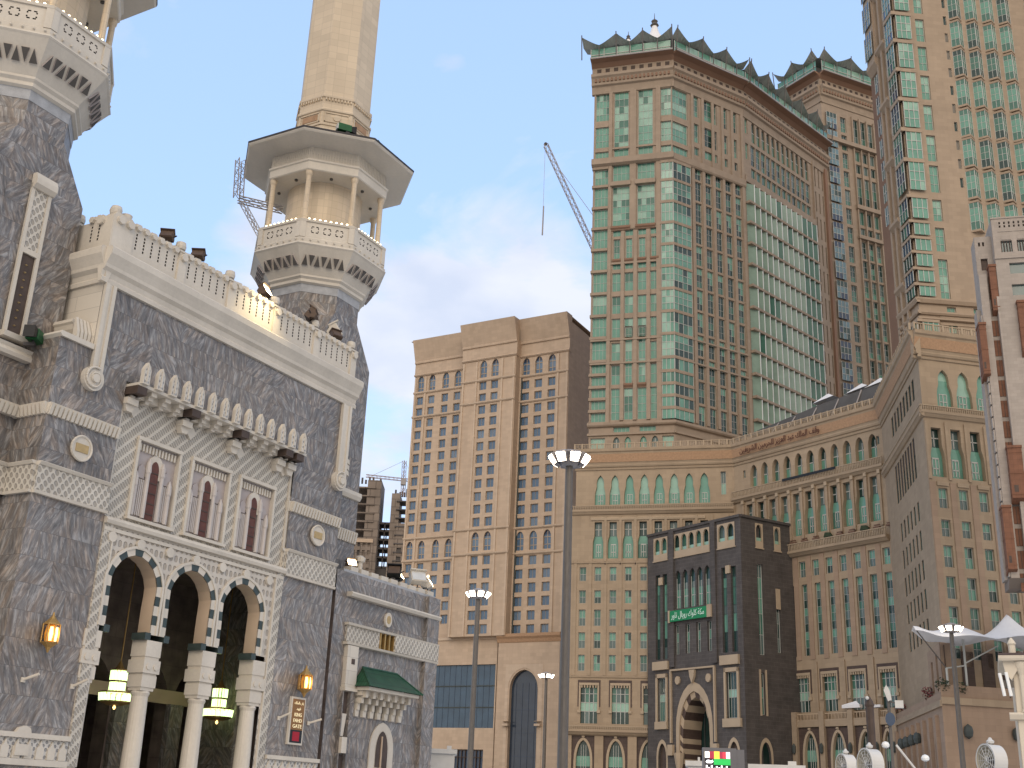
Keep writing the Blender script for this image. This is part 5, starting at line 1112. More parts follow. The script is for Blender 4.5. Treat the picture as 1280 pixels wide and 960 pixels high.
podium_cornice(PR, -.4, uE+.2); balcony_band(PR, -.2, uE, 58.9, 60.7, .8); balcony_band(PR, 6, uE, 46.6, 48.4, 1.1)
mb = MB(); mb.box(PR, 12.5, 24.5, 60.3, 60.75, .86, .95, 'black_case'); mb.build('banner_rail', pod)
mb = MB(); mb.box(PR, -2, uE+.3, 70.05, 70.2, -16, 1.0, 'podium_stone')
mb.build('roof', pod)
mb = MB()   # dark sloping awning and white canopies on the roof terrace
mb.add([PR.P(-1, 71.2, -.2), PR.P(33.5, 71.2, -.2), PR.P(33.5, 74.6, -1.6), PR.P(20, 74.0, -1.6), PR.P(2, 72.2, -1.6)], [(0, 1, 2, 3, 4)], 'awning_cloth')
mb.add([PR.P(33.5, 74.6, -1.6), PR.P(20, 74.0, -1.6), PR.P(2, 72.2, -1.6), PR.P(2, 71.5, -6), PR.P(33.5, 73, -6)], [(0, 1, 2, 3, 4)], 'awning_cloth')
mb.build('roof_awning', pod)
for u in (20, 27.5, 31.5):
    mb = MB(); mb.add([PR.P(u-2.4, 75.0, -2.5), PR.P(u+2.4, 75.4, -2.5), PR.P(u+2.4, 75.4, -6), PR.P(u-2.4, 75.0, -6), PR.P(u, 76.8, -4.2)], [(0, 1, 4), (1, 2, 4), (2, 3, 4), (3, 0, 4)], 'tent_white'); mb.build('terrace_canopy', pod)
for u in (10, 14, 19, 24, 29):
    mb = MB(); mb.tube(PR.P(u, 70.1, .6), PR.P(u+.3, 71.8+.09*u, -1.5), .12, 'crane_grey'); mb.build('awning_strut', pod)
lettering('lettering', arabic('وقف الملك عبد العزيز للحرمين الشريفين'), PR, 2.6, 21.6, 67.45, 68.95, 1.06, 'text_brown', pod, .1)
t_ = MB()
for i in range(9):
    u = 14.3+2.55*i; 
    if i in (3, 6): t_.prism(PR, [(u-.8, 48.55), (u+.9, 48.55), (u+.5, 49.25), (u-.5, 49.35)], .45, .9, 'plant_green')
    else: t_.box(PR, u-.7, u+.6, 48.5, 48.75, .45, .9, 'text_dark'); t_.box(PR, u-.6, u+.5, 48.95, 49.1, .5, .8, 'text_dark')
t_.build('terrace_furniture', pod)
# fold (side of the right block) and right block
hs = []
for k in range(8): hs.append(rect(9.6+2.5*k, 61.2, 64.5, 1.7)); wins.grid(FO, 9.6+2.5*k, 61.2, -.18, 1.7, 3.3, 'fslit', xs=(), ys=(.5,), mats=['green_glass_dark', 'granite_brown'], bar=.08, fm='frame_dark')
for k in range(8): hs.append(rect(9.6+2.1*k, 50.0, 56.2, 1.6)); wins.grid(FO, 9.6+2.1*k, 50.0, -.18, 1.6, 6.2, 'fslit2', xs=(), ys=(.3, .6), mats=['green_glass_dark', 'granite_brown'], bar=.08, fm='frame_dark')
for k in range(6):
    for a in (43.6, 39.3, 35.0, 30.8, 26.6): hs.append(rect(10.5+2.7*k, a, a+2.9, 1.3)); wins.grid(FO, 10.5+2.7*k, a, -.18, 1.3, 2.9, 'fslit3', xs=(), ys=(.5,), mats=['green_glass_dark', 'green_glass_mid'], bar=.08, fm='frame_dark')
mb = MB(); mb.wall(FO, [(0, 0), (uRb, 0), (uRb, 66.3), (0, 66.3)], hs, 0, 'podium_stone', .2)
mb.build('wall', pod)
podium_cornice(FO, -.2, uRb+.9); balcony_band(FO, 0, uRb+.6, 57.4, 58.7, .6); 
hs = []
for i in range(6): og(RB, 3.75+3.16*i, 58.9, 64.6, 1.25, hs)
for i in range(6): kh(RB, 1.8+3.1*i, 48.2, 55.5, 1.12, hs)
for i in range(7):
    for a, b in ((43.7, 46.6), (39.65, 42.05), (35.35, 38.4), (31.0, 34.1), (27.0, 30.0), (23, 25.9)): room(RB, 2.1+3.18*i, a, b, hs, 1.45)
mb = MB(); mb.wall(RB, [(0, 0), (30, 0), (30, 66.3), (0, 66.3)], hs, 0, 'podium_stone', .9); mb.build('wall', pod)
mb = MB(); mb.plan([FO.P(uRb-1.3, 0, -.6), RB.P(.9, 0, -1.0), RB.P(30, 0, -1), RB.P(30, 0, -34), FO.P(.3, 0, -8), FO.P(.3, 0, -.6)], 0, 69.9, 'podium_stone_red')
for i in range(7): mb.box(RB, .5+3.18*i-.45, .5+3.18*i+.45, 22, 47.4, -.01, .12, 'podium_stone_red'); mb.box(RB, 2.1+3.18*i-.9, 2.1+3.18*i+.9, 46.9, 47.5, 0, .2, 'podium_stone')
mb.build('core', pod)
for i in range(6):
    mb = MB(); c = .28+3.1*i; mb.box(RB, c-.22, c+.22, 47.8, 56.4, .0, .22, 'podium_stone'); mb.build('pier', pod)
podium_cornice(RB, -.9, 30); balcony_band(RB, -.6, 30, 57.4, 58.7, .6)
# lower front: terrace over an arcade
PT = PR.sub(7.5, 143.6, 1.6)
mb = MB(); mb.box(PT, 0, 26.4, 16.7, 17.9, -1.7, 0, 'podium_stone'); mb.build('terrace_slab', pod)
for k in range(6):
    c = [.45, 6.15, 11.9, 17.7, 22.8, 26.0][k]; mb = MB(); mb.box(PT, c-.5, c+.5, 0, 19.2, -1.2, .25, 'podium_stone'); mb.lathe(PT.P(c, 13.2, .5), [(.02, -.9), (.3, -.6), (.35, .4), (.05, .9)], 'frame_dark', 6); mb.build('pier', pod)
for k in range(5):
    a, b = [.95, 6.65, 12.4, 18.2, 23.3][k], [5.65, 11.4, 17.2, 22.3, 25.5][k]; arcade_bay(PT, (a+b)/2, b-a, 16.6, pod, hw=1.25 if k < 4 else .8)
    mb = MB(); n = 7
    for j in range(n+1): mb.box(PT, a+j*(b-a)/n-.05, a+j*(b-a)/n+.05, 17.9, 18.8, -.3, -.2, 'frame_beige')
    mb.box(PT, a, b, 18.75, 18.9, -.32, -.18, 'frame_beige'); mb.build('railing', pod)
mb = MB(); mb.box(PT, 16, 19.5, 19.5, 20.0, -.9, -.1, 'tent_white'); mb.box(PT, 20.6, 23.5, 19.4, 19.8, -.9, -.1, 'tent_white'); mb.add([PT.P(16, 20, -.1), PT.P(19.5, 20, -.1), PT.P(18.6, 20.6, -.5)], [(0, 1, 2)], 'tent_white'); mb.build('terrace_canopy', pod)
wins.finish(pod)

# ================================================================ CORNER PAVILION WITH THE TENT
t0_ = PT.P(26.4, 0, 0); t1_ = at(20.29, 165); uT = (t1_-t0_).length; TE = Fac(t0_, math.degrees(math.atan2(t1_.x-t0_.x, t1_.y-t0_.y))); TF2 = TE.sub(uT, 78.5)
pav = thing('terrace_pavilion', TE.P(14, 0, 0), 'brown corner pavilion with a roof terrace, side arches and round wall lamps', 'pavilion')
mb = MB(); ah = [pointed(3+4.4*k, .05, 13.6, 1.2, .75) for k in range(8) if 3+4.4*k < uT-2]
mb.wall(TE, [(0, 0), (uT, 0), (uT, 18.2), (0, 18.2)], ah, 0, 'podium_stone_red', 1.0)
for k in range(8): mb.box(TE, .4+4.4*k, 1.2+4.4*k, 0, 15.5, 0, .5, 'podium_stone_red') if 4.4*k < uT-1.5 else None
for a in ah: mb.add([TE.P(x, y, -1.0) for x, y in a], [tuple(range(len(a)))], 'granite_brown')
fa = [pointed(17.2, .05, 14.6, 2.6, .7), rect(6.4, .05, 12.5, 1.0)]
mb.wall(TF2, [(0, 0), (30, 0), (30, 18.2), (0, 18.2)], fa, 0, 'podium_stone_red', 1.2); mb.wall(TF2, [(13.5, 0), (20.8, 0), (20.8, 16.6), (13.5, 16.6)], [pointed(17.2, .05, 15.2, 3.2, .7)], .05, 'granite_brown', .05)
for a in fa: mb.add([TF2.P(x, y, -1.1) for x, y in a], [tuple(range(len(a)))], 'granite_brown')
mb.plan([TE.P(uT-1.5, 0, -1.25), TF2.P(1.2, 0, -1.25), TF2.P(30, 0, -1.25), TF2.P(30, 0, -3.0), TE.P(.2, 0, -1.6), TE.P(.2, 0, -1.25)], 0, 17.9, 'podium_stone_red'); mb.build('wall', pav)
mb = MB(); mb.box(TF2, -.15, 30, 16.7, 17.6, 0, .25, 'podium_stone'); mb.box(TE, 0, uT+.2, 16.4, 17.2, 0, .25, 'podium_stone'); mb.build('cornice', pav)
mb = MB(); mb.box(TF2, 0, 30, 18.2, 19.2, -.4, 0, 'podium_stone_red')
for k in range(16): mb.box(TF2, 10+k*1.1, 10.1+k*1.1, 18.0, 19.8, .02, .08, 'frame_dark')
mb.build('parapet', pav)
for fr, u in ((TE, 5.3), (TE, 9.7), (TE, 14.1), (TE, 18.5), (TF2, 3.2), (TF2, 10.2)):
    mb = MB(); mb.lathe(fr.P(u, 13.4, .4), [(.05, -.9), (.5, -.6), (.62, 0), (.5, .6), (.05, .95)], 'frame_dark', 10); mb.build('wall_lamp', pav)
TB = FO.sub(uRb-7.5, 188.3, .6)
mb = MB(); hs = [rect(2.4, 18.8, 23.0, 1.2), rect(5.6, 18.8, 23.6, 1.2)]
mb.wall(TB, [(0, 17), (8.2, 17), (8.2, 25.0), (0, 24.6)], hs, 0, 'podium_stone_red', .5); mb.plan([TB.P(0, 0, -.52), TB.P(8.2, 0, -.52), TB.P(8.2, 0, -.6), TB.P(0, 0, -.6)], 17, 24.6, 'granite_brown'); mb.plan([TB.P(7.9, 0, -.05), TB.P(8.2, 0, -.05), RB.P(1.2, 0, .6), RB.P(1.2, 0, .1)], 17, 25.0, 'podium_stone_red'); mb.build('terrace_wall', pav)
mb = MB()
for u in (2.5, 5.5, 8.5, 12, 15.5): mb.box(RB, u, u+1.8, 18.2, 24, .02, .12, 'granite_brown')
mb.box(RB, 10.6, 11.6, 18, 24.5, .02, .8, 'podium_stone_red'); mb.build('terrace_wall', pav)
for k, (fr, u, v, m_) in enumerate(((TE, uT*.72, 18.6, 'plant_red'), (TE, uT-.5, 18.8, 'plant_green'), (TE, 2.0, 18.7, 'plant_red'), (TF2, 3.0, 18.4, 'plant_green'))):
    root = thing('potted_shrub', fr.P(u, 18.2, -.4), ('red flowering bush on the pavilion terrace edge, beside the tent', 'green bush at the very corner of the pavilion terrace', 'red bush at the far end of the pavilion terrace wall', 'dark hanging plant right of the pavilion corner')[k], 'shrub', 'bushes on the pavilion terrace')
    mb = MB(); r2 = random.Random(k); c = fr.P(u, v+.4, -.3)
    for j in range(160):
        d = Vector((r2.gauss(0, 1), r2.gauss(0, 1), r2.gauss(0, .8))); d = d.normalized()*(r2.random()**.4)*.95; p = c+d; a = Vector((r2.gauss(0, 1), r2.gauss(0, 1), r2.gauss(0, 1))).normalized()*.17; b = a.orthogonal().normalized()*.1; mb.add([p-a, p+b, p+a, p-b], [(0, 1, 2, 3)], m_ if r2.random() < .7 else 'plant_green')
    mb.build('foliage', root); mb = MB(); mb.lathe(fr.P(u, 0, -.3), [(.22, 18.2), (.34, 18.7)], 'podium_stone_red', 10); mb.build('pot', root)
# tent
tent = thing('tensile_tent', TF2.P(14, 0, -8), 'white tensile tent with two peaks over the pavilion terrace', 'tent')
mb = MB(); NX, NY = 48, 16; pts = []
for j in range(NY+1):
    for i in range(NX+1):
        x, y = i/NX, j/NY
        u = -4.2+34*x; w = -2.6+8.4*y
        pk = max(1.9*math.exp(-((u-2.0)/3.6)**2-((y-.5)/.55)**2), 4.3*math.exp(-1.5*math.hypot((u-9.9)/4.2, (y-.45)/.7)), 4.0*math.exp(-1.5*math.hypot((u-21.5)/5, (y-.45)/.7)))
        tip = 1.6*math.exp(-((u+4.2)/2.2)**2)
        z = 24.1+pk+tip*.9+.55*(1-abs(2*y-1))
        w += -.9*math.sin(math.pi*min(1, max(0, (u+4.2)/8.5)))*(2*y-1)*abs(2*y-1) if u < 4.3 else -.7*math.sin(math.pi*(((u-4.3)/10) % 1))*(2*y-1)*abs(2*y-1)
        w = 1.6+(w-1.6)*min(1, .12+(u+4.2)/5.5)
        pts.append(TF2.P(u, z, w))
F = [(j*(NX+1)+i, j*(NX+1)+i+1, (j+1)*(NX+1)+i+1, (j+1)*(NX+1)+i) for j in range(NY) for i in range(NX)]
mb.add(pts, F, 'tent_white'); mb.build('fabric', tent, smooth=True)
for u, w, zt in ((1.6, -.8, 21.5), (4.4, -.8, 25.6), (13, -.8, 24.4), (20, -.8, 25.5), (9.9, 1.0, 28.4)):
    mb = MB(); mb.tube(TF2.P(u, 18, w) if u != 9.9 else TF2.P(u, 25, w), TF2.P(u, zt, w), .16, 'frame_white', 8)
    if u == 4.4: mb.tube(TF2.P(4.4, 22.2, -.8), TF2.P(8.6, 24.6, .6), .1, 'frame_white'); mb.tube(TF2.P(1.6, 21.4, -.8), TF2.P(4.4, 21.9, -.8), .1, 'frame_white'); mb.tube(TF2.P(1.6, 21.4, -.8), TF2.P(-3.6, 25.6, 1.4), .08, 'pole_grey')
    mb.build('mast', tent)

# ================================================================ DARK STONE GATE BUILDING
G = Fac((41.2341, 200.8103), 144.3); GS = Fac((41.2341, 200.8103), 60.8)
gate = thing('dark_gate', G.P(-12, 0, -6), 'dark granite gate building with a tall striped pointed archway in front of the podium', 'gate building')
wins = Wins()
def loggia(fr, u0, u1, n, v0=46.9, v1=51.3):
    hs = []; W_ = (u1-u0)/n
    for k in range(n): hs.append(pointed(u0+W_*(k+.5), v0+1.2, v1-.2, W_*.38, .6))
    mb = MB(); mb.wall(fr, [(u0, v0), (u1, v0), (u1, v1), (u0, v1)], hs, .06, 'trim_beige', .35)
    for k in range(n): mb.quad(fr, u0+W_*k, u0+W_*(k+1), v0, v1, -.6, rnd.choice(['green_glass_mid', 'green_glass_dark', 'grey_glass']))
    for k in range(n): mb.quad(fr, u0+W_*(k+.12), u0+W_*(k+.88), v0+1.25, v0+1.9, -.32, 'green_glass_pale')
    mb.box(fr, u0-.1, u1+.1, v0-.2, v0, 0, .2, 'trim_beige'); return mb.build('loggia', gate)
LG = [(G, -22.2, -18.4, 2), (G, -16.9, -7.5, 5), (G, -5.6, -1.35, 2), (GS, 3.3, 5.1, 1), (GS, 7.6, 9.2, 1)]
for a in LG: loggia(*a)
hs = [[(a[1], 46.9), (a[2], 46.9), (a[2], 51.3), (a[1], 51.3)] for a in LG if a[0] is G]
for c in (-21.1, -19.2, -4.2, -2.0):
    a0, a1 = 28.6, (44.2 if c < -10 else 43.4); hs.append(rect(c, a0, a1, 1.25)); wins.grid(G, c, a0, -.5, 1.25, a1-a0, 'gstrip', xs=(.5,), ys=(.14, .24, .45, .55, .76, .88), mats=None, rows=[['green_glass_dark', 'grey_glass'], ['green_glass_dark'], ['green_glass'], ['grey_glass', 'green_glass_mid'], ['green_glass', 'green_glass_mid'], ['green_glass', 'green_glass_mid'], ['green_glass_dark']], bar=.08, fm='frame_dark')
for k in range(5):
    c = -15.75+1.86*k; hs.append(pointed(c, 37.4, 44.4, .72, .75)); wins.poly(G, c, 37.4, 44.4, -.5, lambda c, a, b, h: pointed(c, a, b, h, .75), .72, 'gfive', [(0, .5, ['green_glass', 'green_glass_mid']), (.5, .66, ['grey_glass']), (.66, 1, ['green_glass_dark'])], [(-1, -.88, 0, .8), (.88, 1, 0, .8), (-.06, .06, 0, .66), (-1, 1, .3, .32)])
for k in range(4):
    c = -16.1+2.72*k; hs.append(rect(c, 29.2, 34.5, 1.1)); wins.grid(G, c, 29.2, -.5, 1.1, 5.3, 'gsm', xs=(.5,), ys=(.42, .72), mats=None, rows=[['grey_glass', 'green_glass_dark'], ['green_glass'], ['green_glass_dark']], bar=.1)
for c, wd in ((-20.05, 2.2), (-2.9, 2.6)):
    hs.append(rect(c, 17.7, 25.3, wd)); wins.grid(G, c, 17.7, -.5, wd, 7.6, 'gpw%.1f' % wd, xs=(.25, .5, .75), ys=(.45, .62), mats=None, rows=[['green_glass_mid', 'green_glass_dark'], ['green_glass_pale'], ['green_glass_dark']], bar=.1)
arch = pointed(-12.1, .05, 21.6, 3.25, .68); arch_o = pointed(-12.1, .05, 24.2, 4.5, .68)
sm = [pointed(c, .05, 13.9, 1.05, .8) for c in (-20.1, -2.8)]
mb = MB(); mb.wall(G, [(-23.9, 0), (0, 0), (0, 52.2), (-23.9, 52.2)], hs+[arch_o]+sm, 0, 'granite_dark', .55)
for a, b in ((-17.8, -16.6), (-7.1, -6.0)): mb.box(G, a, b, 27, 52.3, 0, .35, 'granite_dark')
mb.box(G, -23.9, 0, 51.9, 52.35, -.3, .3, 'granite_dark'); mb.build('wall', gate)
hs2 = []
for c, a, b, m_ in ((4.2, 28.3, 44.0, 1), (8.1, 29.0, 40.2, 0)):
    hs2.append(rect(c, a, b, 1.3 if m_ else 1.0)); wins.grid(GS, c, a, -.45, 1.3 if m_ else 1.0, b-a, 'gside%d' % m_, xs=(.5,), ys=(.22, .45, .62, .85), mats=None, rows=[['grey_glass'], ['green_glass_mid'], ['green_glass'], ['green_glass', 'green_glass_mid'], ['grey_glass']] if m_ else [['grey_glass'], ['green_glass_dark'], ['grey_glass'], ['green_glass_dark'], ['curtain']], bar=.12)
hs2.append(rect(4.0, 18.4, 25.3, .9)); wins.grid(GS, 4.0, 18.4, -.45, .9, 6.9, 'gside2', xs=(), ys=(.4, .65), mats=None, rows=[['green_glass_mid'], ['green_glass'], ['green_glass_dark']], bar=.1)
hs2 += [pointed(4.2, .05, 14.0, 1.1, .8)] + [[(a[1], 46.9), (a[2], 46.9), (a[2], 51.3), (a[1], 51.3)] for a in LG if a[0] is GS]
mb = MB(); mb.wall(GS, [(0, 0), (14, 0), (14, 52.2), (0, 52.2)], hs2, 0, 'granite_dark', .55); mb.box(GS, 0, 14, 51.9, 52.35, -.3, .3, 'granite_dark'); mb.add([GS.P(x, y, -.5) for x, y in pointed(4.2, .05, 14.0, 1.1, .8)], [tuple(range(len(pointed(4.2, .05, 14.0, 1.1, .8))))], 'green_glass_dark'); mb.build('wall', gate)
mb = MB(); mb.box(G, -23.85, -.05, 25, 51.5, -14, -.62, 'granite_dark'); mb.box(G, -23.85, -17.3, 0, 25, -14, -.62, 'granite_dark'); mb.box(G, -6.9, -.05, 0, 25, -14, -.62, 'granite_dark'); mb.box(G, -23.9, -23.85, 0, 52, -14, 0, 'granite_dark'); mb.box(G, -17.3, -6.9, 0, 25, -14, -13.5, 'granite_dark'); mb.build('core', gate)
mb = MB(); tr = pointed(-12.1, .05, 22.6, 3.75, .68)   # striped archway, stepping in
mb.wall(G, arch_o, [tr], -.02, 'trim_beige', .3)
N_ = len(arch)
for i in range(N_-1):
    A, B = arch[i], arch[i+1]; C_, D = tr[i], tr[i+1]
    n = max(1, int(math.dist(A, B)/.85))
    for j in range(n):
        t0, t1 = j/n, (j+1)/n; L2 = lambda P, Q, t: (P[0]+(Q[0]-P[0])*t, P[1]+(Q[1]-P[1])*t)
        a, b, c, d = L2(A, B, t0), L2(A, B, t1), L2(D, C_, 1-t1), L2(D, C_, 1-t0); m_ = 'trim_beige' if (i*3+j) % 2 else 'granite_brown'
        mb.add([G.P(*d, -.3), G.P(*c, -.3), G.P(*b, -.5), G.P(*a, -.5)], [(0, 1, 2, 3)], m_); mb.add([G.P(*a, -.5), G.P(*b, -.5), G.P(*b, -5), G.P(*a, -5)], [(0, 1, 2, 3)], m_)
mb.quad(G, -17, -7, .05, 24, -5.2, 'green_glass_dark')
for u in (-14.5, -12.1, -9.7): mb.box(G, u-.1, u+.1, .05, 21, -5.18, -5, 'frame_dark')
for s_ in (-1, 1): mb.lathe(G.P(-12.1+s_*3.6, 0, .1), [(.5, 9.0), (.55, 9.5), (.9, 11.5), (1.0, 12.2)], 'trim_beige', 8)
mb.build('archway', gate)
mb = MB(); 
for x0, x1, y0, y1 in ((-17.7, -6.7, 26.3, 26.6), (-17.75, -17.45, 13.9, 26.3), (-6.95, -6.65, 13.9, 26.3)): mb.box(G, x0, x1, y0, y1, .36 if x0 < -17.7 and 0 else .001, .42, 'trim_beige')
mb.prism(G, [(-12.8, 26.2), (-11.4, 26.2), (-11.6, 25.0), (-12.1, 23.9), (-12.6, 25.0)], .001, .5, 'trim_beige'); 
for u in (-15.9, -8.3): mb.prism(G, [(u+.6*math.cos(t*math.pi/5), 24.6+.75*math.sin(t*math.pi/5)) for t in range(10)], .001, .3, 'trim_beige')
for u in (-17.6, -6.8): mb.box(G, u-.6, u+.6, 11.8, 13.6, .001, .6, 'trim_beige')
mb.build('portal_frame', gate)
mb = MB()
for u0_, u1_, v0_, v1_ in ((-22.2, -18.2, 26.7, 28.2), (-5.3, -1.0, 26.5, 28.1), (-21.6, -18.5, 16.3, 17.6), (-4.9, -.8, 16.2, 17.6)): mb.box(G, u0_, u1_, v0_, v1_, .001, .5, 'trim_beige')
for c, wd in ((-20.05, 2.2), (-2.9, 2.6)):
    for s_ in (-1, 1): mb.box(G, c+s_*(wd/2+.2)-.2, c+s_*(wd/2+.2)+.2, 17.6, 26.0, .001, .3, 'trim_beige')
    mb.box(G, c-wd/2-.4, c+wd/2+.4, 25.3, 26.0, .001, .3, 'trim_beige')
for u in (-20.15, -3.1): mb.box(G, u-.5, u+.5, 42.2, 43.6, .001, .3, 'trim_beige')
mb.box(GS, 3.2, 3.5, 18.2, 25.8, .001, .2, 'trim_beige'); mb.box(GS, 4.5, 4.8, 18.2, 25.8, .001, .2, 'trim_beige'); mb.box(GS, 7.6, 8.6, 36.5, 40.1, .001, .1, 'trim_beige'); mb.build('stone_trim', gate)
for fr, c, hw_, vt in ((G, -20.1, 1.05, 13.9), (G, -2.8, 1.05, 13.9), (GS, 4.2, 1.1, 14.0)):
    mb = MB(); mb.wall(fr, pointed(c, .05, vt+.7, hw_+.4, .8), [pointed(c, .05, vt, hw_, .8)], .06, 'trim_beige', .05); mb.add([fr.P(x, y, -.5) for x, y in pointed(c, .05, vt, hw_, .8)], [tuple(range(len(pointed(c, .05, vt, hw_, .8))))], 'dark_brown'); mb.build('side_arch', gate)
wins.finish(gate)
gs_ = thing('gate_sign', G.P(-12.4, 36, .4), 'green sign with white Arabic lettering across the dark gate', 'sign')
mb = MB(); mb.box(G, -17.35, -7.9, 35.05, 37.0, .36, .62, 'sign_green'); mb.build('panel', gs_)
mb = MB(); mb.box(G, -17.75, -17.35, 34.9, 37.1, .36, .7, 'trim_beige'); mb.box(G, -7.9, -6.9, 35.0, 37.2, .36, .72, 'trim_beige'); mb.build('end_bracket', gs_)
lettering('lettering', arabic('مكة كلوك رويال تاور'), G, -16.9, -8.6, 35.3, 36.75, .63, 'text_white', gs_, .05)

# ================================================================ GREEN GLASS TOWER WITH THE CROWN
CC = Vector((35.16999, 237.07193, 0)); TFr = Fac(CC, 105.5); TS = Fac(CC, 59.5); uS = 22.4; T3 = TS.sub(uS, 46.5); u3 = 38.0; BK = T3.sub(u3, 66); uB = 27
tow = thing('hotel_tower', TFr.P(-8, 60, -8), 'tall brown tower of green glass windows under a crown of dark pointed canopies', 'tower')
wins = Wins()
TG = ['green_glass', 'green_glass', 'green_glass_pale', 'green_glass', 'green_glass_mid', 'green_glass_pale']
def tw(fr, c, v0, v1, hs, W_, nx=2, dep=.4, ny=3, mats=TG, proud=0):
    hs.append(rect(c, v0, v1, W_)); wins.grid(fr, c, v0, -dep+proud, W_, v1-v0, 'tw%.1f%.1f%d%d%s' % (W_, v1-v0, nx, ny, mats[0]), xs=[(i+1)/nx for i in range(nx-1)], ys=[(i+1)/ny for i in range(ny-1)], mats=mats, bar=.12, fm='frame_white')
def glass_box(fr, u0, u1, v0, v1, w, name='corner_window', mats=TG, parent=None, nx=3):
    mb = MB(); n = max(1, round((v1-v0)/1.9)); r = rnd
    for j in range(n):
        m = r.choice(mats)
        for i in range(nx):
            a, b = u0+(u1-u0)*i/nx, u0+(u1-u0)*(i+1)/nx; mb.quad(fr, a, b, v0+(v1-v0)*j/n, v0+(v1-v0)*(j+1)/n, w, m if r.random() < .7 else r.choice(mats))
        if j: mb.box(fr, u0, u1, v0+(v1-v0)*j/n-.06, v0+(v1-v0)*j/n+.06, w, w+.08, 'frame_white', 'b')
    for i in range(nx+1): 
        x = u0+(u1-u0)*i/nx; mb.box(fr, x-.06, x+.06, v0, v1, w, w+.09, 'frame_white', 'b')
    return mb.build(name, parent or tow)
LR = [145.0, 140.1, 134.4, 129.0, 123.5, 118.0, 112.4, 106.9, 101.5, 95.9, 92.7, 89.8, 87.0, 84.2, 81.4]
hs = []
for a, b in ((158.2, 165.9), (150.8, 156.5), (147.5, 149.7)): tw(TFr, -16.6, a, b, hs, 3.4, 4, ny=max(1, round((b-a)/2)))
for t, b in zip(LR, LR[1:]): tw(TFr, -16.7, b+.5, t-.2, hs, 3.3, 4, ny=2 if t-b > 4 else 1)
for c in (-12.05, -6.25): tw(TFr, c, 148.0, 165.9, hs, 3.5, 3, ny=9); tw(TFr, c+.1, 141.1, 145.7, hs, 4.1, 4, ny=2); tw(TFr, c+.1, 129.4, 139.9, hs, 4.1, 4, ny=6)
for i, c in enumerate((-12.9, -10.05, -7.05, -4.2)):
    tw(TFr, c, 126.8, 128.5, hs, 1.9, 2, ny=1)
    tw(TFr, c, 120.9, 126.1, hs, 1.5, 2, ny=3); tw(TFr, c, 118.4, 120.0, hs, 1.9, 2, ny=1)
    for a, b in ((112.9, 117.5), (107.4, 111.7), (101.6, 106.2), (96.1, 100.3), (90.4, 95.0)):
        if i in (1, 2) and b < 105: continue
        tw(TFr, c, a, b, hs, 2.0, 2, ny=2)
    if i in (1, 2): tw(TFr, c, 90.5, 104.2, hs, 1.6, 2, ny=7)
    tw(TFr, c, 82.2, 89.5, hs, 2.0, 2, ny=4)
for a, b in ((158.0, 165.6), (151.0, 156.4), (147.4, 149.8)): tw(TFr, -1.4, a, b, hs, 2.5, 3, ny=max(1, round((b-a)/2)))
for t, b in zip(LR, LR[1:]): hs.append(rect(-1.4, b+.5, t-.2, 2.5))
for c in (-12.6, -10.1, -6.7, -4.2): hs.append(pointed(c, 73.0, 78.3, .75, .7)); wins.poly(TFr, c, 73.0, 78.3, -.4, lambda c, a, b, h: pointed(c, a, b, h, .7), .75, 'tarch', [(0, .5, ['green_glass']), (.5, 1, ['grey_glass', 'green_glass'])], [(-.08, .08, 0, .9), (-1, 1, .5, .55)])
tw(TFr, -16.7, 72.5, 78.2, hs, 3.2, 4, ny=2); tw(TFr, -1.4, 72.5, 78.2, hs, 2.5, 3, ny=2)
for c, w_ in ((-11.5, 3.6), (-5.8, 3.6)): tw(TFr, c, 79.4, 80.6, hs, w_, 4, ny=1)
mb = MB(); mb.wall(TFr, [(-18.7, 58), (0, 58), (0, 167), (-18.7, 167)], hs, 0, 'tower_stone', .4); mb.build('wall', tow)
hs = []
LS = [147.8-5.58*k for k in range(13)]
for c in (7.8, 10.95, 14.0, 17.1, 20.2):
    for t in LS:
        if t < 82: continue
        tw(TS, c, t-5.0, t, hs, 1.85, 2, ny=3, mats=['green_glass_mid', 'green_glass_dark', 'green_glass', 'green_glass_dark'])
for c, w_, n_ in ((7.3, 1.8, 2), (11.8, 4.3, 3), (16.2, 2.0, 2), (19.3, 2.0, 2)):
    for a, b in ((160.0, 167.0), (152.9, 158.5), (149.4, 152.0)): tw(TS, c, a, b-.4, hs, w_, n_, ny=max(1, round((b-a)/2)), mats=['green_glass', 'green_glass_mid', 'green_glass_mid', 'green_glass_dark'])
for a, b in ((158.0, 165.6), (151.0, 156.4), (147.4, 149.8)): tw(TS, 2.5, a, b, hs, 4.6, 4, ny=max(1, round((b-a)/2)))
for t, b in zip(LR, LR[1:]): hs.append(rect(2.6, b+.5, t-.2, 5.0))
hs = [h for h in hs if min(p[0] for p in h) > .05]
mb = MB(); mb.wall(TS, [(0, 58), (uS, 58), (uS, 167.2), (0, 167.2)], hs, 0, 'tower_stone', .4); mb.build('wall', tow)
for t, b in zip(LR, LR[1:]):
    glass_box(TFr, -2.5, .28, b+.5, t-.2, .45); glass_box(TS, -.28, 5.0, b+.5, t-.2, .45, mats=['green_glass', 'green_glass_mid', 'green_glass', 'green_glass_dark'], nx=4)
    mb = MB(); mb.box(TFr, -2.7, .42, t-.2, t+.5, -.1, .6, 'tower_stone'); mb.box(TS, -.1, 5.2, t-.2, t+.5, -.1, .6, 'tower_stone'); mb.box(TFr, -18.75, -14.9, t-.2, t+.45, 0, .35, 'tower_stone'); mb.build('floor_band', tow)
mb = MB()
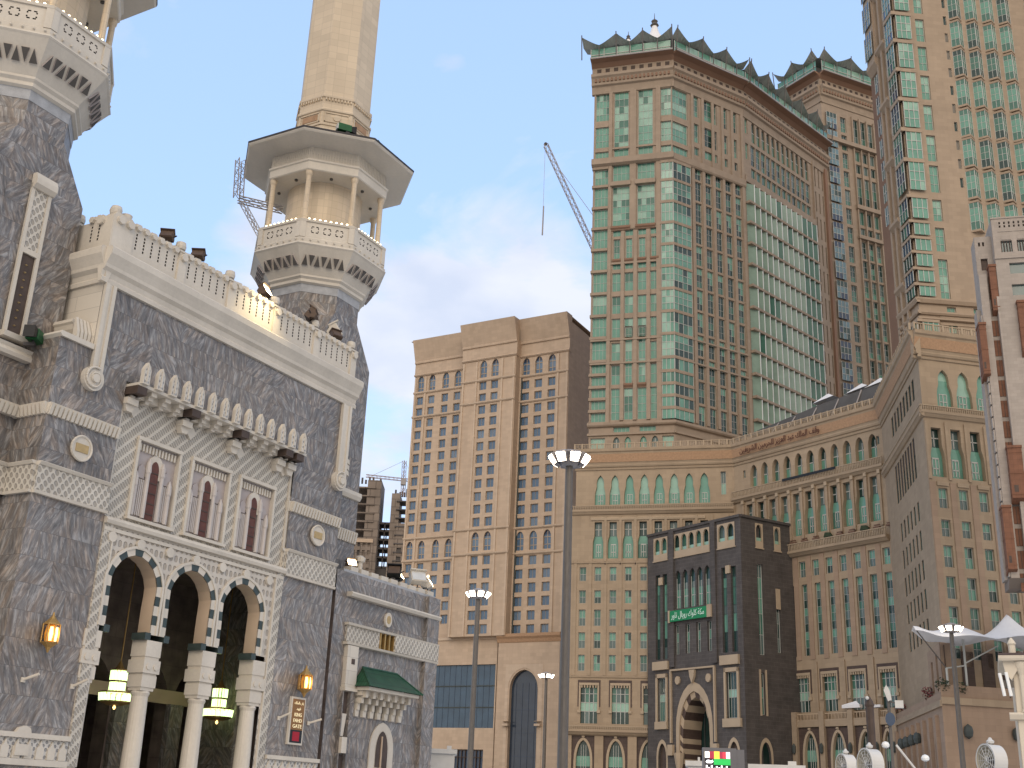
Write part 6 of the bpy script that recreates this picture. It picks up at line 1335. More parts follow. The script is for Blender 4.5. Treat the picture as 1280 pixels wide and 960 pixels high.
for v0, v1, w in ((145.5, 147.4, 1.0),): mb.mould(TFr, -19, .5, [(-.1, v0), (.4, v0), (w, v0+.4), (w, v1), (-.1, v1)], 'tower_stone'); mb.mould(TS, -.4, uS, [(-.1, v0), (.4, v0), (w*.6, v0+.4), (w*.6, v1), (-.1, v1)], 'tower_stone')
mb.build('string_course', tow)
mb = MB()
for u, w_, v0, v1 in ((-14.6, .8, 81, 166), (-9.2, 1.5, 128.5, 166), (-3.2, 1.1, 81, 166), (-14.0, 0, 0, 0)):
    if w_: mb.box(TFr, u-w_/2, u+w_/2, v0, v1, -.05, .35, 'tower_stone')
for u in (-11.5, -8.55, -5.6): mb.box(TFr, u-.4, u+.4, 82, 128, -.05, .3, 'tower_stone')
for v in (128.6, 119.9, 150.2): mb.box(TFr, -14.2, -3.6, v-.25, v+.25, 0, .25, 'tower_stone')
for v in (101.0, 95.4): mb.box(TFr, -18.7, .3, v-.2, v+.2, 0, .4, 'tower_stone')
for c in (-12.05, -6.25): mb.mould(TFr, c-2.3, c+2.3, [(0, 128.2), (.6, 128.8), (.6, 129.3), (0, 129.4)], 'tower_stone_dark'); mb.box(TFr, c-2.4, c+2.4, 139.9, 141.0, 0, .7, 'tower_stone')
for c in (-12.9, -10.05, -7.05, -4.2): mb.mould(TFr, c-1.0, c+1.0, [(0, 120.0), (.45, 120.5), (.45, 120.9), (0, 120.95)], 'tower_stone_dark')
for c in (-10.05, -7.05): mb.mould(TFr, c-1.0, c+1.0, [(0, 89.6), (.45, 90.1), (.45, 90.5), (0, 90.55)], 'tower_stone_dark')
mb.build('pier', tow)
mb = MB()
for u in (6.1, 9.35, 12.5, 15.55, 18.65, 21.8): mb.box(TS, u-.4, u+.4, 82, 166, -.05, .3, 'tower_stone')
for v in (96.0, 101.6): mb.box(TS, 5.2, uS, v-.2, v+.2, 0, .35, 'tower_stone')
mb.build('pier', tow)
mb = MB()
for fr, a, b in ((TFr, -19, .4), (TS, -.3, uS)): mb.mould(fr, a, b, [(-.1, 80.5), (.5, 80.7), (.7, 81.0), (.7, 81.5), (-.1, 81.6)], 'tower_stone'); mb.mould(fr, a, b, [(-.1, 78.6), (.4, 78.7), (.4, 79.2), (-.1, 79.3)], 'tower_stone')
mb.build('string_course', tow)
# T3: arcade, two rows of windows, then the field of projecting glass bays
hs = []
for i in range(12):
    hs.append(pointed(4.4+2.2*i, 160.0, 166.0, .8, .7)); wins.poly(T3, 4.4+2.2*i, 160.0, 166.0, -.4, lambda c, a, b, h: pointed(c, a, b, h, .7), .8, 't3arch', [(0, .55, ['green_glass_mid', 'green_glass_dark']), (.55, 1, ['green_glass_dark'])], [(-.06, .06, 0, .9), (-1, 1, .5, .53)])
for i in range(12):
    c = 4.0+2.25*i
    tw(T3, c, 153.2, 159.0, hs, 1.95, 2, ny=3, mats=['green_glass_mid', 'green_glass_dark', 'green_glass_mid', 'grey_glass']); tw(T3, c, 149.6, 152.4, hs, 1.95, 2, ny=1, mats=['green_glass_mid', 'green_glass_dark'])
for t in [166-7.3*k for k in range(13)]: tw(T3, 1.4, t-4.5, t, hs, 1.2, 1, ny=2, mats=['green_glass', 'grey_glass'])
hs = [h for h in hs if not (h[0][0] < 2.5 and h[0][1] < 147.5)]; wins.L = [x for x in wins.L if not (x[0] is T3 and x[1] < 2 and x[2] < 147.5)]
for u in (32.6, 34.4, 36.2):
    for t in [166-7.6*k for k in range(13)]: hs.append(rect(u, t-6, t, .55)); wins.grid(T3, u, t-6, -.4, .55, 6, 'dslit', xs=(), ys=(.5,), mats=['green_glass_dark', 'grey_glass'], bar=.05)
mb = MB(); mb.wall(T3, [(0, 58), (u3, 58), (u3, 167.3), (0, 167.3)], hs, 0, 'tower_stone', .4); mb.build('wall', tow)
mb = MB(); mb.box(T3, 30.6, u3, 58, 167, .0, .25, 'tower_stone_dark', 'b') if 0 else mb.box(T3, 36.9, u3, 58, 167, 0, .6, 'tower_stone_dark', 'b'); mb.box(T3, 31.0, 31.5, 58, 167, 0, .5, 'tower_stone'); mb.box(T3, 0, 31, 147.4, 149.2, 0, .5, 'tower_stone'); mb.build('pier', tow)
bay = MB(); bw, bh = 2.25, 5.0
bay.add([LOCAL.P(-bw/2, 0, .05), LOCAL.P(bw*.38, 0, 1.1), LOCAL.P(bw*.38, bh, 1.1), LOCAL.P(-bw/2, bh, .05)], [(0, 1, 2, 3)], 'fin_glass'); bay.add([LOCAL.P(bw*.38, 0, 1.1), LOCAL.P(bw/2, 0, .05), LOCAL.P(bw/2, bh, .05), LOCAL.P(bw*.38, bh, 1.1)], [(0, 1, 2, 3)], 'green_glass_mid')  # narrow side face tinted darker, the bay's shade put into its colour
bay.box(LOCAL, bw*.38-.07, bw*.38+.07, 0, bh, 1.0, 1.2, 'tube_white'); bay.add([LOCAL.P(-bw/2, 0, .05), LOCAL.P(bw/2, 0, .05), LOCAL.P(bw*.38, 0, 1.1)], [(0, 1, 2)], 'tower_stone_dark'); bay.add([LOCAL.P(-bw/2, bh, .05), LOCAL.P(bw*.38, bh, 1.1), LOCAL.P(bw/2, bh, .05)], [(0, 1, 2)], 'tower_stone_dark')
for k in range(1, 3): bay.box(LOCAL, -bw/2, bw*.38, bh*k/3-.04, bh*k/3+.04, .06, .12, 'frame_white') 
b0 = bay.build('glass_bay'); bme = b0.data; bpy.data.objects.remove(b0)
bme2 = bme.copy()
for i_, m_ in enumerate(bme2.materials):
    if m_.name == 'fin_glass': bme2.materials[i_] = MATS['green_glass_mid']
    if m_.name == 'green_glass_mid': bme2.materials[i_] = MATS['green_glass_dark']; cells = 0; rest = MB()
for r_ in range(13):
    for i in range(13):
        u, v = 1.5+2.32*i, 147.0-bh-5.55*r_
        if cells < 100:
            o = bpy.data.objects.new('glass_bay', bme2 if i > 9 or rnd.random() < .07 else bme); COL.objects.link(o); o.parent = tow; o.location = T3.P(u, v, 0)-Vector(tow['_base']); o.rotation_euler = (0, 0, math.atan2(T3.u.y, T3.u.x)); cells += 1
        else:
            rest.add([T3.P(u-bw/2, v, .05), T3.P(u+bw*.38, v, 1.1), T3.P(u+bw*.38, v+bh, 1.1), T3.P(u-bw/2, v+bh, .05)], [(0, 1, 2, 3)], 'fin_glass' if i < 10 else 'green_glass_mid'); rest.box(T3, u+bw*.38-.07, u+bw*.38+.07, v, v+bh, 1.0, 1.2, 'tube_white')
    mb = MB(); mb.box(T3, .2, 30.8, 147.0-5.55*r_-5.6, 147.0-5.55*r_-5.0, 0, 1.25, 'tower_stone'); mb.build('floor_band', tow)
ro = rest.build('glass_bay', tow); ro['kind'] = 'stuff'
# back wing
hs = []
for t in [186-5.7*k for k in range(22)]:
    tw(BK, 7.4, t-4.8, t, hs, 1.9, 2, ny=3, mats=['green_glass_mid', 'green_glass_dark', 'grey_glass'])
    hs.append(rect(2.9, t-5.0, t, 3.0)); 
    if t > 70: glass_box(BK, 1.2, 4.6, t-5.0, t, .5, 'bay_window', ['bay_blue_glass', 'blue_glass_dark', 'bay_blue_glass', 'green_glass_dark'], nx=3)
for i in range(6):
    c = 11.6+2.55*i
    for a, b, n_ in ((178.5, 186.5, 3), (173.2, 176.4, 1), (169.4, 172.2, 1), (159.5, 168.2, 3), (153.5, 157.6, 1), (150.3, 152.6, 1)): tw(BK, c, a, b, hs, 2.1, 2, ny=n_, mats=['green_glass_mid', 'green_glass_dark', 'green_glass_dark', 'grey_glass'])
    for t in [148.5-5.7*k for k in range(16)]: tw(BK, c, t-5.1, t, hs, 2.0, 2, ny=3, mats=['green_glass_mid', 'green_glass', 'green_glass_dark', 'grey_glass'])
mb = MB(); mb.wall(BK, [(0, 58), (uB, 58), (uB, 191), (0, 191)], hs, 0, 'tower_stone', .5); mb.box(BK, 0, uB, 177.0, 178.2, 0, 1.0, 'tower_stone'); mb.box(BK, 9.8, uB, 158.0, 159.2, 0, .8, 'tower_stone'); mb.box(BK, 9.8, uB, 149.0, 150.0, 0, .8, 'tower_stone'); mb.build('wall', tow)
mb = MB()
for i in range(7):
    u = 10.3+2.55*i; mb.box(BK, u-.2, u+.2, 60, 187, -.05, .5, 'tower_stone')
mb.build('pier', tow)
RTN = Fac(BK.P(0, 0, 0), 146)   # left return of the back wing, above the nearer roof
RTN = Fac(BK.P(0, 0, 0) - Vector((math.sin(R_(146)), math.cos(R_(146)), 0))*14, 146)
mb = MB(); mb.wall(RTN, [(0, 150), (14, 150), (14, 191), (0, 191)], [rect(1.5+1.2*k, 183.5, 185, .7) for k in range(9)], 0, 'tower_stone', .5); mb.quad(RTN, 0, 14, 150, 191, -.5, 'dark_brown'); mb.build('wall', tow)
# cornice, roof slab and crown of canopies
def tower_top(fr, u0, u1, vb=166.0, m0=0, m1=0):
    mb = MB(); mb.mould(fr, u0-m0, u1+m1, [(-.5, vb-.3), (.2, vb-.2), (.3, vb+.6), (.5, vb+1.6), (1.0, vb+1.9), (1.1, vb+2.4), (.9, vb+2.6), (1.3, vb+3.6), (1.7, vb+4.0), (1.75, vb+4.7), (.3, vb+4.9), (.3, vb+7.2), (-.5, vb+7.2)], 'tower_stone'); mb.build('cornice', tow)
    mb = MB(); n = max(1, int((u1-u0)/.95))
    for k in range(n):
        u = u0+(k+.5)*(u1-u0)/n; mb.box(fr, u-.22, u+.22, vb+2.65, vb+3.5, .9, 1.28, 'tower_stone_dark')
    for k in range(n//2): mb.box(fr, u0+(k+.3)*(u1-u0)/(n//2), u0+(k+.8)*(u1-u0)/(n//2), vb+5.2, vb+6.8, .3, .34, 'dark_brown')
    mb.build('dentil_row', tow)
    mb = MB(); mb.mould(fr, u0-m0*1.2, u1+m1*1.2, [(-.5, vb+7.1), (.35, vb+7.15), (1.2, vb+8.1), (2.5, vb+8.45), (2.55, vb+8.75), (2.4, vb+8.8), (-2.5, vb+8.8)], 'tower_stone_dark'); mb.box(fr, u0-m0*1.2, u1+m1*1.2, vb+8.45, vb+8.85, 2.5, 2.75, 'crane_grey'); mb.build('roof_slab', tow)
def crown(fr, u0, u1, n, vb, ex0=0, ex1=0, h0=None, h1=None):
    """glass storey and a run of swept canopies between leaning masts"""
    mb = MB(); st = (u1-u0)/n
    for k in range(n*2): mb.quad(fr, u0+st/2*k, u0+st/2*(k+1), vb+8.8, vb+12.2, 1.2, rnd.choice(TG[:4])); mb.box(fr, u0+st/2*k-.08, u0+st/2*k+.08, vb+8.8, vb+12.2, 1.22, 1.35, 'frame_white')
    mb.box(fr, u0, u1, vb+10.3, vb+10.5, 1.22, 1.32, 'frame_white'); mb.build('roof_glazing', tow)
    for k in range(n):
        a, b = u0+st*k-(ex0 if k == 0 else 0), u0+st*(k+1)+(ex1 if k == n-1 else 0); mb = MB(); N = 10
        top, bot = [], []
        for i in range(N+1):
            t = i/N; d = abs(2*t-1); v = vb+12.3+2.5*d**1.25; top.append(fr.P(a+(b-a)*t, v, 3.1-.5*(1-d))); bot.append(fr.P(a+(b-a)*t, vb+12.3+.8*d**2, .9))
        inn = [fr.P(a+(b-a)*i/N, vb+13.6+1.2*abs(2*i/N-1), -4) for i in range(N+1)]
        mb.add(top+bot+inn, [(i, i+1, N+2+i, N+1+i) for i in range(N)]+[(N+1+i, N+2+i, 2*N+3+i, 2*N+2+i) for i in range(N)], 'canopy_fabric')
        mb.build('canopy', tow)
        mb = MB(); mb.tube(fr.P(a, vb+8.5, 2.6), fr.P(a, vb+15.2, 3.3), .14, 'pole_grey', 5); m_ = (a+b)/2; mb.tube(fr.P(m_, vb+8.5, 2.4), fr.P(m_, vb+12.1, 2.6), .13, 'pole_grey', 5)
        if k == n-1: mb.tube(fr.P(b, vb+8.5, 2.6), fr.P(b, vb+15.2, 3.3), .14, 'pole_grey', 5)
        mb.build('canopy_mast', tow)
tower_top(TFr, -18.7, 0, 166.0, .6, .6); tower_top(TS, 0, uS, 166.0, .3, 0); tower_top(T3, 0, u3, 166.0, 0, .4)
crown(TFr, -19.5, 0, 3, 166, 2.0, .6); crown(TS, 0, uS, 3, 166, .5, 0); crown(T3, 0, u3, 5, 166)
tower_top(BK, 0, uB, 189.0, .4, 0); crown(BK, 0, uB, 3, 189.5, .4, 0); tower_top(RTN, 0, 14, 189, 0, .4); crown(RTN, 0, 14, 2, 189.5, 0, .4)
for u, w, fr, s_, vb in ((-5.0, -7, TFr, 1.25, 181), (-11.5, -6, TFr, .75, 180.5), (5, -7, TS, .85, 180.5), (13, -7, TS, .7, 180), (20, -7, TS, .6, 180), (12, -7, T3, .5, 180), (2.5, -6, BK, .7, 203)):
    mb = MB(); c = fr.P(u, 0, w); mb.lathe(c, [(4.5*s_, vb-.5), (2.2*s_, vb+2.2*s_), (1.0*s_, vb+4.6*s_), (.5*s_, vb+6.4*s_)], 'tent_white', 12); mb.lathe(c, [(.5*s_, vb+6.3*s_), (.9*s_, vb+6.6*s_), (.45*s_, vb+7.2*s_), (.7*s_, vb+7.6*s_), (.12, vb+8.2*s_), (.05, vb+9.6*s_)], 'pole_grey', 8); mb.build('roof_tent', tow)
mb = MB(); q = [TFr.P(-18.7, 0, -.5), TFr.P(-.5, 0, -.9), TS.P(.5, 0, -.9), TS.P(uS, 0, -.9), T3.P(.3, 0, -.95), T3.P(u3, 0, -.95)]
back_ = [Vector((p.x, p.y, 0)) for p in (T3.P(u3, 0, -25), TS.P(10, 0, -24), TFr.P(-18.7, 0, -9))]
poly = q+back_; n_ = len(poly)
mb.add([Vector((p.x, p.y, 58)) for p in poly]+[Vector((p.x, p.y, 174.5)) for p in poly], [(i, (i+1) % n_, n_+(i+1) % n_, n_+i) for i in range(n_)]+[tuple(range(n_, 2*n_))], 'tower_stone_dark')
mb.box(BK, .2, uB, 58, 197, -20, -.6, 'tower_stone_dark'); mb.build('core', tow)
mb = MB(); mb.box(TFr, -18.72, -18.7, 58, 167, -9, 0, 'tower_stone')
for v in LR: mb.box(TFr, -18.9, -18.7, v-.2, v+.45, -6, .3, 'tower_stone')
mb.build('wall', tow)
wins.finish(tow)

# ================================================================ RIGHT-HAND TOWER
RT = Fac((68.53948, 182.55777), 85.5); RS = Fac(RT.P(.8, 0, 0) + at(-4, 8), 176)
rtw = thing('bay_window_tower', RT.P(14, 60, -8), 'taller brown tower at the right edge with columns of projecting green bay windows', 'tower')
wins = Wins()
def tall(c, W_, hs, tops, bots, nx=2):
    for t, b in zip(tops, bots): tw(RT, c, b, t, hs, W_, nx, ny=max(1, round((t-b)/1.7)))
T1 = [145.7+6.4*k for k in range(6, 0, -1)]+[145.7, 139.45, 133.05, 126.65, 120.2, 113.9]; B1 = [140.6+6.4*k for k in range(6, 0, -1)]+[140.6, 134.15, 127.8, 121.3, 114.75, 108.35]
T2 = [106.6, 101.6, 98.45, 95.6, 92.4, 89.4, 82.6]; B2 = [102.7, 99.4, 96.3, 93.3, 90.3, 87.6, 78.5]
hs = []; tall(5.85, 1.7, hs, T1+[106.9, 101.3, 95.1], B1+[102.6, 96.6, 87.4]); tall(6.6, 1.6, hs, [86.0, 82.8], [85.0, 78.5], 2); tall(10.9, .7, hs, [86.1], [85.1], 1)
for k in range(19):
    v = 180-3.9*k; hs.append(rect(10.9, v, v+2.0, .62)); wins.grid(RT, 10.9, v, -.3, .62, 2.0, 'rts', xs=(), ys=(), mats=['curtain', 'green_glass_dark'], bar=.05)
tB = [145.3+6.45*k for k in range(6, -1, -1)]+[138.9, 132.4, 125.9, 119.6, 113.1, 106.6]
BC = (12.95, 16.2, 19.5, 22.8, 28.4, 31.7, 35)
mb = MB(); mb.wall(RT, [(.8, 58), (40, 58), (40, 186), (.8, 186)], hs, 0, 'right_tower_stone', .35); mb.box(RT, 1.4, 40, 58, 186, -7.5, -.7, 'tower_stone_dark'); mb.box(RT, 6, 40, 58, 186, -24, -7.4, 'tower_stone_dark'); mb.build('wall', rtw)
V_ = MB(); bw = 2.4; bh = 5.35
for a, b, c, d in ((-bw/2, .02, 0, .95), (0, .95, bw/2, .02)):
    for j, (y0, y1, m_) in enumerate(((0, .3, 'green_glass_mid'), (.3, .55, 'green_glass'), (.55, .8, 'green_glass'), (.8, 1, 'green_glass_mid'))): V_.add([LOCAL.P(a, bh*y0, b), LOCAL.P(c, bh*y0, d), LOCAL.P(c, bh*y1, d), LOCAL.P(a, bh*y1, b)], [(0, 1, 2, 3)], m_)
    for y in (0, .3, .55, .8, 1): V_.tube(LOCAL.P(a, bh*y, b), LOCAL.P(c, bh*y, d), .05, 'frame_white', 4)
for u, w in ((-bw/2, .02), (0, .95), (bw/2, .02), (-bw/4, .5), (bw/4, .5)): V_.tube(LOCAL.P(u, 0, w), LOCAL.P(u, bh, w), .09 if u == 0 else .05, 'frame_white', 4)
V_.prism(Fac((0, 0, 0), u=(1, 0, 0), v=(0, -1, 0)), [(-bw/2-.1, 0), (bw/2+.1, 0), (0, 1.12)], -bh-.4, -bh, 'right_tower_stone'); V_.prism(Fac((0, 0, 0), u=(1, 0, 0), v=(0, -1, 0)), [(-bw/2-.1, 0), (bw/2+.1, 0), (0, 1.12)], 0, .4, 'right_tower_stone')
vo = V_.build('bay_window'); vme = vo.data; bpy.data.objects.remove(vo)
V2 = bpy.data.meshes.new_from_object(bpy.data.objects.new('tmp', vme)); dark_i = None
V2.materials.clear() if False else None
for i, m_ in enumerate(V2.materials):
    if m_.name == 'green_glass': V2.materials[i] = MATS['green_glass_mid']
    elif m_.name == 'green_glass_mid': V2.materials[i] = MATS['green_glass_dark']
for c in BC:
    for t in tB:
        o = bpy.data.objects.new('bay_window', vme if rnd.random() < .62 else V2); COL.objects.link(o); o.parent = rtw; o.location = RT.P(c, t-bh, 0)-Vector(rtw['_base']); o.rotation_euler = (0, 0, math.atan2(RT.u.y, RT.u.x))
bpy.data.objects.remove(bpy.data.objects['tmp']) if 'tmp' in bpy.data.objects else None
for t, b in zip(T1+T2, B1+B2):   # corner bays wrapping to the side
    glass_box(RT, 1.0, 3.75, b, t, .5, 'corner_window', TG[:4], rtw, 3); glass_box(RS, 5.0, 8.3, b, t, .6, 'corner_window', ['green_glass_dark', 'blue_glass_dark', 'green_glass_mid'], rtw, 3)
    mb = MB(); mb.box(RT, .6, 3.95, t, t+.75 if t > 107 else t+.5, -.1, .68, 'right_tower_stone'); mb.box(RS, 4.8, 8.75, t, t+.75 if t > 107 else t+.5, -.1, .78, 'right_tower_stone'); mb.build('floor_band', rtw)
mb = MB(); hs = [rect(c, 150-6.4*k, 155-6.4*k, 1.0) for c in (1.3, 3.3) for k in range(-4, 11)]
mb.wall(RS, [(0, 58), (8, 58), (8, 186), (0, 186)], hs, 0, 'right_tower_stone', .5); mb.quad(RS, 0, 8, 58, 186, -.5, 'green_glass_dark')
for u in (.3, 2.3, 4.5): mb.box(RS, u-.35, u+.35, 58, 186, 0, .5, 'right_tower_stone')
for k in range(-3, 10):
    if k % 2: mb.mould(RS, .4, 4.4, [(0, 148-6.4*k), (.9, 149-6.4*k), (.9, 149.6-6.4*k), (0, 149.7-6.4*k)], 'right_tower_stone')
mb.build('wall', rtw)
mb = MB(); mb.box(RS, -3.5, .3, 141, 186, -3, .9, 'right_tower_stone'); mb.mould(RS, -3.6, .4, [(-3, 138.5), (.3, 139.5), (1.1, 141), (1.1, 142), (-3, 142)], 'right_tower_stone'); mb.build('wall', rtw)
for k in range(6): glass_box(RS, -3.3, .1, 143+7*k, 148.5+7*k, 1.2, 'bay_window', ['bay_blue_glass', 'blue_glass_dark', 'grey_glass'], rtw, 3)
for k in range(7): glass_box(RS, -1.6, .2, 106+4.8*k, 109.8+4.8*k, .4, 'bay_window', ['bay_blue_glass', 'blue_glass_dark', 'grey_glass'], rtw, 2)
mb = MB()
for v0, v1, w in ((86.3, 87.2, .7), (84.2, 84.8, .5), (83.2, 83.6, .5), (78, 78.4, .4)): mb.mould(RT, .3, 40, [(-.1, v0), (w*.6, v0), (w, v1-.3), (w, v1), (-.1, v1)], 'right_tower_stone'); mb.mould(RS, 0, 8.6, [(-.1, v0), (w*.6, v0), (w, v1-.3), (w, v1), (-.1, v1)], 'right_tower_stone')
for k in range(9): mb.box(RT, 4.4, 40, 78.6+.65*k*1, 78.95+.65*k, 0, .1, 'right_tower_stone') if k > 5 else None
mb.build('string_course', rtw)
wins.finish(rtw)

# ================================================================ PALE BUILDING WITH RUST-COLOURED BAYS
WB = Fac((58.17991, 127.33852), 104)
wb = thing('pale_building', WB.P(4, 0, -4), 'pale stone block at the right edge with rust coloured wooden bays', 'building')
mb = MB(); hs = []
for k in range(5):
    c = 1.5+1.85*k; hs.append(rect(c, 67.85, 69.4, 1.3))
for k in range(12): hs += [rect(.95+.55*k, 71.65, 71.98, .2), rect(.95+.55*k, 71.2, 71.5, .2)]
for k in range(9): hs.append(rect(4.4, 64.9-2.86*k, 66.35-2.86*k, 5.7)) if k < 2 else hs.append(rect(5.2, 64.9-2.86*k, 66.35-2.86*k, 4.0))
mb.wall(WB, [(0, 28), (10, 28), (10, 72.5), (0, 72.5)], hs, 0, 'pale_block', .35); mb.quad(WB, 0, 10, 40, 71, -.36, 'grey_glass'); mb.quad(WB, 0, 10, 71, 72.2, -.36, 'dark_brown'); mb.box(WB, 0, 10, 28, 72.4, -5, -.4, 'pale_block'); mb.box(WB, 3.2, 10, 0, 28, -5, -.6, 'pale_block'); mb.box(WB, 0, .03, 28, 72.5, -.4, 0, 'pale_block'); mb.build('wall', wb)
mb = MB()
for k in range(5):
    c = 1.5+1.85*k
    for j in range(4): mb.box(WB, c-.6+j*.32, c-.5+j*.32, 67.85, 69.4, -.3, -.2, 'granite_brown')
    mb.prism(WB, pointed(c, 69.5, 70.3, .55, .1), 0, .06, 'pale_block', back=False); mb.box(WB, c-.85, c+.85, 70.6, 70.72, 0, .07, 'pale_block')
mb.box(WB, -.06, 10, 66.95, 67.2, 0, .15, 'pale_block'); mb.box(WB, -.06, 10, 72.4, 72.6, -.3, .1, 'pale_block'); mb.build('trim', wb)
mb = MB(); mb.wall(WB, [(-1.95, 60), (0, 60), (0, 70.7), (-1.95, 70.7)], [rect(-1.03, 66.1, 67.7, .8), rect(-1.42, 69.4, 69.95, .24), rect(-.95, 69.4, 69.95, .24)], -1.2, 'pale_block', .3); mb.quad(WB, -1.95, 0, 60, 70.7, -1.5, 'granite_brown'); mb.box(WB, -1.95, 0, 50, 70.6, -4, -1.52, 'pale_block'); mb.box(WB, -1.97, -1.93, 60, 70.7, -1.55, -1.2, 'pale_block')
mb.box(WB, -2.0, -1.1, 28, 65.3, -1.6, -.4, 'pale_block'); mb.box(WB, -2.5, -1.95, 28, 61, -3.5, -1.5, 'pale_block'); mb.box(WB, -1.2, 0, 28, 62, -3.5, -.9, 'pale_block'); mb.mould(WB, -2.2, 3.2, [(-4, 27), (-1.5, 27), (-.3, 28), (-4, 28)], 'concrete'); mb.build('wall', wb)
mb = MB()
for k in range(22): mb.box(WB, -2.2, -2.02, 28.2+1.45*k, 29.4+1.45*k, -1.3, -.5, 'pale_block')
mb.build('side_fins', wb)
def rust_bay(u0, u1, v0, v1, w0, w1, name='oriel'):
    mb = MB(); mb.box(WB, u0, u1, v0+.5, v1-.3, w0, w1, 'rust_wood'); mb.box(WB, u0-.07, u1+.07, v1-.3, v1, w0, w1+.1, 'rust_wood'); mb.mould(WB, u0-.03, u1+.03, [(w0, v0), (w0+.1, v0), (w1+.05, v0+.5), (w0, v0+.5)], 'rust_wood')
    for v in (v0+.9, (v0+v1)/2, v1-.9): mb.box(WB, u0-.03, u1+.03, v, v+.12, w0, w1+.04, 'rust_wood')
    mb.box(WB, u0+.2*(u1-u0), u0+.5*(u1-u0), v0+1.2, v0+2.0, w1, w1+.02, 'dark_brown'); mb.build(name, wb)
rust_bay(-2.67, -1.9, 51.6, 58.7, -2.0, .1); rust_bay(-.82, -.04, 59.7, 66.3, -1.2, .0); rust_bay(-2.3, -1.35, 28.4, 36.2, -1.4, .2); rust_bay(-1.1, .4, 36.4, 43.1, -.5, .55); rust_bay(1.8, 3.4, 54.0, 61.1, 0, .6)
for k in range(13): 
    v = 57.2-2.55*k
    if not 35.5 < v < 41.5: mb = MB(); mb.box(WB, -1.0, -.3, v, v+2.0, -.9, -.82, 'rust_wood'); mb.box(WB, -.68, -.62, v, v+2.0, -.82, -.78, 'dark_brown'); mb.build('shutter', wb)
mb = MB(); mb.box(WB, -.3, .02, 20, 62, -.9, .03, 'pale_block'); mb.build('pier', wb)

# ================================================================ TOWERS UNDER CONSTRUCTION
def unfinished(x0, x1, y, zt, dep, label, solid, style):
    fr = Fac((x0, y, 0), 90); W_ = x1-x0; root = thing('unfinished_tower', fr.P(W_/2, 0, -dep/2), label, 'building', 'unfinished towers beyond the mosque')
    mb = MB(); mb.box(fr, solid[0]*W_, solid[1]*W_, 0, zt, -dep, -.5, 'concrete'); mb.build('core', root)
    mb = MB(); n = int(zt/3.4)
    for k in range(n):
        z = zt-3.4*(k+1)
        if style == 0 and k < 7: mb.box(fr, -.4, W_*.8, z, z+.5, -dep, 0, 'concrete')
        elif style == 1: mb.box(fr, W_*.35, W_+.3, z, z+.4, -dep*.6, .3, 'concrete_dark')
    mb.build('floor_slab', root)
    if style == 0:
        mb = MB(); zl = zt-3.4*7; hs = [rect(W_*(.1+.2*i), z, z+2.0, W_*.11) for i in range(4) for z in [zl-3-3.4*j for j in range(9)]]
        mb.wall(fr, [(0, zl-45), (W_*.85, zl-45), (W_*.85, zl), (0, zl)], hs, 0, 'concrete', .6); mb.quad(fr, 0, W_*.85, zl-45, zl, -.6, 'concrete_dark'); mb.box(fr, 0, W_*.85, zl-1.4, zl, 0, .5, 'hotel_stone'); mb.build('wall', root)
    else:
        mb = MB(); hs = [rect(W_*.72, z, z+2.2, W_*.3) for z in [zt-24-3.4*j for j in range(8)]]; mb.wall(fr, [(W_*.45, 30), (W_, 30), (W_, zt-12), (W_*.45, zt-12)], hs, 0, 'concrete', .6); mb.quad(fr, W_*.45, W_, 30, zt-12, -.6, 'concrete_dark'); mb.build('wall', root)
    mb = MB()
    for k in range(6): u = W_*(.1+.15*k); mb.box(fr, u, u+.7, zt, zt+rnd.uniform(.8, 3.6), -dep*.5, -dep*.5+.8, 'concrete_dark')
    mb.build('roof_steel', root)
unfinished(-59.6, -49.8, 446, 122, 14, 'unfinished concrete tower with open floors, left of the gap', (.45, 1.0), 0)
unfinished(-45.6, -39.6, 448, 117.5, 12, 'unfinished grey concrete tower carrying the crane, right of the gap', (0, .55), 1)
br = thing('unfinished_link', (-47.5, 452, 0), 'dark open link block between the two unfinished towers', 'building')
mb = MB(); fr = Fac((-50.5, 451, 0), 90); mb.box(fr, 0, 5.5, 0, 88, -8, -.2, 'concrete_dark'); mb.build('core', br)
mb = MB()
for z in (88, 92, 95.5, 99, 102.5, 105.5): mb.box(fr, 0, 5.5, z, z+.8, -8, 0, 'concrete_dark')
mb.build('floor_slab', br)
mb = MB()
for u in (.2, 2.6, 5.0): mb.box(fr, u, u+.4, 88, 106, -8, -7.5, 'concrete_dark'); mb.box(fr, u, u+.4, 88, 106, -.5, 0, 'concrete_dark')
mb.build('column', br)
ck = thing('tower_crane', (-41.4, 450, 117), 'small red tower crane standing on the right unfinished tower', 'crane', 'tower cranes')
mb = MB(); mb.truss((-41.4, 450, 117), (-41.8, 450, 131.5), 1.2, 'crane_red', nseg=8, r=.12); mb.build('mast', ck)
mb = MB(); mb.truss((-41.4, 450, 123.6), (-56.5, 449, 124.3), 1.0, 'crane_red', Vector((0, 0, 1)), nseg=9, r=.1); mb.truss((-41.4, 450, 123.6), (-37, 450, 123.3), 1.0, 'crane_red', Vector((0, 0, 1)), nseg=3, r=.1); mb.box(Fac((-41.4, 449, 121), 90), -1, 1, 0, 2.4, 0, 1.6, 'crane_grey'); mb.build('jib', ck)
mb = MB(); mb.tube((-41.8, 450, 131.5), (-54, 449.2, 124.6), .08, 'crane_grey', 4); mb.tube((-41.8, 450, 131.5), (-37, 450, 123.5), .08, 'crane_grey', 4); mb.build('tie', ck)
lk = thing('luffing_crane', (38, 300, 0), 'luffing crane with its long pale jib leaning out left of the green tower', 'crane', 'tower cranes')
mb = MB(); mb.truss((38, 300, 0), (38, 300, 120), 2.2, 'crane_grey', nseg=30, r=.16); mb.build('mast', lk)
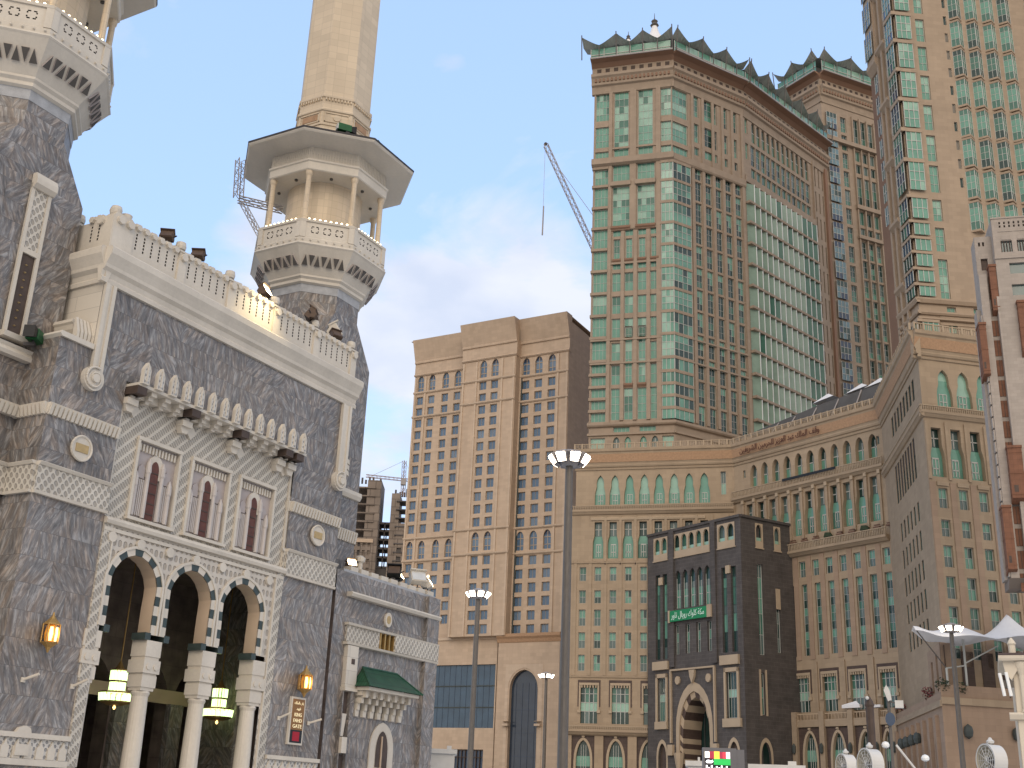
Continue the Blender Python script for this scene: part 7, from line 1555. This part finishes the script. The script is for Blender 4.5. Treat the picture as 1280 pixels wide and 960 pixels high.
mb = MB(); mb.truss((36, 299.5, 121), (7.0, 299.9, 187.1), 1.25, 'crane_grey', Vector((0, 1, 0)), nseg=46, r=.13); mb.ball((7.0, 299.9, 187.4), .55, 'concrete_dark'); mb.build('jib', lk)
mb = MB(); mb.tube((42, 300, 134), (12.0, 299.8, 178), .09, 'crane_grey', 4); mb.tube((38, 300, 120), (42, 300, 134), .5, 'crane_grey', 4); mb.build('tie', lk)
mb = MB(); mb.tube((6.9, 299.9, 187), (6.9, 299.9, 166), .07, 'crane_grey', 4); mb.tube((7.0, 299.9, 166.6), (6.9, 299.9, 157.2), .22, 'crane_grey', 5); mb.build('hook', lk)

# ================================================================ LAMP MASTS
def lamp_mast(loc, label):
    x, y = loc; root = thing('lamp_mast', (x, y, 0), label, 'street lamp', 'tall lamp masts on the square')
    mb = MB(); mb.lathe((x, y, 0), [(.5, 0), (.5, .8), (.36, 1.0), (.33, 8), (.27, 24.3), (.24, 24.9)], 'pole_grey', 14); mb.build('pole', root)
    mb = MB(); mb.lathe((x, y, 0), [(.3, 24.75), (.55, 24.8), (.8, 25.4), (1.0, 25.6), (1.0, 25.7), (.7, 25.8), (.3, 25.95), (.06, 26.0)], 'crane_grey', 16)
    for k in range(10): a = 2*math.pi*(k+.5)/10; mb.tube((x+math.cos(a)*.3, y+math.sin(a)*.3, 24.8), (x+math.cos(a)*1.2, y+math.sin(a)*1.2, 25.5), .05, 'pole_grey', 4)
    mb.build('crown', root)
    for k in range(8):
        a = 2*math.pi*k/8+.25; o_ = Vector((math.cos(a), math.sin(a), 0)); c = Vector((x, y, 25.18))+o_*1.28; t = R_(52)
        dn = (o_*math.cos(t)-Vector((0, 0, 1))*math.sin(t)*.55).normalized(); uu = Vector((-math.sin(a), math.cos(a), 0)); vv = dn.cross(uu); g = Fac(c, u=uu, v=vv)
        if g.n.dot(dn) < 0: g = Fac(c, u=-uu, v=vv)
        mb = MB(); mb.prism(g, [(-.31, -.4), (.31, -.4), (.4, .36), (-.4, .36)], -.3, 0, 'crane_grey'); h = mb.build('lamp_head', root)
        mb = MB(); mb.prism(g, [(-.28, -.36), (.28, -.36), (.36, .31), (-.36, .31)], .001, .03, 'lamp_lens'); mb.build('lens', h)
    return root
l1 = lamp_mast((4.33, 79.9), 'tallest nearest lamp mast, rising in front of the gap between hotel and podium')
p = at(-1.22, 137.2); dup(l1, (p.x, p.y, 0), 'lamp mast in front of the blue glass wall of the cream hotel')
p = at(2.23, 221.5); dup(l1, (p.x, p.y, 0), 'smallest farthest lamp mast, beside the pointed arch portal of the cream hotel')
p = at(20.95, 158); dup(l1, (p.x, p.y, 0), 'brightly lit lamp mast in front of the white tent at the right')

# ================================================================ SMALL THINGS ON THE SQUARE
def mist_fan(x, y, z, label, r_=.5, az=258):
    root = thing('mist_fan', (x, y, 0), label, 'fan', 'round cooling fans on poles'); d = at(az, 1); s_ = Vector((0, 0, 1)).cross(d).normalized(); g = Fac((x, y, z), u=s_, v=(0, 0, 1))
    if g.n.dot(d) < 0: g = Fac((x, y, z), u=-s_, v=(0, 0, 1))
    def ring_(r, w): return [g.P(r*math.cos(2*math.pi*k/28), r*math.sin(2*math.pi*k/28), w) for k in range(28)]
    def band(mb, A, B, m): n = len(A); mb.add(A+B, [(i, (i+1) % n, n+(i+1) % n, n+i) for i in range(n)], m)
    mb = MB(); band(mb, ring_(r_, .15), ring_(r_*.97, -.15), 'fan_white'); band(mb, ring_(r_*1.04, .15), ring_(r_, .15), 'fan_white'); band(mb, ring_(r_*1.04, .15), ring_(r_*1.04, .11), 'fan_white'); band(mb, ring_(r_*.94, .15), ring_(r_*.9, -.13), 'fan_inside'); band(mb, ring_(r_*1.04, .15), ring_(r_*.94, .15), 'fan_white'); mb.build('drum', root)
    mb = MB()
    for q in (.25, .45, .65, .85):
        A = ring_(r_*q, .12)
        for i in range(28): mb.tube(A[i], A[(i+1) % 28], .006, 'fan_white', 3)
        A = ring_(r_*q, -.14)
        for i in range(28): mb.tube(A[i], A[(i+1) % 28], .006, 'fan_white', 3)
    for k in range(12): a = 2*math.pi*k/12; mb.tube(g.P(0, 0, .12), g.P(r_*.93*math.cos(a), r_*.93*math.sin(a), .12), .006, 'fan_white', 3); mb.tube(g.P(0, 0, -.14), g.P(r_*.93*math.cos(a), r_*.93*math.sin(a), -.14), .006, 'fan_white', 3)
    mb.build('grille', root)
    mb = MB()
    for k in range(5):
        a = 2*math.pi*k/5; P = lambda rr, da, w: g.P(rr*math.cos(a+da), rr*math.sin(a+da), w); mb.add([P(.06, -.3, -.05), P(r_*.85, -.1, -.08), P(r_*.85, .5, .06), P(.06, .4, .05)], [(0, 1, 2, 3)], 'fan_inside')
    mb.build('blades', root)
    mb = MB(); mb.lathe((0, 0, 0), [(.001, 0)], 'fan_white', 3) if 0 else None
    band(mb, ring_(.06, .08), ring_(.06, -.12), 'dark_metal'); mb.add(ring_(.06, .08), [tuple(range(28))], 'dark_metal'); mb.build('hub', root)
    mb = MB(); mb.tube((x, y, 0), (x, y, z-r_), .06, 'fan_white', 10); mb.box(Fac((x, y, z-r_*.5), u=s_, v=(0, 0, 1)), -.06, .06, -r_*.6, r_*.25, -.2, -.06, 'black_case'); mb.box(Fac((x, y, 0), u=s_, v=(0, 0, 1)), -.2, .2, 0, .04, -.2, .2, 'fan_white'); mb.build('post', root)
    mb = MB(); mb.lathe((x, y, z), [(.03, r_), (.07, r_+.02), (.08, r_+.06), (.04, r_+.09), (.03, r_+.12), (.01, r_+.13)], 'fan_white', 12); mb.build('nozzle', root)
p = at(16.0, 32); mist_fan(p.x, p.y, 2.97, 'white round mist fan, left one of the pair by the arcade', .30)
p = at(17.05, 28); mist_fan(p.x, p.y, 2.85, 'white round mist fan, larger right one of the pair by the arcade', .34)
p = at(22.15, 26); mist_fan(p.x, p.y, 2.9, 'white round mist fan standing beside the cream kiosk', .31)
scr = thing('led_screen', (11.0, 59, 0), 'lit screen of coloured blocks on a grey box in front of the dark gate', 'screen')
S_ = Fac(at(9.6, 60), 95.0); 
mb = MB(); mb.box(S_, 0, 1.62, 2.4, 4.85, -.5, 0, 'housing_grey'); mb.box(S_, 1.62, 2.0, 2.3, 4.8, -.55, -.05, 'housing_grey'); mb.box(S_, .6, 1.0, 0, 2.4, -.4, -.1, 'housing_grey'); mb.build('housing', scr)
mb = MB()
for a, b, c, d, m in ((.1, .32, 4.38, 4.66, 'led_cream'), (.32, .54, 4.34, 4.68, 'led_maroon'), (.54, .80, 4.34, 4.68, 'led_orange'), (.80, .95, 4.36, 4.66, 'led_maroon'), (.95, 1.12, 4.36, 4.66, 'led_crimson'), (1.12, 1.3, 4.36, 4.66, 'led_white'), (.1, .52, 4.1, 4.34, 'led_black'), (.52, 1.32, 4.06, 4.34, 'led_green'), (.1, 1.32, 3.5, 4.06, 'led_black'), (.1, 1.32, 2.6, 3.5, 'led_black')): mb.quad(S_, a, b, c, d, .006, m)
mb.build('display', scr)
mb = MB(); mb.prism(S_, [(.13, 4.18), (.2, 4.13), (.42, 4.13), (.5, 4.2), (.46, 4.29), (.38, 4.24), (.3, 4.28), (.2, 4.27)], .007, .012, 'led_white', back=False)
for u, h in ((.14, .5), (.24, .4), (.38, .5), (.5, .36), (.62, .46), (.74, .4), (.86, .5), (.98, .38), (1.1, .48)): mb.box(S_, u, u+.075, 3.58, 3.58+h*.9, .007, .012, 'led_white')
mb.box(S_, .12, 1.2, 3.58, 3.68, .007, .012, 'led_white'); mb.build('characters', scr)
def booth(az0, az1, d, zt, label):
    a, b = at(az0, d), at(az1, d); u = (b-a); fr = Fac(a, u=u, v=(0, 0, 1)); W_ = u.length; root = thing('booth', (a+b)/2, label, 'booth')
    mb = MB(); mb.box(fr, 0, W_, 0, zt-.25, -2.4, 0, 'fan_white'); mb.build('cabin', root)
    mb = MB(); mb.box(fr, -.12, W_+.12, zt-.25, zt, -2.55, .15, 'fan_white'); mb.box(fr, W_*.72, W_*.88, zt, zt+.22, -1.2, -.6, 'fan_white'); mb.build('roof', root)
    mb = MB()
    for k in range(max(1, int(W_/1.6))): mb.quad(fr, .3+1.6*k, 1.4+1.6*k, 1.1, zt-1.2, .005, 'grey_glass')
    mb.build('window', root)
booth(8.9, 9.55, 64, 4.38, 'low white booth roof left of the lit screen'); booth(11.75, 14.1, 64, 4.32, 'low white booth roof right of the lit screen')
booth(-3.3, -1.95, 70, 4.75, 'pale grey cabin at the foot of the mosque wing')
pp = thing('sign_pole', (21.65, 66.6, 0), 'pole with white cameras on top and a round blue sign', 'sign pole')
mb = MB(); mb.tube((21.65, 66.6, 0), (21.65, 66.6, 8.3), .09, 'pole_grey', 8); mb.build('pole', pp)
mb = MB(); f = Fac((21.65, 66.5, 0), 108); mb.prism(f, [(.22*math.cos(t*math.pi/8)*1.2, 7.15+.36*math.sin(t*math.pi/8)) for t in range(16)], .1, .14, 'sign_blue'); mb.build('sign_disc', pp)
mb = MB(); mb.prism(f, [(-.25, 8.7), (-.05, 8.1), (.15, 8.2), (.05, 8.75), (-.1, 9.0)], -.1, .1, 'fan_white'); mb.box(f, .3, .75, 7.75, 8.15, -.1, .2, 'fan_white'); mb.tube(f.P(0, 8.1, 0), f.P(.4, 8.0, 0), .04, 'pole_grey'); mb.build('camera', pp)
dp = thing('dark_column', (17.7, 57.3, 0), 'slim dark brown column standing alone before the terrace', 'column')
mb = MB(); mb.lathe((17.7, 57.3, 0), [(.3, 0), (.3, .4), (.2, .5), (.2, 6.9), (.24, 7.0), (.16, 7.2), (.05, 7.4)], 'dark_brown', 10); mb.build('shaft', dp); mb = MB(); mb.ball((17.55, 57.1, 7.3), .09, 'fan_white'); mb.build('lamp', dp)
bm = thing('barrier_boom', (19.5, 56.8, 0), 'white boom raised at a slant above the square', 'barrier')
mb = MB(); mb.tube((19.85, 56.6, 3.6), (18.75, 57.0, 5.2), .055, 'fan_white', 8); mb.build('arm', bm); mb = MB(); mb.box(Fac((19.7, 56.6, 0), 90), -.15, .15, 0, 3.9, -.15, .15, 'housing_grey'); mb.build('post', bm)
for az, lab, z in ((17.75, 'small white globe lamp beside the dark column', 5.2), (19.4, 'small white globe lamp near the slanting boom', 4.65)):
    p = at(az, 60); gl = thing('globe_lamp', (p.x, p.y, 0), lab, 'lamp', 'small globe lamps'); mb = MB(); mb.tube((p.x, p.y, 0), (p.x, p.y, z-.1), .04, 'pole_grey', 6); mb.build('post', gl); mb = MB(); mb.lathe((p.x, p.y, z), [(.06, -.16), (.17, -.1), (.19, .0), (.14, .1), (.03, .15)], 'tube_white', 12); mb.build('globe', gl)
# kiosk at the right edge
KF = Fac(at(23.35, 38), 112)
ki = thing('kiosk', KF.P(2, 0, -1), 'cream kiosk with an arched opening at the lower right edge', 'kiosk')
KA = pointed(1.05, 4.86, 6.2, .55, .55)
mb = MB(); mb.wall(KF, [(0, 0), (4, 0), (4, 6.4), (0, 6.4)], [KA, pointed(2.6, 4.86, 6.2, .55, .55), rect(1.0, 3.6, 4.3, .3)], 0, 'kiosk_stone', .25); mb.quad(KF, 0, 4, 0, 6.4, -.9, 'granite_brown'); mb.box(KF, 0, .02, 0, 6.4, -3, 0, 'kiosk_stone', 'r'); mb.box(KF, 0, 4, 6.3, 6.4, -3, 0, 'kiosk_stone'); mb.box(KF, 3.9, 4, 0, 6.4, -3, 0, 'kiosk_stone'); mb.box(KF, 0, 4, 0, 6.3, -3, -2.9, 'kiosk_stone'); mb.build('wall', ki)
mb = MB(); mb.mould(KF, -.35, 4.3, [(-3.2, 6.28), (.3, 6.3), (.34, 6.36), (.36, 6.44), (-3.2, 6.5)], 'kiosk_stone'); mb.mould(KF, -.34, 4.3, [(-3.2, 6.48), (.36, 6.45), (.3, 6.52), (-1.5, 6.62), (-3.2, 6.6)], 'granite_brown'); mb.build('roof', ki)
mb = MB(); mb.lathe(KF.P(.05, 0, .1), [(.1, 6.45), (.1, 6.75), (.13, 6.8), (.08, 6.9), (.02, 6.98)], 'kiosk_stone', 10); mb.build('finial', ki)
mb = MB(); mb.mould(KF, -.2, 4.2, [(-.1, 4.62), (.12, 4.65), (.2, 4.78), (.1, 4.84), (-.1, 4.86)], 'kiosk_stone'); mb.build('cornice', ki)
mb = MB(); mb.lathe(KF.P(.25, 0, .05), [(.12, 4.84), (.08, 4.95), (.09, 5.9), (.16, 6.1), (.2, 6.28)], 'kiosk_stone', 12); mb.build('column', ki)
mb = MB(); mb.prism(KF, [(-.05, 5.75), (.3, 6.3), (-.25, 6.3), (-.2, 6.0)], -.05, .12, 'kiosk_stone'); mb.build('bracket', ki)
mb = MB()
for v in (5.0, 5.15, 5.3, 5.45): mb.tube(KF.P(.5, v, -.05), KF.P(3.2, v, -.05), .015, 'dark_metal', 5)
mb.build('railing', ki)
tl = thing('tube_light', KF.P(-.2, 5.6, .1), 'pair of upright white tubes fixed to the kiosk corner', 'tube light')
mb = MB(); mb.tube(KF.P(-.28, 5.3, .15), KF.P(-.36, 5.95, .15), .05, 'tube_white', 8); mb.tube(KF.P(-.1, 5.3, .15), KF.P(-.18, 5.98, .15), .05, 'tube_white', 8); mb.build('tubes', tl); mb = MB(); mb.box(KF, -.36, 0, 5.55, 5.75, .02, .1, 'pole_grey'); mb.build('bracket', tl)
